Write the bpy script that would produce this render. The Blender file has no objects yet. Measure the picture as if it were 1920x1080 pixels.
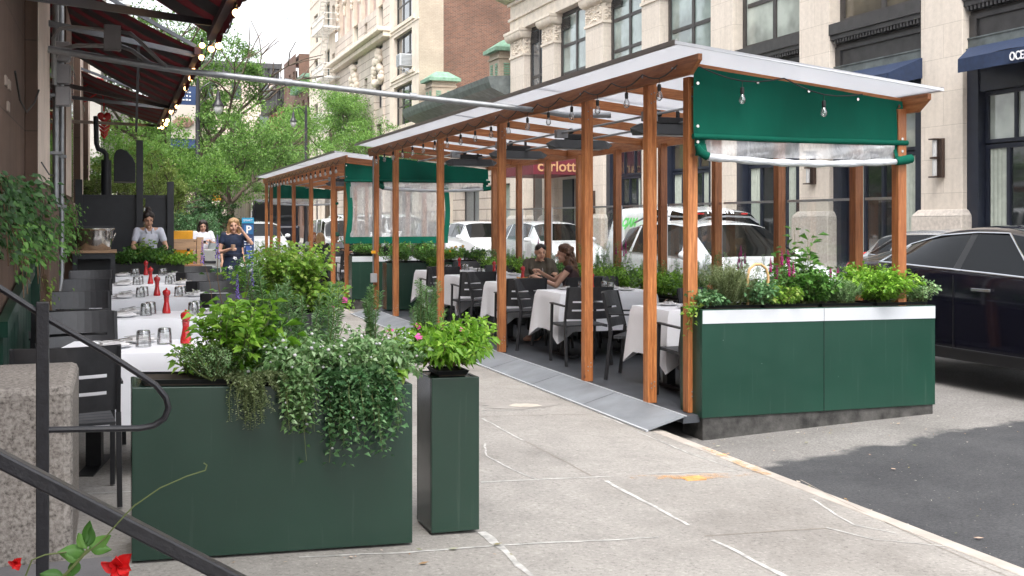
import bpy, bmesh, math, random
import numpy as np
from mathutils import Vector, Matrix
R = math.radians
PI = math.pi
random.seed(7)
rng = np.random.default_rng(11)
S = bpy.context.scene
C = S.collection

# ---------------------------------------------------------------- camera, sky, sun, exposure
cd = bpy.data.cameras.new('camera'); cam = bpy.data.objects.new('camera', cd); C.objects.link(cam)
cd.sensor_width = 36.0; cd.lens = 37.5; cd.shift_y = -125/1920; cd.clip_end = 3000; cd.clip_start = 0.05
cam.location = (0, 0, 1.6); cam.rotation_euler = (R(90), 0, -R(20.33))
S.camera = cam
W = bpy.data.worlds.new('World'); S.world = W; W.use_nodes = True
nt = W.node_tree
for n in list(nt.nodes): nt.nodes.remove(n)
sky = nt.nodes.new('ShaderNodeTexSky'); sky.sky_type = 'NISHITA'; sky.sun_disc = False
sky.sun_elevation = R(60); sky.sun_rotation = R(202); sky.dust_density = 4.0; sky.air_density = 1.0; sky.ozone_density = 1.0
hs = nt.nodes.new('ShaderNodeHueSaturation'); hs.inputs['Saturation'].default_value = 0.22
hs.inputs['Value'].default_value = 1.3
bg = nt.nodes.new('ShaderNodeBackground'); bg.inputs['Strength'].default_value = 0.15
wo = nt.nodes.new('ShaderNodeOutputWorld')
nt.links.new(sky.outputs[0], hs.inputs['Color']); nt.links.new(hs.outputs[0], bg.inputs['Color']); nt.links.new(bg.outputs[0], wo.inputs[0])
sl = bpy.data.lights.new('sun', 'SUN'); sl.energy = 1.0; sl.angle = R(30); sl.color = (1.0, 0.96, 0.9)
so = bpy.data.objects.new('sun', sl); C.objects.link(so)
def sun_dir(el, rot):
    return Vector((math.sin(rot)*math.cos(el), math.cos(rot)*math.cos(el), math.sin(el)))
so.rotation_euler = sun_dir(R(60), R(202)).to_track_quat('Z', 'Y').to_euler()
S.view_settings.view_transform = 'Standard'; S.view_settings.look = 'None'
S.view_settings.gamma = 1.0; S.view_settings.exposure = 1.36; S.view_settings.use_curve_mapping = False
S.render.engine = 'CYCLES'
cy = S.cycles
cy.max_bounces = 6; cy.diffuse_bounces = 3; cy.glossy_bounces = 3; cy.transmission_bounces = 4; cy.transparent_max_bounces = 24
cy.use_denoising = True; cy.caustics_reflective = False; cy.caustics_refractive = False; cy.sample_clamp_indirect = 6

# ---------------------------------------------------------------- mesh collector
class MB:
    def __init__(s): s.v = []; s.f = []
    def add(s, v, f):
        b = len(s.v); s.v.extend([tuple(map(float, p)) for p in v]); s.f.extend([tuple(b+i for i in q) for q in f]); return s
    def box(s, x0, x1, y0, y1, z0, z1):
        return s.add([(x0,y0,z0),(x1,y0,z0),(x1,y1,z0),(x0,y1,z0),(x0,y0,z1),(x1,y0,z1),(x1,y1,z1),(x0,y1,z1)],
              [(0,3,2,1),(4,5,6,7),(0,1,5,4),(1,2,6,5),(2,3,7,6),(3,0,4,7)])
    def beam(s, p, q, w, h, up=(0,0,1)):
        p = Vector(p); q = Vector(q); d = (q-p).normalized(); u = Vector(up)
        sd = d.cross(u)
        if sd.length < 1e-4: sd = d.cross(Vector((1,0,0)))
        sd.normalize(); u = sd.cross(d).normalized(); a = sd*w/2; b = u*h/2
        return s.add([p-a-b,p+a-b,p+a+b,p-a+b,q-a-b,q+a-b,q+a+b,q-a+b],
              [(0,1,2,3),(7,6,5,4),(0,4,5,1),(1,5,6,2),(2,6,7,3),(3,7,4,0)])
    def tube(s, pts, r, n=8, cap=True):
        pts = [Vector(p) for p in pts]; k = len(pts)
        rs = r if isinstance(r, (list, tuple)) else [r]*k
        vs = []; fs = []; prev = None
        for i, p in enumerate(pts):
            d = (pts[min(i+1,k-1)] - pts[max(i-1,0)])
            d = d.normalized() if d.length > 1e-9 else Vector((0,0,1))
            if prev is None:
                a = d.cross(Vector((0,0,1)))
                if a.length < .05: a = d.cross(Vector((1,0,0)))
            else: a = prev - d*prev.dot(d)
            a.normalize(); prev = a; b = d.cross(a)
            for j in range(n):
                t = 2*PI*j/n; vs.append(p + (a*math.cos(t)+b*math.sin(t))*rs[i])
        for i in range(k-1):
            for j in range(n): fs.append((i*n+j, i*n+(j+1)%n, (i+1)*n+(j+1)%n, (i+1)*n+j))
        if cap: fs.append(tuple(range(n-1,-1,-1))); fs.append(tuple((k-1)*n+j for j in range(n)))
        return s.add(vs, fs)
    def lathe(s, prof, c=(0,0,0), n=16, sx=1, sy=1, M=None):
        vs = []; fs = []
        for r, z in prof:
            for j in range(n):
                t = 2*PI*j/n; p = Vector((r*math.cos(t)*sx, r*math.sin(t)*sy, z))
                if M is not None: p = M @ p
                vs.append((c[0]+p.x, c[1]+p.y, c[2]+p.z))
        k = len(prof)
        for i in range(k-1):
            for j in range(n): fs.append((i*n+j, i*n+(j+1)%n, (i+1)*n+(j+1)%n, (i+1)*n+j))
        fs.append(tuple(range(n-1,-1,-1))); fs.append(tuple((k-1)*n+j for j in range(n)))
        return s.add(vs, fs)
    def ball(s, c, r, n=10, m=7, sx=1, sy=1, sz=1):
        return s.lathe([(max(1e-4, r*math.sin(PI*i/m)), -r*sz*math.cos(PI*i/m)) for i in range(m+1)], c, n, sx, sy)
    def cyl(s, c, r, h, n=16, r2=None): return s.lathe([(r,0),(r if r2 is None else r2,h)], c, n)
    def prism(s, poly, fn, d0, d1):
        n = len(poly); vs = [fn(u, z, d0) for u, z in poly] + [fn(u, z, d1) for u, z in poly]
        fs = [tuple(range(n-1,-1,-1)), tuple(range(n,2*n))] + [(i,(i+1)%n,n+(i+1)%n,n+i) for i in range(n)]
        return s.add(vs, fs)
    def grid(s, fn, nu, nv):
        vs = [fn(i/nu, j/nv) for j in range(nv+1) for i in range(nu+1)]
        fs = [(j*(nu+1)+i, j*(nu+1)+i+1, (j+1)*(nu+1)+i+1, (j+1)*(nu+1)+i) for j in range(nv) for i in range(nu)]
        return s.add(vs, fs)
    def quad(s, a, b, c, d): return s.add([a,b,c,d], [(0,1,2,3)])

ROOTM = {}
def tagp(o, label, cat, group=None, kind=None):
    if label: o['label'] = label
    if cat: o['category'] = cat
    if group: o['group'] = group
    if kind: o['kind'] = kind
    return o
def thing(name, label, cat, loc=(0,0,0), rz=0, group=None, M=None):
    o = bpy.data.objects.new(name, None); C.objects.link(o); o.empty_display_size = .2
    if M is not None: o.matrix_world = M; ROOTM[o.name] = M.copy()
    else:
        o.location = loc; o.rotation_euler = (0,0,rz); ROOTM[o.name] = Matrix.Translation(loc) @ Matrix.Rotation(rz,4,'Z')
    return tagp(o, label, cat, group)
def finish(me, mat, smooth):
    if mat is not None: me.materials.append(mat)
    if smooth:
        me.polygons.foreach_set('use_smooth', [True]*len(me.polygons))
        if smooth != 'all': me.set_sharp_from_angle(angle=R(38))
def part(name, mb, mat, parent=None, label=None, bevel=0, smooth=False, w=False, uns=False):
    me = bpy.data.meshes.new(name)
    if isinstance(mb, tuple): vs, fs = mb
    else: vs, fs = mb.v, mb.f
    if w and parent is not None:
        Mi = ROOTM[parent.name].inverted(); vs = [tuple(Mi @ Vector(p)) for p in vs]
    me.from_pydata(vs, [], fs)
    bm = bmesh.new(); bm.from_mesh(me); bmesh.ops.recalc_face_normals(bm, faces=bm.faces[:]) if not uns else None
    bm.to_mesh(me); bm.free()
    finish(me, mat, smooth)
    o = bpy.data.objects.new(name, me); C.objects.link(o)
    if parent is not None: o.parent = parent; ROOTM[o.name] = ROOTM[parent.name]
    else: ROOTM[o.name] = Matrix.Identity(4)
    if label: o['label'] = label
    if bevel:
        m = o.modifiers.new('bevel', 'BEVEL'); m.width = bevel; m.segments = 2; m.limit_method = 'ANGLE'; m.angle_limit = R(40)
    return o
def solo(name, mb, mat, label, cat, group=None, kind=None, **k):
    vs = np.array(mb.v); c = (vs.min(0)+vs.max(0))/2; c[2] = vs[:,2].min()
    mb.v = [tuple(p) for p in (vs-c)]
    o = part(name, mb, mat, None, None, **k); o.location = c; ROOTM[o.name] = Matrix.Translation(Vector(c))
    return tagp(o, label, cat, group, kind)
def struct(name, mb, mat, **k):
    o = part(name, mb, mat, None, None, **k); o['kind'] = 'structure'; return o
def dup(root, loc, rz=0, label=None, group=None):
    def cp(o, par):
        c = o.copy(); C.objects.link(c)
        if par is not None: c.parent = par
        for ch in o.children: cp(ch, c)
        return c
    r = cp(root, None); r.location = loc; r.rotation_euler = (0,0,rz)
    if label: r['label'] = label
    if group: r['group'] = group
    return r

# ---------------------------------------------------------------- materials
def newmat(name):
    m = bpy.data.materials.new(name); m.use_nodes = True
    return m, m.node_tree, m.node_tree.nodes['Principled BSDF']
def coords(t, scale=(1,1,1), kind='Object'):
    tc = t.nodes.new('ShaderNodeTexCoord'); mp = t.nodes.new('ShaderNodeMapping'); mp.inputs['Scale'].default_value = scale
    t.links.new(tc.outputs[kind], mp.inputs['Vector']); return mp.outputs[0]
def noise(t, vec, scale, detail=4, rough=.55):
    n = t.nodes.new('ShaderNodeTexNoise'); n.inputs['Scale'].default_value = scale; n.inputs['Detail'].default_value = detail
    n.inputs['Roughness'].default_value = rough; t.links.new(vec, n.inputs['Vector']); return n.outputs['Fac']
def ramp(t, fac, stops, interp='LINEAR'):
    r = t.nodes.new('ShaderNodeValToRGB'); r.color_ramp.interpolation = interp
    e = r.color_ramp.elements
    while len(e) < len(stops): e.new(.5)
    for i, (p, c) in enumerate(stops):
        e[i].position = p; e[i].color = (c if isinstance(c, tuple) else (c,c,c)) + (1,)
    t.links.new(fac, r.inputs[0]); return r.outputs[0]
def mix(t, a, b, fac, mode='MIX'):
    m = t.nodes.new('ShaderNodeMix'); m.data_type = 'RGBA'; m.blend_type = mode
    for s, v in ((6, a), (7, b)):
        if isinstance(v, tuple): m.inputs[s].default_value = v + (1,)
        else: t.links.new(v, m.inputs[s])
    if isinstance(fac, (int, float)): m.inputs[0].default_value = fac
    else: t.links.new(fac, m.inputs[0])
    return m.outputs[2]
def bumpn(t, bs, h, strength, dist=.01):
    b = t.nodes.new('ShaderNodeBump'); b.inputs['Strength'].default_value = strength; b.inputs['Distance'].default_value = dist
    t.links.new(h, b.inputs['Height']); t.links.new(b.outputs[0], bs.inputs['Normal'])
def M(name, col, rough=.6, metal=0, ns=6, na=.12, sc=(1,1,1), bump=0, bscale=60, coat=0, spec=.5, rn=0):
    m, t, b = newmat(name)
    b.inputs['Roughness'].default_value = rough; b.inputs['Metallic'].default_value = metal
    b.inputs['Coat Weight'].default_value = coat; b.inputs['Coat Roughness'].default_value = .06; b.inputs['Specular IOR Level'].default_value = spec
    v = coords(t, sc)
    n = noise(t, v, ns)
    lo = tuple(c*(1-na) for c in col); hi = tuple(min(1, c*(1+na)) for c in col)
    t.links.new(ramp(t, n, [(.3, lo), (.7, hi)]), b.inputs['Base Color'])
    if rn: t.links.new(ramp(t, noise(t, v, ns*1.7), [(.3, max(0,rough-rn)), (.7, min(1,rough+rn))]), b.inputs['Roughness'])
    if bump: bumpn(t, b, noise(t, v, bscale, 3), bump)
    return m
def wood(name, sc):
    m, t, b = newmat(name); b.inputs['Roughness'].default_value = .5
    v = coords(t, sc); n = noise(t, v, 3.0, 6, .6); n2 = noise(t, v, 14, 3)
    k = ramp(t, n, [(.25, (.23,.075,.022)), (.5, (.46,.175,.058)), (.72, (.60,.27,.105))])
    k2 = ramp(t, n2, [(.35, (.55,.5,.45)), (.6, (1,1,1))])
    c = mix(t, k, k2, .55, 'MULTIPLY')
    v3 = coords(t, (1,1,1)); vo = t.nodes.new('ShaderNodeTexVoronoi'); vo.inputs['Scale'].default_value = 2.6; t.links.new(v3, vo.inputs['Vector'])
    kn = ramp(t, vo.outputs['Distance'], [(.03, (.3,.2,.15)), (.07, (1,1,1))])
    big = ramp(t, noise(t, v3, .8, 2), [(.35, (.78,.7,.66)), (.65, (1.0,1.0,1.0))])
    c = mix(t, mix(t, c, kn, .85, 'MULTIPLY'), big, 1.0, 'MULTIPLY')
    oi = t.nodes.new('ShaderNodeObjectInfo'); c = mix(t, c, ramp(t, oi.outputs['Random'], [(0, (.66,.60,.56)), (.5, (.95,.95,.95)), (1, (1.25,1.22,1.16))]), 1.0, 'MULTIPLY')
    t.links.new(c, b.inputs['Base Color']); bumpn(t, b, n2, .25, .002)
    return m
WZ = wood('wood_upright', (16,16,1)); WX = wood('wood_cross', (1,16,16)); WY = wood('wood_long', (16,1,16))
def leafmat(name, c1, c2, c3, tr=.35, rough=.45):
    m, t, b = newmat(name)
    g = t.nodes.new('ShaderNodeNewGeometry')
    c = ramp(t, g.outputs['Random Per Island'], [(.0, c1), (.55, c2), (1, c3)])
    b.inputs['Roughness'].default_value = rough; b.inputs['Specular IOR Level'].default_value = .4
    t.links.new(c, b.inputs['Base Color'])
    tl = t.nodes.new('ShaderNodeBsdfTranslucent'); t.links.new(mix(t, c, (.9,1.0,.25), .3, 'MULTIPLY'), tl.inputs['Color'])
    ms = t.nodes.new('ShaderNodeMixShader'); ms.inputs[0].default_value = tr
    t.links.new(b.outputs[0], ms.inputs[1]); t.links.new(tl.outputs[0], ms.inputs[2])
    t.links.new(ms.outputs[0], t.nodes['Material Output'].inputs['Surface'])
    return m
L_bright = leafmat('leaf_bright', (.10,.24,.02), (.22,.44,.05), (.38,.60,.10), .44)
L_mid = leafmat('leaf_mid', (.04,.12,.02), (.09,.23,.04), (.17,.34,.08), .38)
L_dark = leafmat('leaf_dark', (.012,.045,.010), (.028,.085,.02), (.06,.15,.035), .25)
L_silver = leafmat('leaf_silver', (.11,.23,.08), (.23,.39,.16), (.44,.58,.35), .34)
L_olive = leafmat('leaf_olive', (.11,.15,.06), (.19,.25,.11), (.34,.38,.22), .3)
L_rosem = leafmat('leaf_rosemary', (.09,.20,.06), (.17,.32,.13), (.30,.46,.25), .35)
L_lime = leafmat('leaf_lime', (.12,.26,.03), (.24,.42,.06), (.42,.52,.14), .45)
L_gray = leafmat('leaf_blue_green', (.05,.14,.05), (.12,.26,.11), (.24,.40,.2), .3)
L_tree = leafmat('leaf_tree', (.06,.13,.028), (.13,.27,.055), (.27,.45,.13), .45)
L_tree2 = leafmat('leaf_tree_light', (.085,.19,.03), (.17,.34,.07), (.30,.48,.13), .5)
L_tree3 = leafmat('leaf_tree_yellow', (.12,.19,.04), (.24,.35,.09), (.40,.48,.17), .5)
def flat(name, col, rough=.6, metal=0, spec=.5, em=0):
    m, t, b = newmat(name); b.inputs['Base Color'].default_value = col+(1,); b.inputs['Roughness'].default_value = rough
    b.inputs['Metallic'].default_value = metal; b.inputs['Specular IOR Level'].default_value = spec
    if em: b.inputs['Emission Color'].default_value = col+(1,); b.inputs['Emission Strength'].default_value = em
    return m
F_pink = leafmat('petal_pink', (.6,.03,.28), (.8,.06,.4), (.85,.14,.5), .3)
F_purple = leafmat('petal_purple', (.10,.05,.35), (.2,.12,.55), (.35,.25,.7), .2)
F_mag = leafmat('petal_magenta', (.22,.0,.08), (.42,.01,.18), (.55,.05,.28), .2)
F_white = leafmat('petal_white', (.55,.55,.6), (.75,.73,.78), (.85,.8,.85), .2)
F_red = leafmat('petal_red', (.55,.01,.01), (.7,.015,.02), (.8,.03,.03), .3)
F_or = leafmat('petal_orange', (.7,.25,.02), (.8,.4,.03), (.9,.55,.05), .3)
STEM = flat('stem', (.10,.13,.04), .7); STEMB = flat('stem_brown', (.12,.07,.035), .8)
BARK = M('bark', (.10,.075,.055), .9, ns=9, na=.4, sc=(1,1,.3), bump=.6, bscale=18)
SOIL = M('soil', (.035,.025,.018), .95, ns=40, na=.4)
def green_metal(name, col, rough):
    m, t, b = newmat(name); b.inputs['Roughness'].default_value = rough
    v = coords(t); n = noise(t, v, 1.3, 3)
    c = ramp(t, n, [(.3, tuple(x*.88 for x in col)), (.7, tuple(x*1.14 for x in col))])
    v2 = coords(t, (9,9,.5)); s = noise(t, v2, 3, 5)
    c = mix(t, c, (.17,.21,.18), ramp(t, s, [(.6, 0.0), (.9, .22)]))
    vo = t.nodes.new('ShaderNodeTexVoronoi'); vo.inputs['Scale'].default_value = 7; t.links.new(v, vo.inputs['Vector'])
    c = mix(t, c, (.45,.47,.45), ramp(t, vo.outputs['Distance'], [(.012, .7), (.022, 0.0)]))
    t.links.new(c, b.inputs['Base Color'])
    t.links.new(ramp(t, noise(t, v, 5, 5), [(.3, rough-.03), (.75, rough+.06)]), b.inputs['Roughness'])
    bumpn(t, b, noise(t, v, 1.2, 1), .05, .02)
    return m
GREEN = green_metal('planter_green', (.017,.043,.030), .2)
GREEN2 = green_metal('planter_green_bright', (.007,.041,.026), .32)
BLACKP = M('black_plastic', (.010,.010,.011), .45, na=.2)
CHARC = M('charcoal_metal', (.026,.026,.029), .5, na=.15, ns=20, spec=.3)
CHARL = M('charcoal_seat', (.052,.054,.060), .55, na=.12, ns=20, spec=.3)
RAIL = M('painted_iron', (.014,.014,.018), .38, na=.3, ns=40, bump=.15, bscale=90)
STEELG = M('galvanised', (.30,.31,.32), .45, .7, ns=12, na=.15)
STEEL = M('stainless', (.62,.60,.57), .18, 1, ns=3, na=.15)
WHITEM = M('white_trim', (.50,.52,.55), .5, ns=4, na=.06)
LINEN = M('linen', (.82,.82,.86), .85, ns=5, na=.03)
PORC = M('porcelain', (.8,.8,.8), .2, na=.02)
NAPK = M('napkin', (.72,.7,.7), .9, ns=30, na=.06)
REDM = M('red_lacquer', (.50,.018,.02), .22, ns=10, na=.15, coat=.6)
def glassy(name, tint=(.9,.95,.95), gl=.12, rough=.03, milk=0, milkcol=(.8,.8,.8), ww=0, fk=.5, tl=.5):
    m, t, b = newmat(name); t.nodes.remove(b)
    tr = t.nodes.new('ShaderNodeBsdfTransparent'); tr.inputs[0].default_value = tint+(1,)
    g = t.nodes.new('ShaderNodeBsdfGlossy'); g.inputs['Roughness'].default_value = rough
    fr = t.nodes.new('ShaderNodeLayerWeight'); fr.inputs[0].default_value = .35
    mm = t.nodes.new('ShaderNodeMath'); mm.operation = 'MULTIPLY_ADD'; mm.inputs[1].default_value = fk; mm.inputs[2].default_value = gl
    t.links.new(fr.outputs['Fresnel'], mm.inputs[0])
    ms = t.nodes.new('ShaderNodeMixShader'); t.links.new(mm.outputs[0], ms.inputs[0]); t.links.new(tr.outputs[0], ms.inputs[1]); t.links.new(g.outputs[0], ms.inputs[2])
    out = ms.outputs[0]
    if ww:
        v = coords(t, (2.5,2.5,1)); w = noise(t, v, 2.2, 3)
        bp = t.nodes.new('ShaderNodeBump'); bp.inputs['Strength'].default_value = 1; bp.inputs['Distance'].default_value = ww
        t.links.new(w, bp.inputs['Height']); t.links.new(bp.outputs[0], g.inputs['Normal'])
    if milk:
        d = t.nodes.new('ShaderNodeBsdfDiffuse'); d.inputs[0].default_value = milkcol+(1,)
        tq = t.nodes.new('ShaderNodeBsdfTranslucent'); tq.inputs[0].default_value = milkcol+(1,)
        a = t.nodes.new('ShaderNodeMixShader'); a.inputs[0].default_value = tl; t.links.new(d.outputs[0], a.inputs[1]); t.links.new(tq.outputs[0], a.inputs[2])
        m2 = t.nodes.new('ShaderNodeMixShader'); m2.inputs[0].default_value = milk
        if ww:
            vv = coords(t, (3,3,1.2)); nn = noise(t, vv, 2.5, 5, .65)
            t.links.new(ramp(t, nn, [(.40, milk*.7), (.5, milk), (.57, milk*.75), (.68, min(1,milk*1.7))]), m2.inputs[0])
        t.links.new(out, m2.inputs[1]); t.links.new(a.outputs[0], m2.inputs[2]); out = m2.outputs[0]
    t.links.new(out, t.nodes['Material Output'].inputs['Surface'])
    return m
PLEX = glassy('plexiglass', (.95,.97,.97), .015, .03, 0, fk=.22)
PVC = glassy('clear_vinyl', (.93,.94,.95), .08, .10, .38, (.90,.91,.93), .05)
POLY = glassy('polycarbonate', (.80,.81,.83), .03, .3, .58, (.64,.65,.68), tl=.74)
TUMB = glassy('tumbler_glass', (.97,.98,.98), .20, .03, fk=.7)
def dielectric_pane(name, base, rough=.04, spec=.8, blind=None):
    m, t, b = newmat(name); b.inputs['Roughness'].default_value = rough; b.inputs['Specular IOR Level'].default_value = spec
    v = coords(t, (1,1,1)); n = noise(t, v, .9, 3)
    t.links.new(ramp(t, n, [(.35, tuple(x*.6 for x in base)), (.65, tuple(x*1.35 for x in base))]), b.inputs['Base Color'])
    b.inputs['Coat Weight'].default_value = .6 if spec > .5 else .15; b.inputs['Coat Roughness'].default_value = .02
    bumpn(t, b, noise(t, v, 1.1, 1), .12, .04)
    return m
G_dark = dielectric_pane('pane_dark', (.02,.024,.026))
G_blind = dielectric_pane('pane_over_blind', (.24,.30,.28))
G_blind2 = dielectric_pane('pane_over_curtain', (.36,.40,.36))
G_warm = dielectric_pane('pane_warm', (.10,.085,.06))
G_far = dielectric_pane('pane_far', (.10,.12,.14)); G_haze = dielectric_pane('pane_hazed', (.55,.58,.62), .2, .3)  # pale panes: distance haze put into the glass colour
CARGL = dielectric_pane('car_glass', (.003,.004,.005), .02, .22)
def brickmat(name, c1, c2, mortar, scale, bw=.5, bh=.25, ms=.02, rough=.85, bump=.4, mix2=.5, streak=None, vary=.25):
    m, t, b = newmat(name); b.inputs['Roughness'].default_value = rough
    tc = t.nodes.new('ShaderNodeTexCoord'); sp = t.nodes.new('ShaderNodeSeparateXYZ'); cb = t.nodes.new('ShaderNodeCombineXYZ')
    g = t.nodes.new('ShaderNodeNewGeometry')
    t.links.new(g.outputs['Position'], sp.inputs[0])
    ad = t.nodes.new('ShaderNodeMath'); ad.operation = 'ADD'; t.links.new(sp.outputs[0], ad.inputs[0]); t.links.new(sp.outputs[1], ad.inputs[1])
    t.links.new(ad.outputs[0], cb.inputs[0]); t.links.new(sp.outputs[2], cb.inputs[1])
    br = t.nodes.new('ShaderNodeTexBrick'); t.links.new(cb.outputs[0], br.inputs['Vector'])
    br.inputs['Color1'].default_value = c1+(1,); br.inputs['Color2'].default_value = c2+(1,); br.inputs['Mortar'].default_value = mortar+(1,)
    br.inputs['Scale'].default_value = scale; br.inputs['Mortar Size'].default_value = ms; br.inputs['Brick Width'].default_value = bw; br.inputs['Row Height'].default_value = bh
    br.inputs['Bias'].default_value = 0
    n = noise(t, g.outputs['Position'], .6, 5); k = ramp(t, n, [(.3, 1-vary), (.7, 1.0)])
    c = mix(t, br.outputs['Color'], k, 1.0, 'MULTIPLY')
    n2 = noise(t, g.outputs['Position'], 9, 4); c = mix(t, c, ramp(t, n2, [(.3, .82), (.7, 1.0)]), .7, 'MULTIPLY')
    if streak:
        mp = t.nodes.new('ShaderNodeMapping'); mp.inputs['Scale'].default_value = (3,3,.25); t.links.new(g.outputs['Position'], mp.inputs[0])
        c = mix(t, c, ramp(t, noise(t, mp.outputs[0], 2, 4), [(.45, 1.0), (.75, streak)]), 1, 'MULTIPLY')
    t.links.new(c, b.inputs['Base Color'])
    if bump: bumpn(t, b, br.outputs['Fac'], -bump, .01)
    return m
LIME = brickmat('limestone_blocks', (.76,.68,.59), (.73,.65,.56), (.50,.44,.37), 1, 1.15, .74, .005, .8, .35, streak=.90, vary=.08)
LIMEP = M('limestone_trim', (.72,.64,.54), .8, ns=3, na=.14, bump=.2, bscale=30)
GRAN = None
BRICK = brickmat('brown_brick', (.21,.085,.05), (.12,.05,.033), (.22,.17,.13), 1, .22, .075, .011, .9, .5, vary=.4)
TANB = brickmat('tan_brick', (.52,.44,.34), (.47,.39,.30), (.40,.34,.27), 1, .24, .08, .009, .85, .3)
CREAM = M('cream_stone', (.70,.61,.51), .8, ns=2, na=.1)
CREAM2 = brickmat('cream_blocks', (.70,.61,.53), (.66,.57,.49), (.33,.27,.22), 1, 2.6, .55, .03, .8, .5)
PINKB = M('pink_brick', (.50,.36,.31), .85, ns=2, na=.1)
REDB = M('red_painted_brick', (.36,.09,.07), .85, ns=3, na=.2)
COPPER = M('green_copper', (.17,.30,.21), .7, ns=5, na=.25)
ZINC = M('dark_zinc', (.13,.15,.15), .5, .3, ns=3, na=.35)
SPAND = M('dark_spandrel', (.040,.038,.038), .4, ns=4, na=.3)
NAVYP = M('navy_paint', (.014,.018,.032), .35, ns=5, na=.2)
NAVYF = M('navy_canvas', (.012,.026,.068), .8, ns=9, na=.2)
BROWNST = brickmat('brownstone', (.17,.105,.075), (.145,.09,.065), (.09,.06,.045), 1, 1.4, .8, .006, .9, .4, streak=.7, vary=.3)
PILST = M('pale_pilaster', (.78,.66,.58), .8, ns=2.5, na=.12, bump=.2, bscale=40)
FABR = M('green_canvas', (.001,.082,.052), .8, ns=2.2, na=.18, sc=(1,1,.4), spec=.15)
AWN_R = M('awning_red', (.16,.014,.022), .85, ns=3, na=.25)
AWN_R = leafmat('awning_red_cloth', (.095,.007,.013), (.095,.007,.013), (.10,.008,.014), .16, .85)
AWN_D = M('awning_rib', (.014,.010,.012), .7)
MAROON = M('maroon_board', (.13,.012,.024), .5, ns=4, na=.15)
GOLD = flat('gilt_letter', (.50,.30,.15), .4)
LETW = flat('white_letter', (.8,.8,.82), .6)
LETG = flat('green_letter', (.10,.62,.12), .5)
def concrete():
    m, t, b = newmat('sidewalk_concrete'); b.inputs['Roughness'].default_value = .82
    v = coords(t)
    c = ramp(t, noise(t, v, .7, 5, .6), [(.28, (.245,.226,.207)), (.5, (.33,.31,.287)), (.75, (.39,.367,.34))])
    c = mix(t, c, ramp(t, noise(t, v, 4.5, 6, .7), [(.3, .78), (.7, 1.0)]), .9, 'MULTIPLY')
    f = noise(t, v, 42, 5, .8); c = mix(t, c, ramp(t, f, [(.34, .50), (.44, .93), (.56, 1.0), (.66, 1.38)]), 1, 'MULTIPLY')
    vo = t.nodes.new('ShaderNodeTexVoronoi'); vo.inputs['Scale'].default_value = 17; t.links.new(v, vo.inputs['Vector'])
    dk = ramp(t, vo.outputs['Distance'], [(.07, .55), (.13, 1.0)])
    msk = ramp(t, noise(t, v, 1.7, 2), [(.5, 0.0), (.62, 1.0)])
    c = mix(t, c, mix(t, c, dk, 1, 'MULTIPLY'), msk)
    st = ramp(t, noise(t, v, .45, 4, .7), [(.60, 1.0), (.68, .80), (.8, .74)])
    c = mix(t, c, st, 1, 'MULTIPLY')
    t.links.new(c, b.inputs['Base Color']); bumpn(t, b, f, .3, .004)
    return m
CONC = concrete()
KERB = M('kerb_stone', (.40,.36,.32), .85, ns=3, na=.22, bump=.4, bscale=50)
def asphalt(name, lo, hi, sp):
    m, t, b = newmat(name); b.inputs['Roughness'].default_value = .85
    v = coords(t); c = ramp(t, noise(t, v, .8, 5, .65), [(.3, lo), (.7, hi)])
    f = noise(t, v, 95, 2); c = mix(t, c, ramp(t, f, [(.3, .6), (.5, 1.0), (.7, 1.35)]), 1, 'MULTIPLY')
    vo = t.nodes.new('ShaderNodeTexVoronoi'); vo.inputs['Scale'].default_value = 14; t.links.new(v, vo.inputs['Vector'])
    c = mix(t, c, sp, ramp(t, vo.outputs['Distance'], [(.05, .8), (.09, 0.0)]))
    t.links.new(c, b.inputs['Base Color']); bumpn(t, b, f, .5, .006)
    return m
ASPH = asphalt('asphalt_worn', (.15,.145,.14), (.24,.235,.23), (.4,.39,.36))
def roadmat():
    m, t, b = newmat('road_surface'); b.inputs['Roughness'].default_value = .85; v = coords(t)
    f = noise(t, v, 55, 4, .75); vo = t.nodes.new('ShaderNodeTexVoronoi'); vo.inputs['Scale'].default_value = 14; t.links.new(v, vo.inputs['Vector'])
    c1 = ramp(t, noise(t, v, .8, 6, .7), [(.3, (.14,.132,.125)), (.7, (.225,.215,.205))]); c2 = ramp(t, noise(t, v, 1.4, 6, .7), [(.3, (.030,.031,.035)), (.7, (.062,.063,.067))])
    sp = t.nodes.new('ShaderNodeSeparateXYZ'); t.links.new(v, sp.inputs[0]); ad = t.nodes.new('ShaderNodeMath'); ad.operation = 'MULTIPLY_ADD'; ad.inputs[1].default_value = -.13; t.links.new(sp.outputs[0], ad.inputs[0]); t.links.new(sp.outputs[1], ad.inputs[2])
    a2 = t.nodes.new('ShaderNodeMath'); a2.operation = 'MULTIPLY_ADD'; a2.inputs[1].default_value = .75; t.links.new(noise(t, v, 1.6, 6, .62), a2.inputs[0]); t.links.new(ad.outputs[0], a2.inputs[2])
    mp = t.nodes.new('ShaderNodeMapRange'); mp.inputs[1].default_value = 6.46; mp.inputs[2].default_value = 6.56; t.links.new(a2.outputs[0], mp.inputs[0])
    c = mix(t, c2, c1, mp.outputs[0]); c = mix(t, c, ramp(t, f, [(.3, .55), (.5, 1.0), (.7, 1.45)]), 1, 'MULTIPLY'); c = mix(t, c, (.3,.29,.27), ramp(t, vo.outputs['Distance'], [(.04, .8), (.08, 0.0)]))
    t.links.new(c, b.inputs['Base Color']); bumpn(t, b, f, .5, .006); return m
ROADM = roadmat()
ASPHD = asphalt('asphalt_patch', (.050,.052,.058), (.082,.084,.09), (.25,.24,.22))
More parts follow.
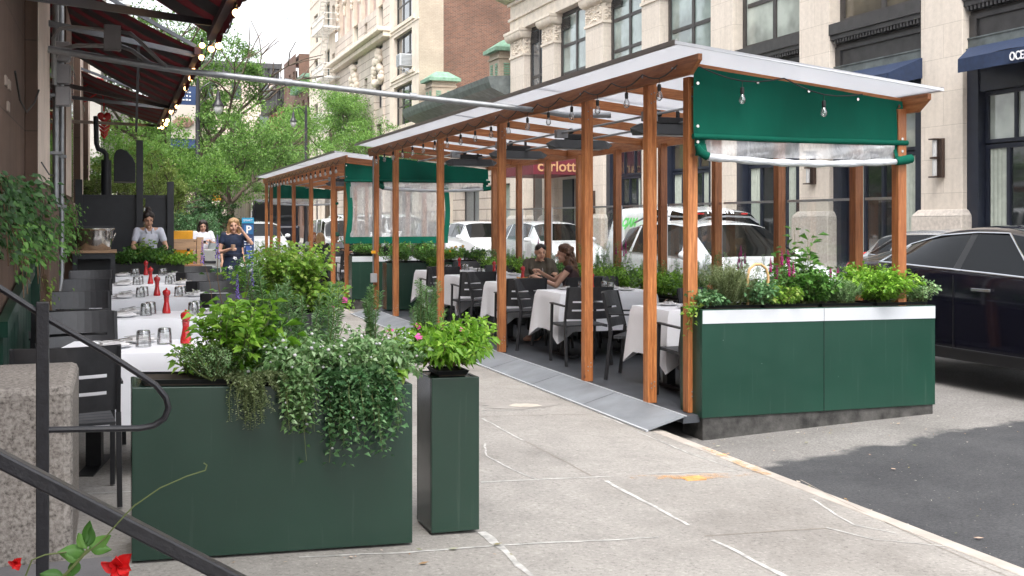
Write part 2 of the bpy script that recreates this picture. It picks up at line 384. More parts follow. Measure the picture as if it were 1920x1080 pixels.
def granite():
    m, t, b = newmat('granite'); b.inputs['Roughness'].default_value = .8
    v = coords(t); f = noise(t, v, 55, 4, .7)
    c = ramp(t, f, [(.32, (.09,.078,.068)), (.46, (.27,.24,.215)), (.62, (.40,.365,.33))])
    c = mix(t, c, ramp(t, noise(t, v, 1.5, 3), [(.3, .8), (.7, 1.0)]), 1, 'MULTIPLY')
    t.links.new(c, b.inputs['Base Color']); bumpn(t, b, f, .6, .006); return m
GRAN = granite()
BLUEST = M('bluestone', (.17,.165,.17), .8, ns=3, na=.15, bump=.2, bscale=70)
CHALK = M('white_sealant', (.46,.45,.43), .85, ns=16, na=.35)
DECK = M('deck_board', (.055,.06,.07), .5, ns=3, na=.25, bump=.2, bscale=40)
RAMPM = M('ramp_plate', (.20,.215,.235), .6, ns=3, na=.2, bump=.2, bscale=120)
DIRTY = M('dirty_board', (.05,.048,.045), .8, ns=9, na=.7, bump=.3)
SKIN = flat('skin', (.62,.36,.26), .5); SKIN2 = flat('skin_warm', (.60,.34,.23), .5)
HAIRD = M('hair_dark', (.022,.014,.011), .5, ns=30, na=.4); HAIRB = M('hair_brown', (.10,.045,.022), .5, ns=30, na=.4)
HAIRL = M('hair_blond', (.38,.23,.11), .5, ns=30, na=.3); HAIRR = M('hair_red', (.35,.11,.03), .5, ns=30, na=.3)
LIPS = flat('lips', (.35,.09,.08), .4); EYE = flat('eye_dark', (.015,.01,.01), .3)
WIRE = flat('black_wire', (.012,.012,.012), .5)
BULB = glassy('bulb_glass', (.9,.9,.88), .2, .03)
GLOW = flat('bulb_glow', (1.0,.55,.22), .4, em=4)
def gz(x): return .04*(1.5-x)
# ================================================================ SETTING
def flatgrid(x0,x1,y0,y1,zf,nx,ny):
    mb = MB(); mb.grid(lambda u,v: (x0+(x1-x0)*u, y0+(y1-y0)*v, zf(x0+(x1-x0)*u)), nx, ny); return mb
struct('ground', flatgrid(-140,240,-40,620,lambda x:-.6,4,4), ASPH)
struct('sidewalk', flatgrid(-6,4.07,-8,75,gz,2,2), CONC)
kb = MB(); kb.add([(4.074,-8,gz(4.07)+.003),(4.2,-8,gz(4.2)-.002),(4.215,-8,-.28),(4.074,-8,-.28),
                   (4.074,75,gz(4.07)+.003),(4.2,75,gz(4.2)-.002),(4.215,75,-.28),(4.074,75,-.28)],
                  [(0,1,5,4),(1,2,6,5),(3,0,4,7),(0,3,2,1),(4,5,6,7)])
struct('kerb', kb, KERB, bevel=.012)
def rz_(x):
    t = min(1, max(0, (x-4.2)/9.4)); return -.215 + .11*math.sin(PI*t)
struct('road', flatgrid(4.2,13.6,-8,134,rz_,24,2), ROADM)
mb = MB(); mb.box(13.6,17.6,-8,134,-.3,-.06); struct('far_sidewalk', mb, CONC, bevel=.01)
struct('cross_street', flatgrid(-60,90,134,152,lambda x:-.2,2,2), ASPH)
mb = MB(); mb.box(-60,90,152,158,-.3,-.05); struct('far_pavement', mb, CONC)
# sealed joints on the pavement (irregular ribbons)
def ribbon(mb, pts, w, zf, jit=.012, seed=0, lift=.0025):
    r = random.Random(seed); P = []
    for (a, b) in zip(pts[:-1], pts[1:]):
        L = math.dist(a, b); k = max(2, int(L/.06))
        for i in range(k): P.append((a[0]+(b[0]-a[0])*i/k, a[1]+(b[1]-a[1])*i/k))
    P.append(pts[-1]); vs = []; n = len(P); wv = w
    ox = 0
    for i, p in enumerate(P):
        q = P[min(i+1,n-1)]; o = P[max(i-1,0)]; dx, dy = q[0]-o[0], q[1]-o[1]; L = math.hypot(dx,dy) or 1
        nx, ny = -dy/L, dx/L; ox = ox*.7 + r.uniform(-jit,jit)*.5; wv = wv*.6 + .32*w*r.uniform(.25,1.8)
        for s in (-1,1):
            x = p[0]+nx*(ox+s*wv/2); y = p[1]+ny*(ox+s*wv/2); vs.append((x,y,zf(x)+lift))
    mb.add(vs, [(2*i,2*i+1,2*i+3,2*i+2) for i in range(n-1)])
def G(px, py, zf=gz):
    x = 1.5
    for _ in range(30):
        z = zf(x); D = 2000*(1.6-z)/(py-415); x = (px-219)*.000469*D
    return (x, (D-x*.3474)/.9377)
mb = MB(); sd = 1
for pts, w in [([(902,905),(1150,893)],.022), ([(1210,888),(1380,884)],.018), ([(560,1045),(770,1036),(935,1024),(1235,1008)],.022),
               ([(902,998),(935,1025),(1000,1085)],.045), ([(1135,902),(1185,928),(1290,985)],.03), ([(1335,1013),(1385,1035),(1475,1082)],.04),
               ([(905,785),(980,825)],.018), ([(910,832),(912,855),(960,880),(1010,901)],.016), ([(1195,810),(1290,850),(1390,883)],.014),
               ([(1520,935),(1600,985),(1680,1000)],.018), ([(900,770),(1020,768)],.014), ([(1550,990),(1640,1012),(1770,1024)],.014), ([(1130,780),(1170,796)],.02),
               ([(145,927),(250,923)],.02), ([(143,1068),(250,1062)],.016)]:
    sd += 1; ribbon(mb, [G(*p) for p in pts], w, gz, seed=sd)
struct('sidewalk_joint_sealant', mb, CHALK)
mb = MB()
for pts, w in [([(985,828),(1110,893)],.008), ([(1320,1005),(1560,990)],.012), ([(1500,900),(1640,970),(1790,1040),(1900,1085)],.009), ([(1180,700+40),(980,690)],.01)]:
    sd += 1; ribbon(mb, [G(*p) for p in pts], w, gz, seed=sd, lift=.0018)
for y in (8.6,10.4,12.2,14.0,15.8,18,20,22,25,28,32,36,41):
    sd += 1; ribbon(mb, [(1.9,y),(4.05,y-.05)], .009, gz, seed=sd, lift=.0018)
struct('sidewalk_joint_dark', mb, M('joint_dirt', (.24,.21,.18), .9))
# mortar patch, orange utility paint
def blob(cx, cy, rx, ry, seed, n=26):
    r = random.Random(seed); return [(cx+rx*math.cos(2*PI*i/n)*r.uniform(.8,1.15), cy+ry*math.sin(2*PI*i/n)*r.uniform(.8,1.15)) for i in range(n)]
def blobmesh(px, py, rx, ry, seed, lift):
    c = G(px, py); b_ = blob(c[0], c[1], rx, ry, seed); return MB().add([(x,y,gz(x)+lift) for x,y in b_], [tuple(range(len(b_)))])
struct('mortar_patch', blobmesh(985,761,.15,.10,3,.006), M('mortar', (.50,.45,.39), .85))
struct('patch_surround', blobmesh(975,760,.38,.2,5,.003), M('old_cement', (.30,.28,.26), .9))
def paintmat():
    m, t, b = newmat('orange_marking_paint'); v = coords(t)
    b.inputs['Base Color'].default_value = (.72,.36,.10,1); b.inputs['Roughness'].default_value = .8
    tr = t.nodes.new('ShaderNodeBsdfTransparent'); ms = t.nodes.new('ShaderNodeMixShader')
    t.links.new(ramp(t, noise(t, v, 9, 6, .7), [(.45, 0.0), (.7, .75)]), ms.inputs[0]); t.links.new(tr.outputs[0], ms.inputs[1]); t.links.new(b.outputs[0], ms.inputs[2])
    t.links.new(ms.outputs[0], t.nodes['Material Output'].inputs['Surface']); return m
PAINT = paintmat()
c = G(1290, 895)
mb = MB(); ribbon(mb, [G(1180,897), G(1240,896), G(1340,893), G(1440,888)], .12, gz, .02, 77, .007); struct('utility_paint_mark', mb, PAINT)
mb = MB()
c = G(1297, 898); mb.box(c[0]-.06,c[0]+.08,c[1]-.05,c[1]+.05,gz(c[0])-.02,gz(c[0])+.006); struct('utility_cover', mb, M('orange_cover', (.62,.33,.12), .8, ns=20, na=.3))
mb = MB(); ribbon(mb, [(4.1,6.2),(4.12,7.0)], .10, lambda x: gz(x)+.0, .01, 5, .012); struct('kerb_paint_mark', mb, PAINT)
# litter and fallen leaves on the ground (nobody counts them)
lb = []
mb = MB(); r = random.Random(4)
for i in range(170):
    if i < 110: x = r.uniform(4.3,7.2); y = r.uniform(4.0,7.5); z = rz_(x)+.012
    elif i < 150: x = r.uniform(4.5,6.9); y = 7.6+r.uniform(-.25,0); z = rz_(x)+.012
    else: x = r.uniform(.3,1.9); y = 4.98+r.uniform(-.25,.05); z = gz(x)+.008
    a = r.uniform(0,6.28); s_ = r.uniform(.004,.012) if r.random() < .8 else r.uniform(.015,.03)
    c_, s2 = math.cos(a)*s_, math.sin(a)*s_
    mb.add([(x-c_,y-s2,z),(x+s2*.5,y-c_*.5,z+.002),(x+c_,y+s2,z+.004),(x-s2*.5,y+c_*.5,z+.002)], [(0,1,2,3)])
def litmat():
    m, t, b = newmat('litter'); g = t.nodes.new('ShaderNodeNewGeometry'); b.inputs['Roughness'].default_value = .8
    t.links.new(ramp(t, g.outputs['Random Per Island'], [(.0,(.5,.48,.42)),(.35,(.35,.20,.10)),(.6,(.2,.22,.08)),(.8,(.65,.62,.55)),(1,(.45,.22,.12))]), b.inputs['Base Color']); return m
o = struct('litter', mb, litmat()); o['kind'] = 'stuff'; o['label'] = 'scattered crumbs and fallen leaves on the road'; o['category'] = 'litter'

# ================================================================ FACADES
def wallholes(mb, fn, u0, u1, z0, z1, holes, depth):
    us = sorted({u0,u1,*[h[0] for h in holes],*[h[1] for h in holes]}); zs = sorted({z0,z1,*[h[2] for h in holes],*[h[3] for h in holes]})
    for a, b in zip(us[:-1], us[1:]):
        for c, d in zip(zs[:-1], zs[1:]):
            m_, n_ = (a+b)/2, (c+d)/2
            if any(h[0] < m_ < h[1] and h[2] < n_ < h[3] for h in holes): continue
            mb.quad(fn(a,c,0), fn(b,c,0), fn(b,d,0), fn(a,d,0))
    for a, b, c, d in holes:
        mb.quad(fn(a,c,0), fn(b,c,0), fn(b,c,depth), fn(a,c,depth)); mb.quad(fn(a,d,0), fn(b,d,0), fn(b,d,depth), fn(a,d,depth))
        mb.quad(fn(a,c,0), fn(a,d,0), fn(a,d,depth), fn(a,c,depth)); mb.quad(fn(b,c,0), fn(b,d,0), fn(b,d,depth), fn(b,c,depth))
def fbox(mb, fn, a, b, c, d, e0, e1):
    P = [fn(a,c,e0),fn(b,c,e0),fn(b,c,e1),fn(a,c,e1),fn(a,d,e0),fn(b,d,e0),fn(b,d,e1),fn(a,d,e1)]
    mb.add(P, [(0,3,2,1),(4,5,6,7),(0,1,5,4),(1,2,6,5),(2,3,7,6),(3,0,4,7)])
def window(par, fn, a, b, c, d, depth, fm, panes, vs=(), hs_=(), fw=.07, lab=None):
    """frame mesh with mullions, one pane child per column of lights"""
    f = MB(); e0, e1 = depth-.10, depth-.002
    fbox(f, fn, a, a+fw, c, d, e0, e1); fbox(f, fn, b-fw, b, c, d, e0, e1)
    fbox(f, fn, a+fw, b-fw, c, c+fw, e0, e1); fbox(f, fn, a+fw, b-fw, d-fw, d, e0, e1)
    for v in vs: fbox(f, fn, a+(b-a)*v-fw/2, a+(b-a)*v+fw/2, c+fw, d-fw, e0+.01, e1)
    ed = [a+fw]+[a+(b-a)*v for v in vs]+[b-fw]
    for h in hs_:
        for p, q in zip(ed[:-1], ed[1:]): fbox(f, fn, p+fw/2, q-fw/2, c+(d-c)*h-fw*.4, c+(d-c)*h+fw*.4, e0+.02, e1)
    w_ = part('window', f, fm, par, lab, w=True)
    p = MB(); q = fn; k = depth-.045
    p.quad(q(a+fw*.5,c+fw*.5,k), q(b-fw*.5,c+fw*.5,k), q(b-fw*.5,d-fw*.5,k), q(a+fw*.5,d-fw*.5,k))
    part('pane', p, panes, w_, w=True)
    bk = MB(); bk.quad(q(a,c,depth), q(b,c,depth), q(b,d,depth), q(a,d,depth))
    return w_
def facX(X): return lambda u, z, d: (X+d, u, z)       # faces -X (street side, right); u = Y
def facY(Y): return lambda u, z, d: (u, Y+d, z)       # faces -Y; u = X
FR = M('window_frame_dark', (.045,.040,.038), .45, na=.2)
# ---- limestone building on the right
BX = 17.0
ob = thing('limestone_building', 'pale limestone building with dark spandrels, leaf-carved capitals and shopfronts at right', 'building', (BX,20,-.06))
piers = [(9.25,10.52),(13.7,14.97),(18.09,19.35),(22.65,23.92),(27.17,28.43),(31.7,33.0),(36.1,37.7),(40.9,42.2),(44.4,46.1)]
for i, (a, b) in enumerate(piers):
    p = MB(); p.box(BX,BX+.5,a,b,1.5,9.05); p.box(BX+.02,BX+.5,a+.02,b-.02,9.7,10.2)
    part('pier', p, LIME, ob, w=True, bevel=.01)
    q = MB(); q.box(BX-.16,BX+.5,a-.14,b+.14,-.06,1.72); q.add([(BX-.16,a-.14,1.72),(BX-.16,b+.14,1.72),(BX+.5,b+.14,1.72),(BX+.5,a-.14,1.72),(BX-.05,a-.04,1.86),(BX-.05,b+.04,1.86),(BX+.5,b+.04,1.86),(BX+.5,a-.04,1.86)],[(0,1,5,4),(1,2,6,5),(3,0,4,7),(4,5,6,7)])
    part('pier_base', q, M('base_stone', (.52,.47,.42), .85, ns=14, na=.18, bump=.4) if i == 0 else bpy.data.materials['base_stone'], ob, w=True, bevel=.03)
    # capital: neck band, carved panel, rolled top
    c_ = MB(); c_.box(BX-.05,BX+.52,a-.05,b+.05,9.02,9.12); c_.box(BX-.01,BX+.5,a-.005,b+.005,9.12,9.78)
    n = 10
    for k in range(n):
        t0, t1 = k/n*PI/2, (k+1)/n*PI/2
        c_.box(BX-.03-.22*math.sin(t1),BX+.5,a-.03-.12*math.sin(t1),b+.03+.12*math.sin(t1),9.78+.32*(1-math.cos(t0)),9.78+.32*(1-math.cos(t1))+.002)
    c_.box(BX-.28,BX+.5,a-.18,b+.18,10.10,10.22)
    cp = part('capital', c_, LIMEP, ob, w=True)
    lf = MB(); r = random.Random(i)
    if i >= 4:
        for k in range(70):
            yy = r.uniform(a+.1,b-.1); zz = r.uniform(9.17,9.73); an = r.uniform(0,PI); s_ = r.uniform(.04,.09)
            lf.tube([(BX-.012,yy-math.cos(an)*s_,zz-math.sin(an)*s_),(BX-.055,yy,zz),(BX-.012,yy+math.cos(an)*s_,zz+math.sin(an)*s_)], [.012,.028,.012], 5)
        for k in range(30):
            xx = r.uniform(BX+.05,BX+.4); zz = r.uniform(9.17,9.73); an = r.uniform(0,PI); s_ = r.uniform(.04,.08)
            lf.tube([(xx-math.cos(an)*s_,a-.0,zz-math.sin(an)*s_),(xx,a-.04,zz),(xx+math.cos(an)*s_,a-.0,zz+math.sin(an)*s_)], [.012,.026,.012], 5)
        part('carved_leaves', lf, LIMEP, cp, w=True, smooth=True)
# entablature and cornice
e = MB(); e.box(BX-.02,BX+.6,9.25,46.1,10.22,10.75); e.box(BX-.10,BX+.6,9.25,46.18,10.75,10.87); e.box(BX+.0,BX+.6,9.25,46.1,10.87,11.45)
e.box(BX-.12,BX+.6,9.25,46.2,11.45,11.6)
part('entablature', e, LIMEP, ob, w=True, bevel=.01)
e = MB(); e.add([(BX-.2,9,11.6),(BX-.2,46.3,11.6),(BX+.6,46.3,11.6),(BX+.6,9,11.6),(BX-.75,9,11.95),(BX-.75,46.75,11.95),(BX+.6,46.75,11.95),(BX+.6,9,11.95),(BX-.85,9,12.3),(BX-.85,46.85,12.3),(BX+.6,46.85,12.3),(BX+.6,9,12.3)],
                [(0,1,2,3),(0,4,5,1),(1,5,6,2),(4,8,9,5),(5,9,10,6),(8,9,10,11)])
part('cornice', e, M('mossy_stone', (.36,.38,.24), .9, ns=2.5, na=.4), ob, w=True)
e = MB(); e.box(BX,BX+.6,9.25,46.1,12.3,26); part('upper_wall', e, LIME, ob, w=True)
e = MB(); e.box(BX+.5,BX+14,46.05,46.1,-.06,12); e.box(BX+.62,BX+14,9.25,46.0,12.3,12.4); part('end_wall', e, LIME, ob, w=True)
e = MB(); e.box(BX+.46,BX+.6,9.25,46.0,-.06,10.3); part('inner_wall', e, SPAND, ob, w=True)
f17 = facX(BX)
for i, ((a0,a1),(b0,b1)) in enumerate(zip(piers[:-1], piers[1:])):
    a, b = a1, b0; near = b < 36.2
    # spandrel: moulded cornice, panel, ledges
    sp = MB(); dcor = .22
    if near or b < 41:
        fbox(sp, f17, a+.001, b-.001, 6.32, 6.6, -.02, .46); fbox(sp, f17, a, b, 6.2, 6.32, .03, .46)
        for k in range(int((b-a)/.11)): fbox(sp, f17, a+.03+k*.11, a+.09+k*.11, 6.10, 6.2, .05, .46)
        fbox(sp, f17, a, b, 5.05, 6.1, .22, .46); fbox(sp, f17, a+.02, a+.22, 5.25, 6.02, .17, .22); fbox(sp, f17, b-.22, b-.02, 5.25, 6.02, .17, .22); fbox(sp, f17, a+.22, b-.22, 5.92, 6.02, .17, .22)
        part('spandrel', sp, SPAND, ob, w=True)
        lg = MB(); fbox(lg, f17, a, b, 5.50, 5.53, .13, .22); fbox(lg, f17, a, b, 5.27, 5.30, .09, .22); fbox(lg, f17, a, b, 5.02, 5.05, .05, .22); fbox(lg, f17, a, b, 5.30, 5.5, .15, .22)
        part('ledge', lg, ZINC, ob, w=True)
    pm = [G_warm, G_blind2, G_warm, G_blind2, G_blind, G_blind, G_blind, G_far][min(7, i)]
    z0 = 6.6 if near or b < 41 else 4.4
    hh = (.36,.68) if near else (.3,.62)
    window(ob, f17, a+.02, b-.02, z0, 10.2, .42, FR, pm, (.5,), hh, .15)
    if i >= 4:
        v = MB()
        for k in range(7): fbox(v, f17, b-.95, b-.2, 9.5+k*.07, 9.53+k*.07, .28, .34)
        part('vent_louvre', v, FR, ob, w=True)
    # shopfront
    if b < 36.2:
        s_ = MB(); fbox(s_, f17, a+.001, a+.32, -.06, 4.95, .12, .46); fbox(s_, f17, b-.32, b-.001, -.06, 4.95, .12, .46); fbox(s_, f17, a+.32, b-.32, 4.35, 4.95, .16, .46)
        fbox(s_, f17, a+.32, b-.32, -.06, .35, .2, .46)
        part('shopfront', s_, NAVYP, ob, w=True, bevel=.008)
        wl = [G_warm, G_blind2, G_blind2, G_dark, G_warm, G_dark][i % 6]
        window(ob, f17, a+.34, b-.34, 3.25, 4.34, .40, NAVYP, wl, (.33,.67), (), .08)
        window(ob, f17, a+.34, b-.34, .36, 3.22, .40, NAVYP, G_dark, (.25,.5,.75), (), .09)
        for (p, q) in ((a+.45,a+.95),(b-.95,b-.45)):
            cu = MB(); cu.grid(lambda u,v: (BX+.352-.018*abs(math.sin(u*14)), p+(q-p)*u, .5+2.65*v), 24, 1)
            part('curtain', cu, bpy.data.materials.get('curtain_cloth') or M('curtain_cloth', (.42,.46,.40), .9), ob, w=True)
# navy shop awnings with lettering
def text_mesh(s, size, extrude=.004, font=None, bold=0):
    cu = bpy.data.curves.new('t', 'FONT'); cu.body = s; cu.size = size; cu.extrude = extrude; cu.align_x = 'CENTER'; cu.offset = bold; cu.resolution_u = 3
    o = bpy.data.objects.new('t', cu); C.objects.link(o); dg = bpy.context.evaluated_depsgraph_get(); dg.update()
    me = bpy.data.meshes.new_from_object(o.evaluated_get(dg)); bpy.data.objects.remove(o)
    mb = MB(); mb.v = [tuple(v.co) for v in me.vertices]; mb.f = [tuple(p.vertices) for p in me.polygons]; return mb
def place_text(mb, origin, ux, uz):
    ux = Vector(ux); uz = Vector(uz); n = ux.cross(uz)
    mb.v = [tuple(Vector(origin) + ux*x + uz*y + n*z) for x, y, z in mb.v]; return mb
for (a, b, sgn, txt, lab) in ((13.0,17.95,0,'OCEANS','navy canvas shop awning reading OCEANS at the right edge'),(19.3,22.75,1,'OCEANS','navy canvas shop awning half hidden behind the shed roof')):
    t_ = thing('shop_awning', lab, 'awning', (BX,(a+b)/2,4.6))
    y0, y1 = a-.0, b+.0
    c_ = MB(); n = 16
    P = lambda u, v: (BX+.05-1.0*v - .0, y0+(y1-y0-.75*v)*u, 5.30-.40*v-.02*math.sin(u*PI*5)*v)
    c_.grid(P, n, 4); c_.add([(BX+.05,y0,5.30),(BX-.95,y0,4.90),(BX-.93,y0,4.62),(BX+.05,y0,4.84)],[(0,1,2,3)]); c_.add([(BX+.05,y1,5.30),(BX-.95,y1-.75,4.90),(BX-.93,y1-.75,4.62),(BX+.05,y1,4.84)],[(0,1,2,3)])
    part('canopy', c_, NAVYF, t_, w=True, smooth='all')
    c_ = MB(); c_.grid(lambda u,v: (BX-.955-.012*math.sin(u*19)*v, y0+(y1-y0-.75)*u, 4.90-.28*v), 30, 3); vl = part('valance', c_, NAVYF, t_, w=True, smooth='all')
    tm = place_text(text_mesh(txt, .235, .01, bold=.003), (BX-.985,15.5 if not sgn else 19.9,4.67), (0,-.72,0), (0,0,1)); part('lettering', tm, LETW, vl, w=True)
# wall lamps on the piers
BRZ = M('bronze', (.075,.05,.04), .4, .5, na=.2); FROST = flat('frosted_glass', (.5,.5,.5), .4)
def sconce(y, z, lab):
    t_ = thing('wall_lamp', lab, 'wall lamp', (BX-.02,y,z), 0, 'bronze wall lamps on the stone piers')
    p = MB(); p.box(-.06,.018,-.12,.12,0,.86); p.box(-.22,-.06,-.05,.13,.0,.03); p.box(-.22,-.06,-.05,.13,.83,.86); p.box(-.2,-.06,-.04,.11,.41,.45)
    part('bracket', p, BRZ, t_, bevel=.004)
    p = MB(); p.lathe([(.05,.04),(.05,.40)],(-.13,.03,0),12); p.lathe([(.05,.46),(.05,.82)],(-.13,.03,0),12); part('lamp_glass', p, FROST, t_, smooth=True)
sconce(18.72,2.56,'bronze wall lamp on the limestone pier behind the black car'); sconce(23.3,2.56,'bronze wall lamp on the pier seen through the shed end')
sconce(36.9,1.9,'small bronze box lamp on the pier right of the maroon canopy')
# maroon canopy
t_ = thing('entrance_canopy', 'maroon entrance canopy lettered carlotto across the street', 'canopy', (16,39,3.4))
p = MB(); p.box(14.95,17.0,38.0,41.6,3.40,4.40); part('valance', p, MAROON, t_, w=True, bevel=.02)
tm = place_text(text_mesh('carlotto', .60, .02, bold=.004), (16.08,37.985,3.53), (1,0,0), (0,0,1)); part('lettering', tm, GOLD, t_, w=True)
p = MB()
for x in (15.05,16.9):
    for y in (38.15,41.4): p.tube([(x,y,-.06),(x,y,3.4)], .03, 8)
part('post', p, BRZ, t_, w=True)
# entrance niche and low walls below the canopy area
p = MB(); p.box(17.2,17.5,36.2,40.9,-.06,4.4); o = part('entrance_wall', p, LIME, ob, w=True)
p = MB(); p.box(17.1,17.19,37.9,38.9,0,3.3); p.box(17.1,17.19,39.2,40.2,0,3.3); part('entrance_door', p, NAVYP, ob, w=True)

# ---- low building with zinc eaves and copper cupolas
lb = thing('low_building', 'low stone building with dark zinc eaves beyond the limestone building', 'building', (BX,54,-.06))
p = MB(); wallholes(p, facX(17.3), 46.1, 62, -.06, 7.6, [(47,50,.5,3.4),(51.5,54.5,.1,3.4),(56,59.5,.1,3.8)], .3); p.box(17.6,26,46.15,61.9,7.0,7.6); part('wall', p, CREAM2, lb, w=True)
for a, b, mt in ((47,50,G_blind2),(51.5,54.5,STEELG),(56,59.5,CREAM)):
    window(lb, facX(17.3), a, b, .5 if a == 47 else .1, 3.4 if a != 56 else 3.8, .3, FR, mt, (.5,))
p = MB(); p.add([(17.3,46.2,7.2),(17.3,61.9,7.2),(16.1,46.2,7.75),(16.1,61.9,7.75),(16.0,46.2,8.0),(16.0,61.9,8.0),(15.95,46.2,8.25),(15.95,61.9,8.25),(17.2,46.2,8.35),(17.2,61.9,8.35)],[(0,1,3,2),(2,3,5,4),(4,5,7,6),(6,7,9,8),(0,2,4,6,8),(1,3,5,7,9)])
part('eaves', p, ZINC, lb, w=True)
for (x, y, lab) in ((17.95,60.6,'far cupola'),(17.95,49.0,'near cupola')):
    c_ = MB(); s_ = .72; c_.box(x-s_,x+s_,y-s_,y+s_,7.4,9.8); c_.box(x-s_-.06,x+s_+.06,y-s_-.06,y+s_+.06,9.45,9.55)
    cu = part('cupola', c_, TANB, lb, w=True)
    c_ = MB(); c_.box(x-s_-.25,x+s_+.25,y-s_-.25,y+s_+.25,9.8,9.98)
    c_.add([(x-s_-.22,y-s_-.22,9.98),(x+s_+.22,y-s_-.22,9.98),(x+s_+.22,y+s_+.22,9.98),(x-s_-.22,y+s_+.22,9.98),(x-.35,y-.35,10.4),(x+.35,y-.35,10.4),(x+.35,y+.35,10.4),(x-.35,y+.35,10.4)],[(0,1,5,4),(1,2,6,5),(2,3,7,6),(3,0,4,7),(4,5,6,7)])
    part('cupola_roof', c_, COPPER, cu, w=True)
    for dx in (-.34,.34):
        c_ = MB()
        for k in range(9): c_.box(x+dx-.15,x+dx+.15,y-s_-.04,y-s_+.01,8.2+k*.12,8.27+k*.12)
        part('louvre', c_, COPPER, cu, w=True); c_ = MB()
        for k in range(9): c_.box(x-s_-.04,x-s_+.01,y+dx-.15,y+dx+.15,8.2+k*.12,8.27+k*.12)
        part('louvre', c_, COPPER, cu, w=True)

# ---- tall ornate building
tb = thing('ornate_building', 'tall cream building with carved pilasters, white fire escape and brown brick side wall', 'building', (BX,80,-.06))
TX = 17.0; fT = facX(TX)
holes = []; rows = [0.9+4.05*k for k in range(9)]
near = [(63.6,68.0)]; mid = [(71.2,73.2),(79.2,81.2)]; slit = [(76.0,77.0)]; far = [(88.3,89.5),(90.6,92.8),(94.4,95.3),(96.3,98.4),(99.2,100.1)]
win = []
for k, z in enumerate(rows):
    zb = 1.2+3.25*k; win.append((63.6,68.2,zb,zb+2.6,(.33,.67),(.5,)))
    if z < 14:
        for a, b in mid: win.append((a,b,z+.4,z+3.4,(.5,),(.5,)))
        for a, b in slit: win.append((a,b,z+1.2,z+3.0,(),()))
    for a, b in far: win.append((a,b,z+.7,z+3.3 if b-a > 1.5 else z+2.6,(),(.5,)))
wh = [w_[:4] for w_ in win]
p = MB(); wallholes(p, fT, 69.3, 88.0, -.06, 14.2, [h for h in wh if 69 < h[0] < 88], .35); part('wall', p, CREAM2, tb, w=True)
p = MB(); wallholes(p, fT, 62.0, 69.3, -.06, 38, [h for h in wh if h[0] < 69], .35); part('wall', p, CREAM, tb, w=True)
p = MB(); wallholes(p, fT, 88.0, 100.8, -.06, 38, [h for h in wh if h[0] > 88], .35); part('wall', p, CREAM, tb, w=True)
p = MB(); p.box(TX+.3,TX+.4,69.3,88,14.2,38); part('wall', p, PINKB, tb, w=True)
for i, (a, b, c_, d, v, h) in enumerate(win): window(tb, fT, a, b, c_, d, .34, FR, [G_dark, G_far, G_blind][i*7 % 3], v, h, .1)
p = MB(); wallholes(p, lambda u,z,d: (TX+u, 62.0+d, z), 0, 1.55, -.06, 38, [], 0); part('corner_pier', p, TANB, tb, w=True)
p = MB(); p.box(TX+1.55,TX+16,62.02,62.3,-.06,38); part('side_wall', p, BRICK, tb, w=True)
# belt courses and sills
for z in rows:
    p = MB(); p.box(TX-.05,TX+.3,88,100.7,z+.3,z+.45); part('belt_course', p, CREAM, tb, w=True)
for k in range(10):
    z = 1.2+3.25*k; p = MB(); p.box(TX-.09,TX+.02,62.9,68.8,z-.22,z); part('window_sill', p, CREAM, tb, w=True); p = MB(); p.box(TX-.05,TX+.02,61.95,69.25,z-.42,z-.34); part('belt_course', p, CREAM, tb, w=True)
p = MB(); p.box(TX-.9,TX+.4,69.0,88.1,14.2,14.5); p.box(TX-.5,TX+.4,69.1,88,13.85,14.2); part('cornice', p, LIMEP, tb, w=True, bevel=.05)
p = MB(); p.box(TX-1.0,TX+.4,68.9,88.3,22.2,22.7); part('cornice', p, LIMEP, tb, w=True)
for k in range(7):
    y = 70.2+k*2.75
    p = MB(); p.box(TX+.02,TX+.31,y-.38,y+.38,14.5,22.2)
    pl_ = part('pilaster', p, CREAM, tb, w=True)
    q = MB(); r = random.Random(k)
    for j in range(26):
        t = j/25; zz = 21.6-3.6*t; wdt = .62*math.sin(PI*min(1, .25+t*.8))**.7*(1-.5*t)
        q.ball((TX-.12*(1-t)-.05, y+r.uniform(-wdt,wdt), zz), r.uniform(.18,.34)*(1-.45*t), 7, 5)
    part('carved_swag', q, CREAM, pl_, w=True, smooth='all')
for y in (72.2,80.2):
    q = MB(); r = random.Random(int(y))
    for j in range(46):
        an = PI*j/45; q.ball((TX-.12, y+1.2*math.cos(an)*r.uniform(.55,1.1), 11.2+2.1*math.sin(an)*r.uniform(.6,1.05)), r.uniform(.16,.32), 7, 5)
    part('carved_cartouche', q, CREAM, tb, w=True, smooth='all')
    q = MB()
    for dy in (-1.35,1.35): q.box(TX-.12,TX+.05,y+dy-.22,y+dy+.22,-.06,10.8)
    part('quoin_strip', q, CREAM2, tb, w=True)
# window air conditioner
ac = thing('air_conditioner', 'white window air conditioner on the cream building', 'air conditioner', (TX,64.1,11.15))
p = MB(); p.box(-.75,.2,-.45,.45,0,.75); part('casing', p, WHITEM, ac, bevel=.03)
p = MB(); [p.box(-.76,-.752,-.38,.38,.08+k*.08,.11+k*.08) for k in range(8)]; [p.box(-.65,.0,-.462,-.452,.08+k*.08,.11+k*.08) for k in range(8)]; part('grille', p, ZINC, ac)
p = MB(); p.beam((-.7,-.35,-.02),(.15,-.35,-.5),.04,.04); p.beam((-.7,.35,-.02),(.15,.35,-.5),.04,.04); part('bracket', p, WHITEM, ac)
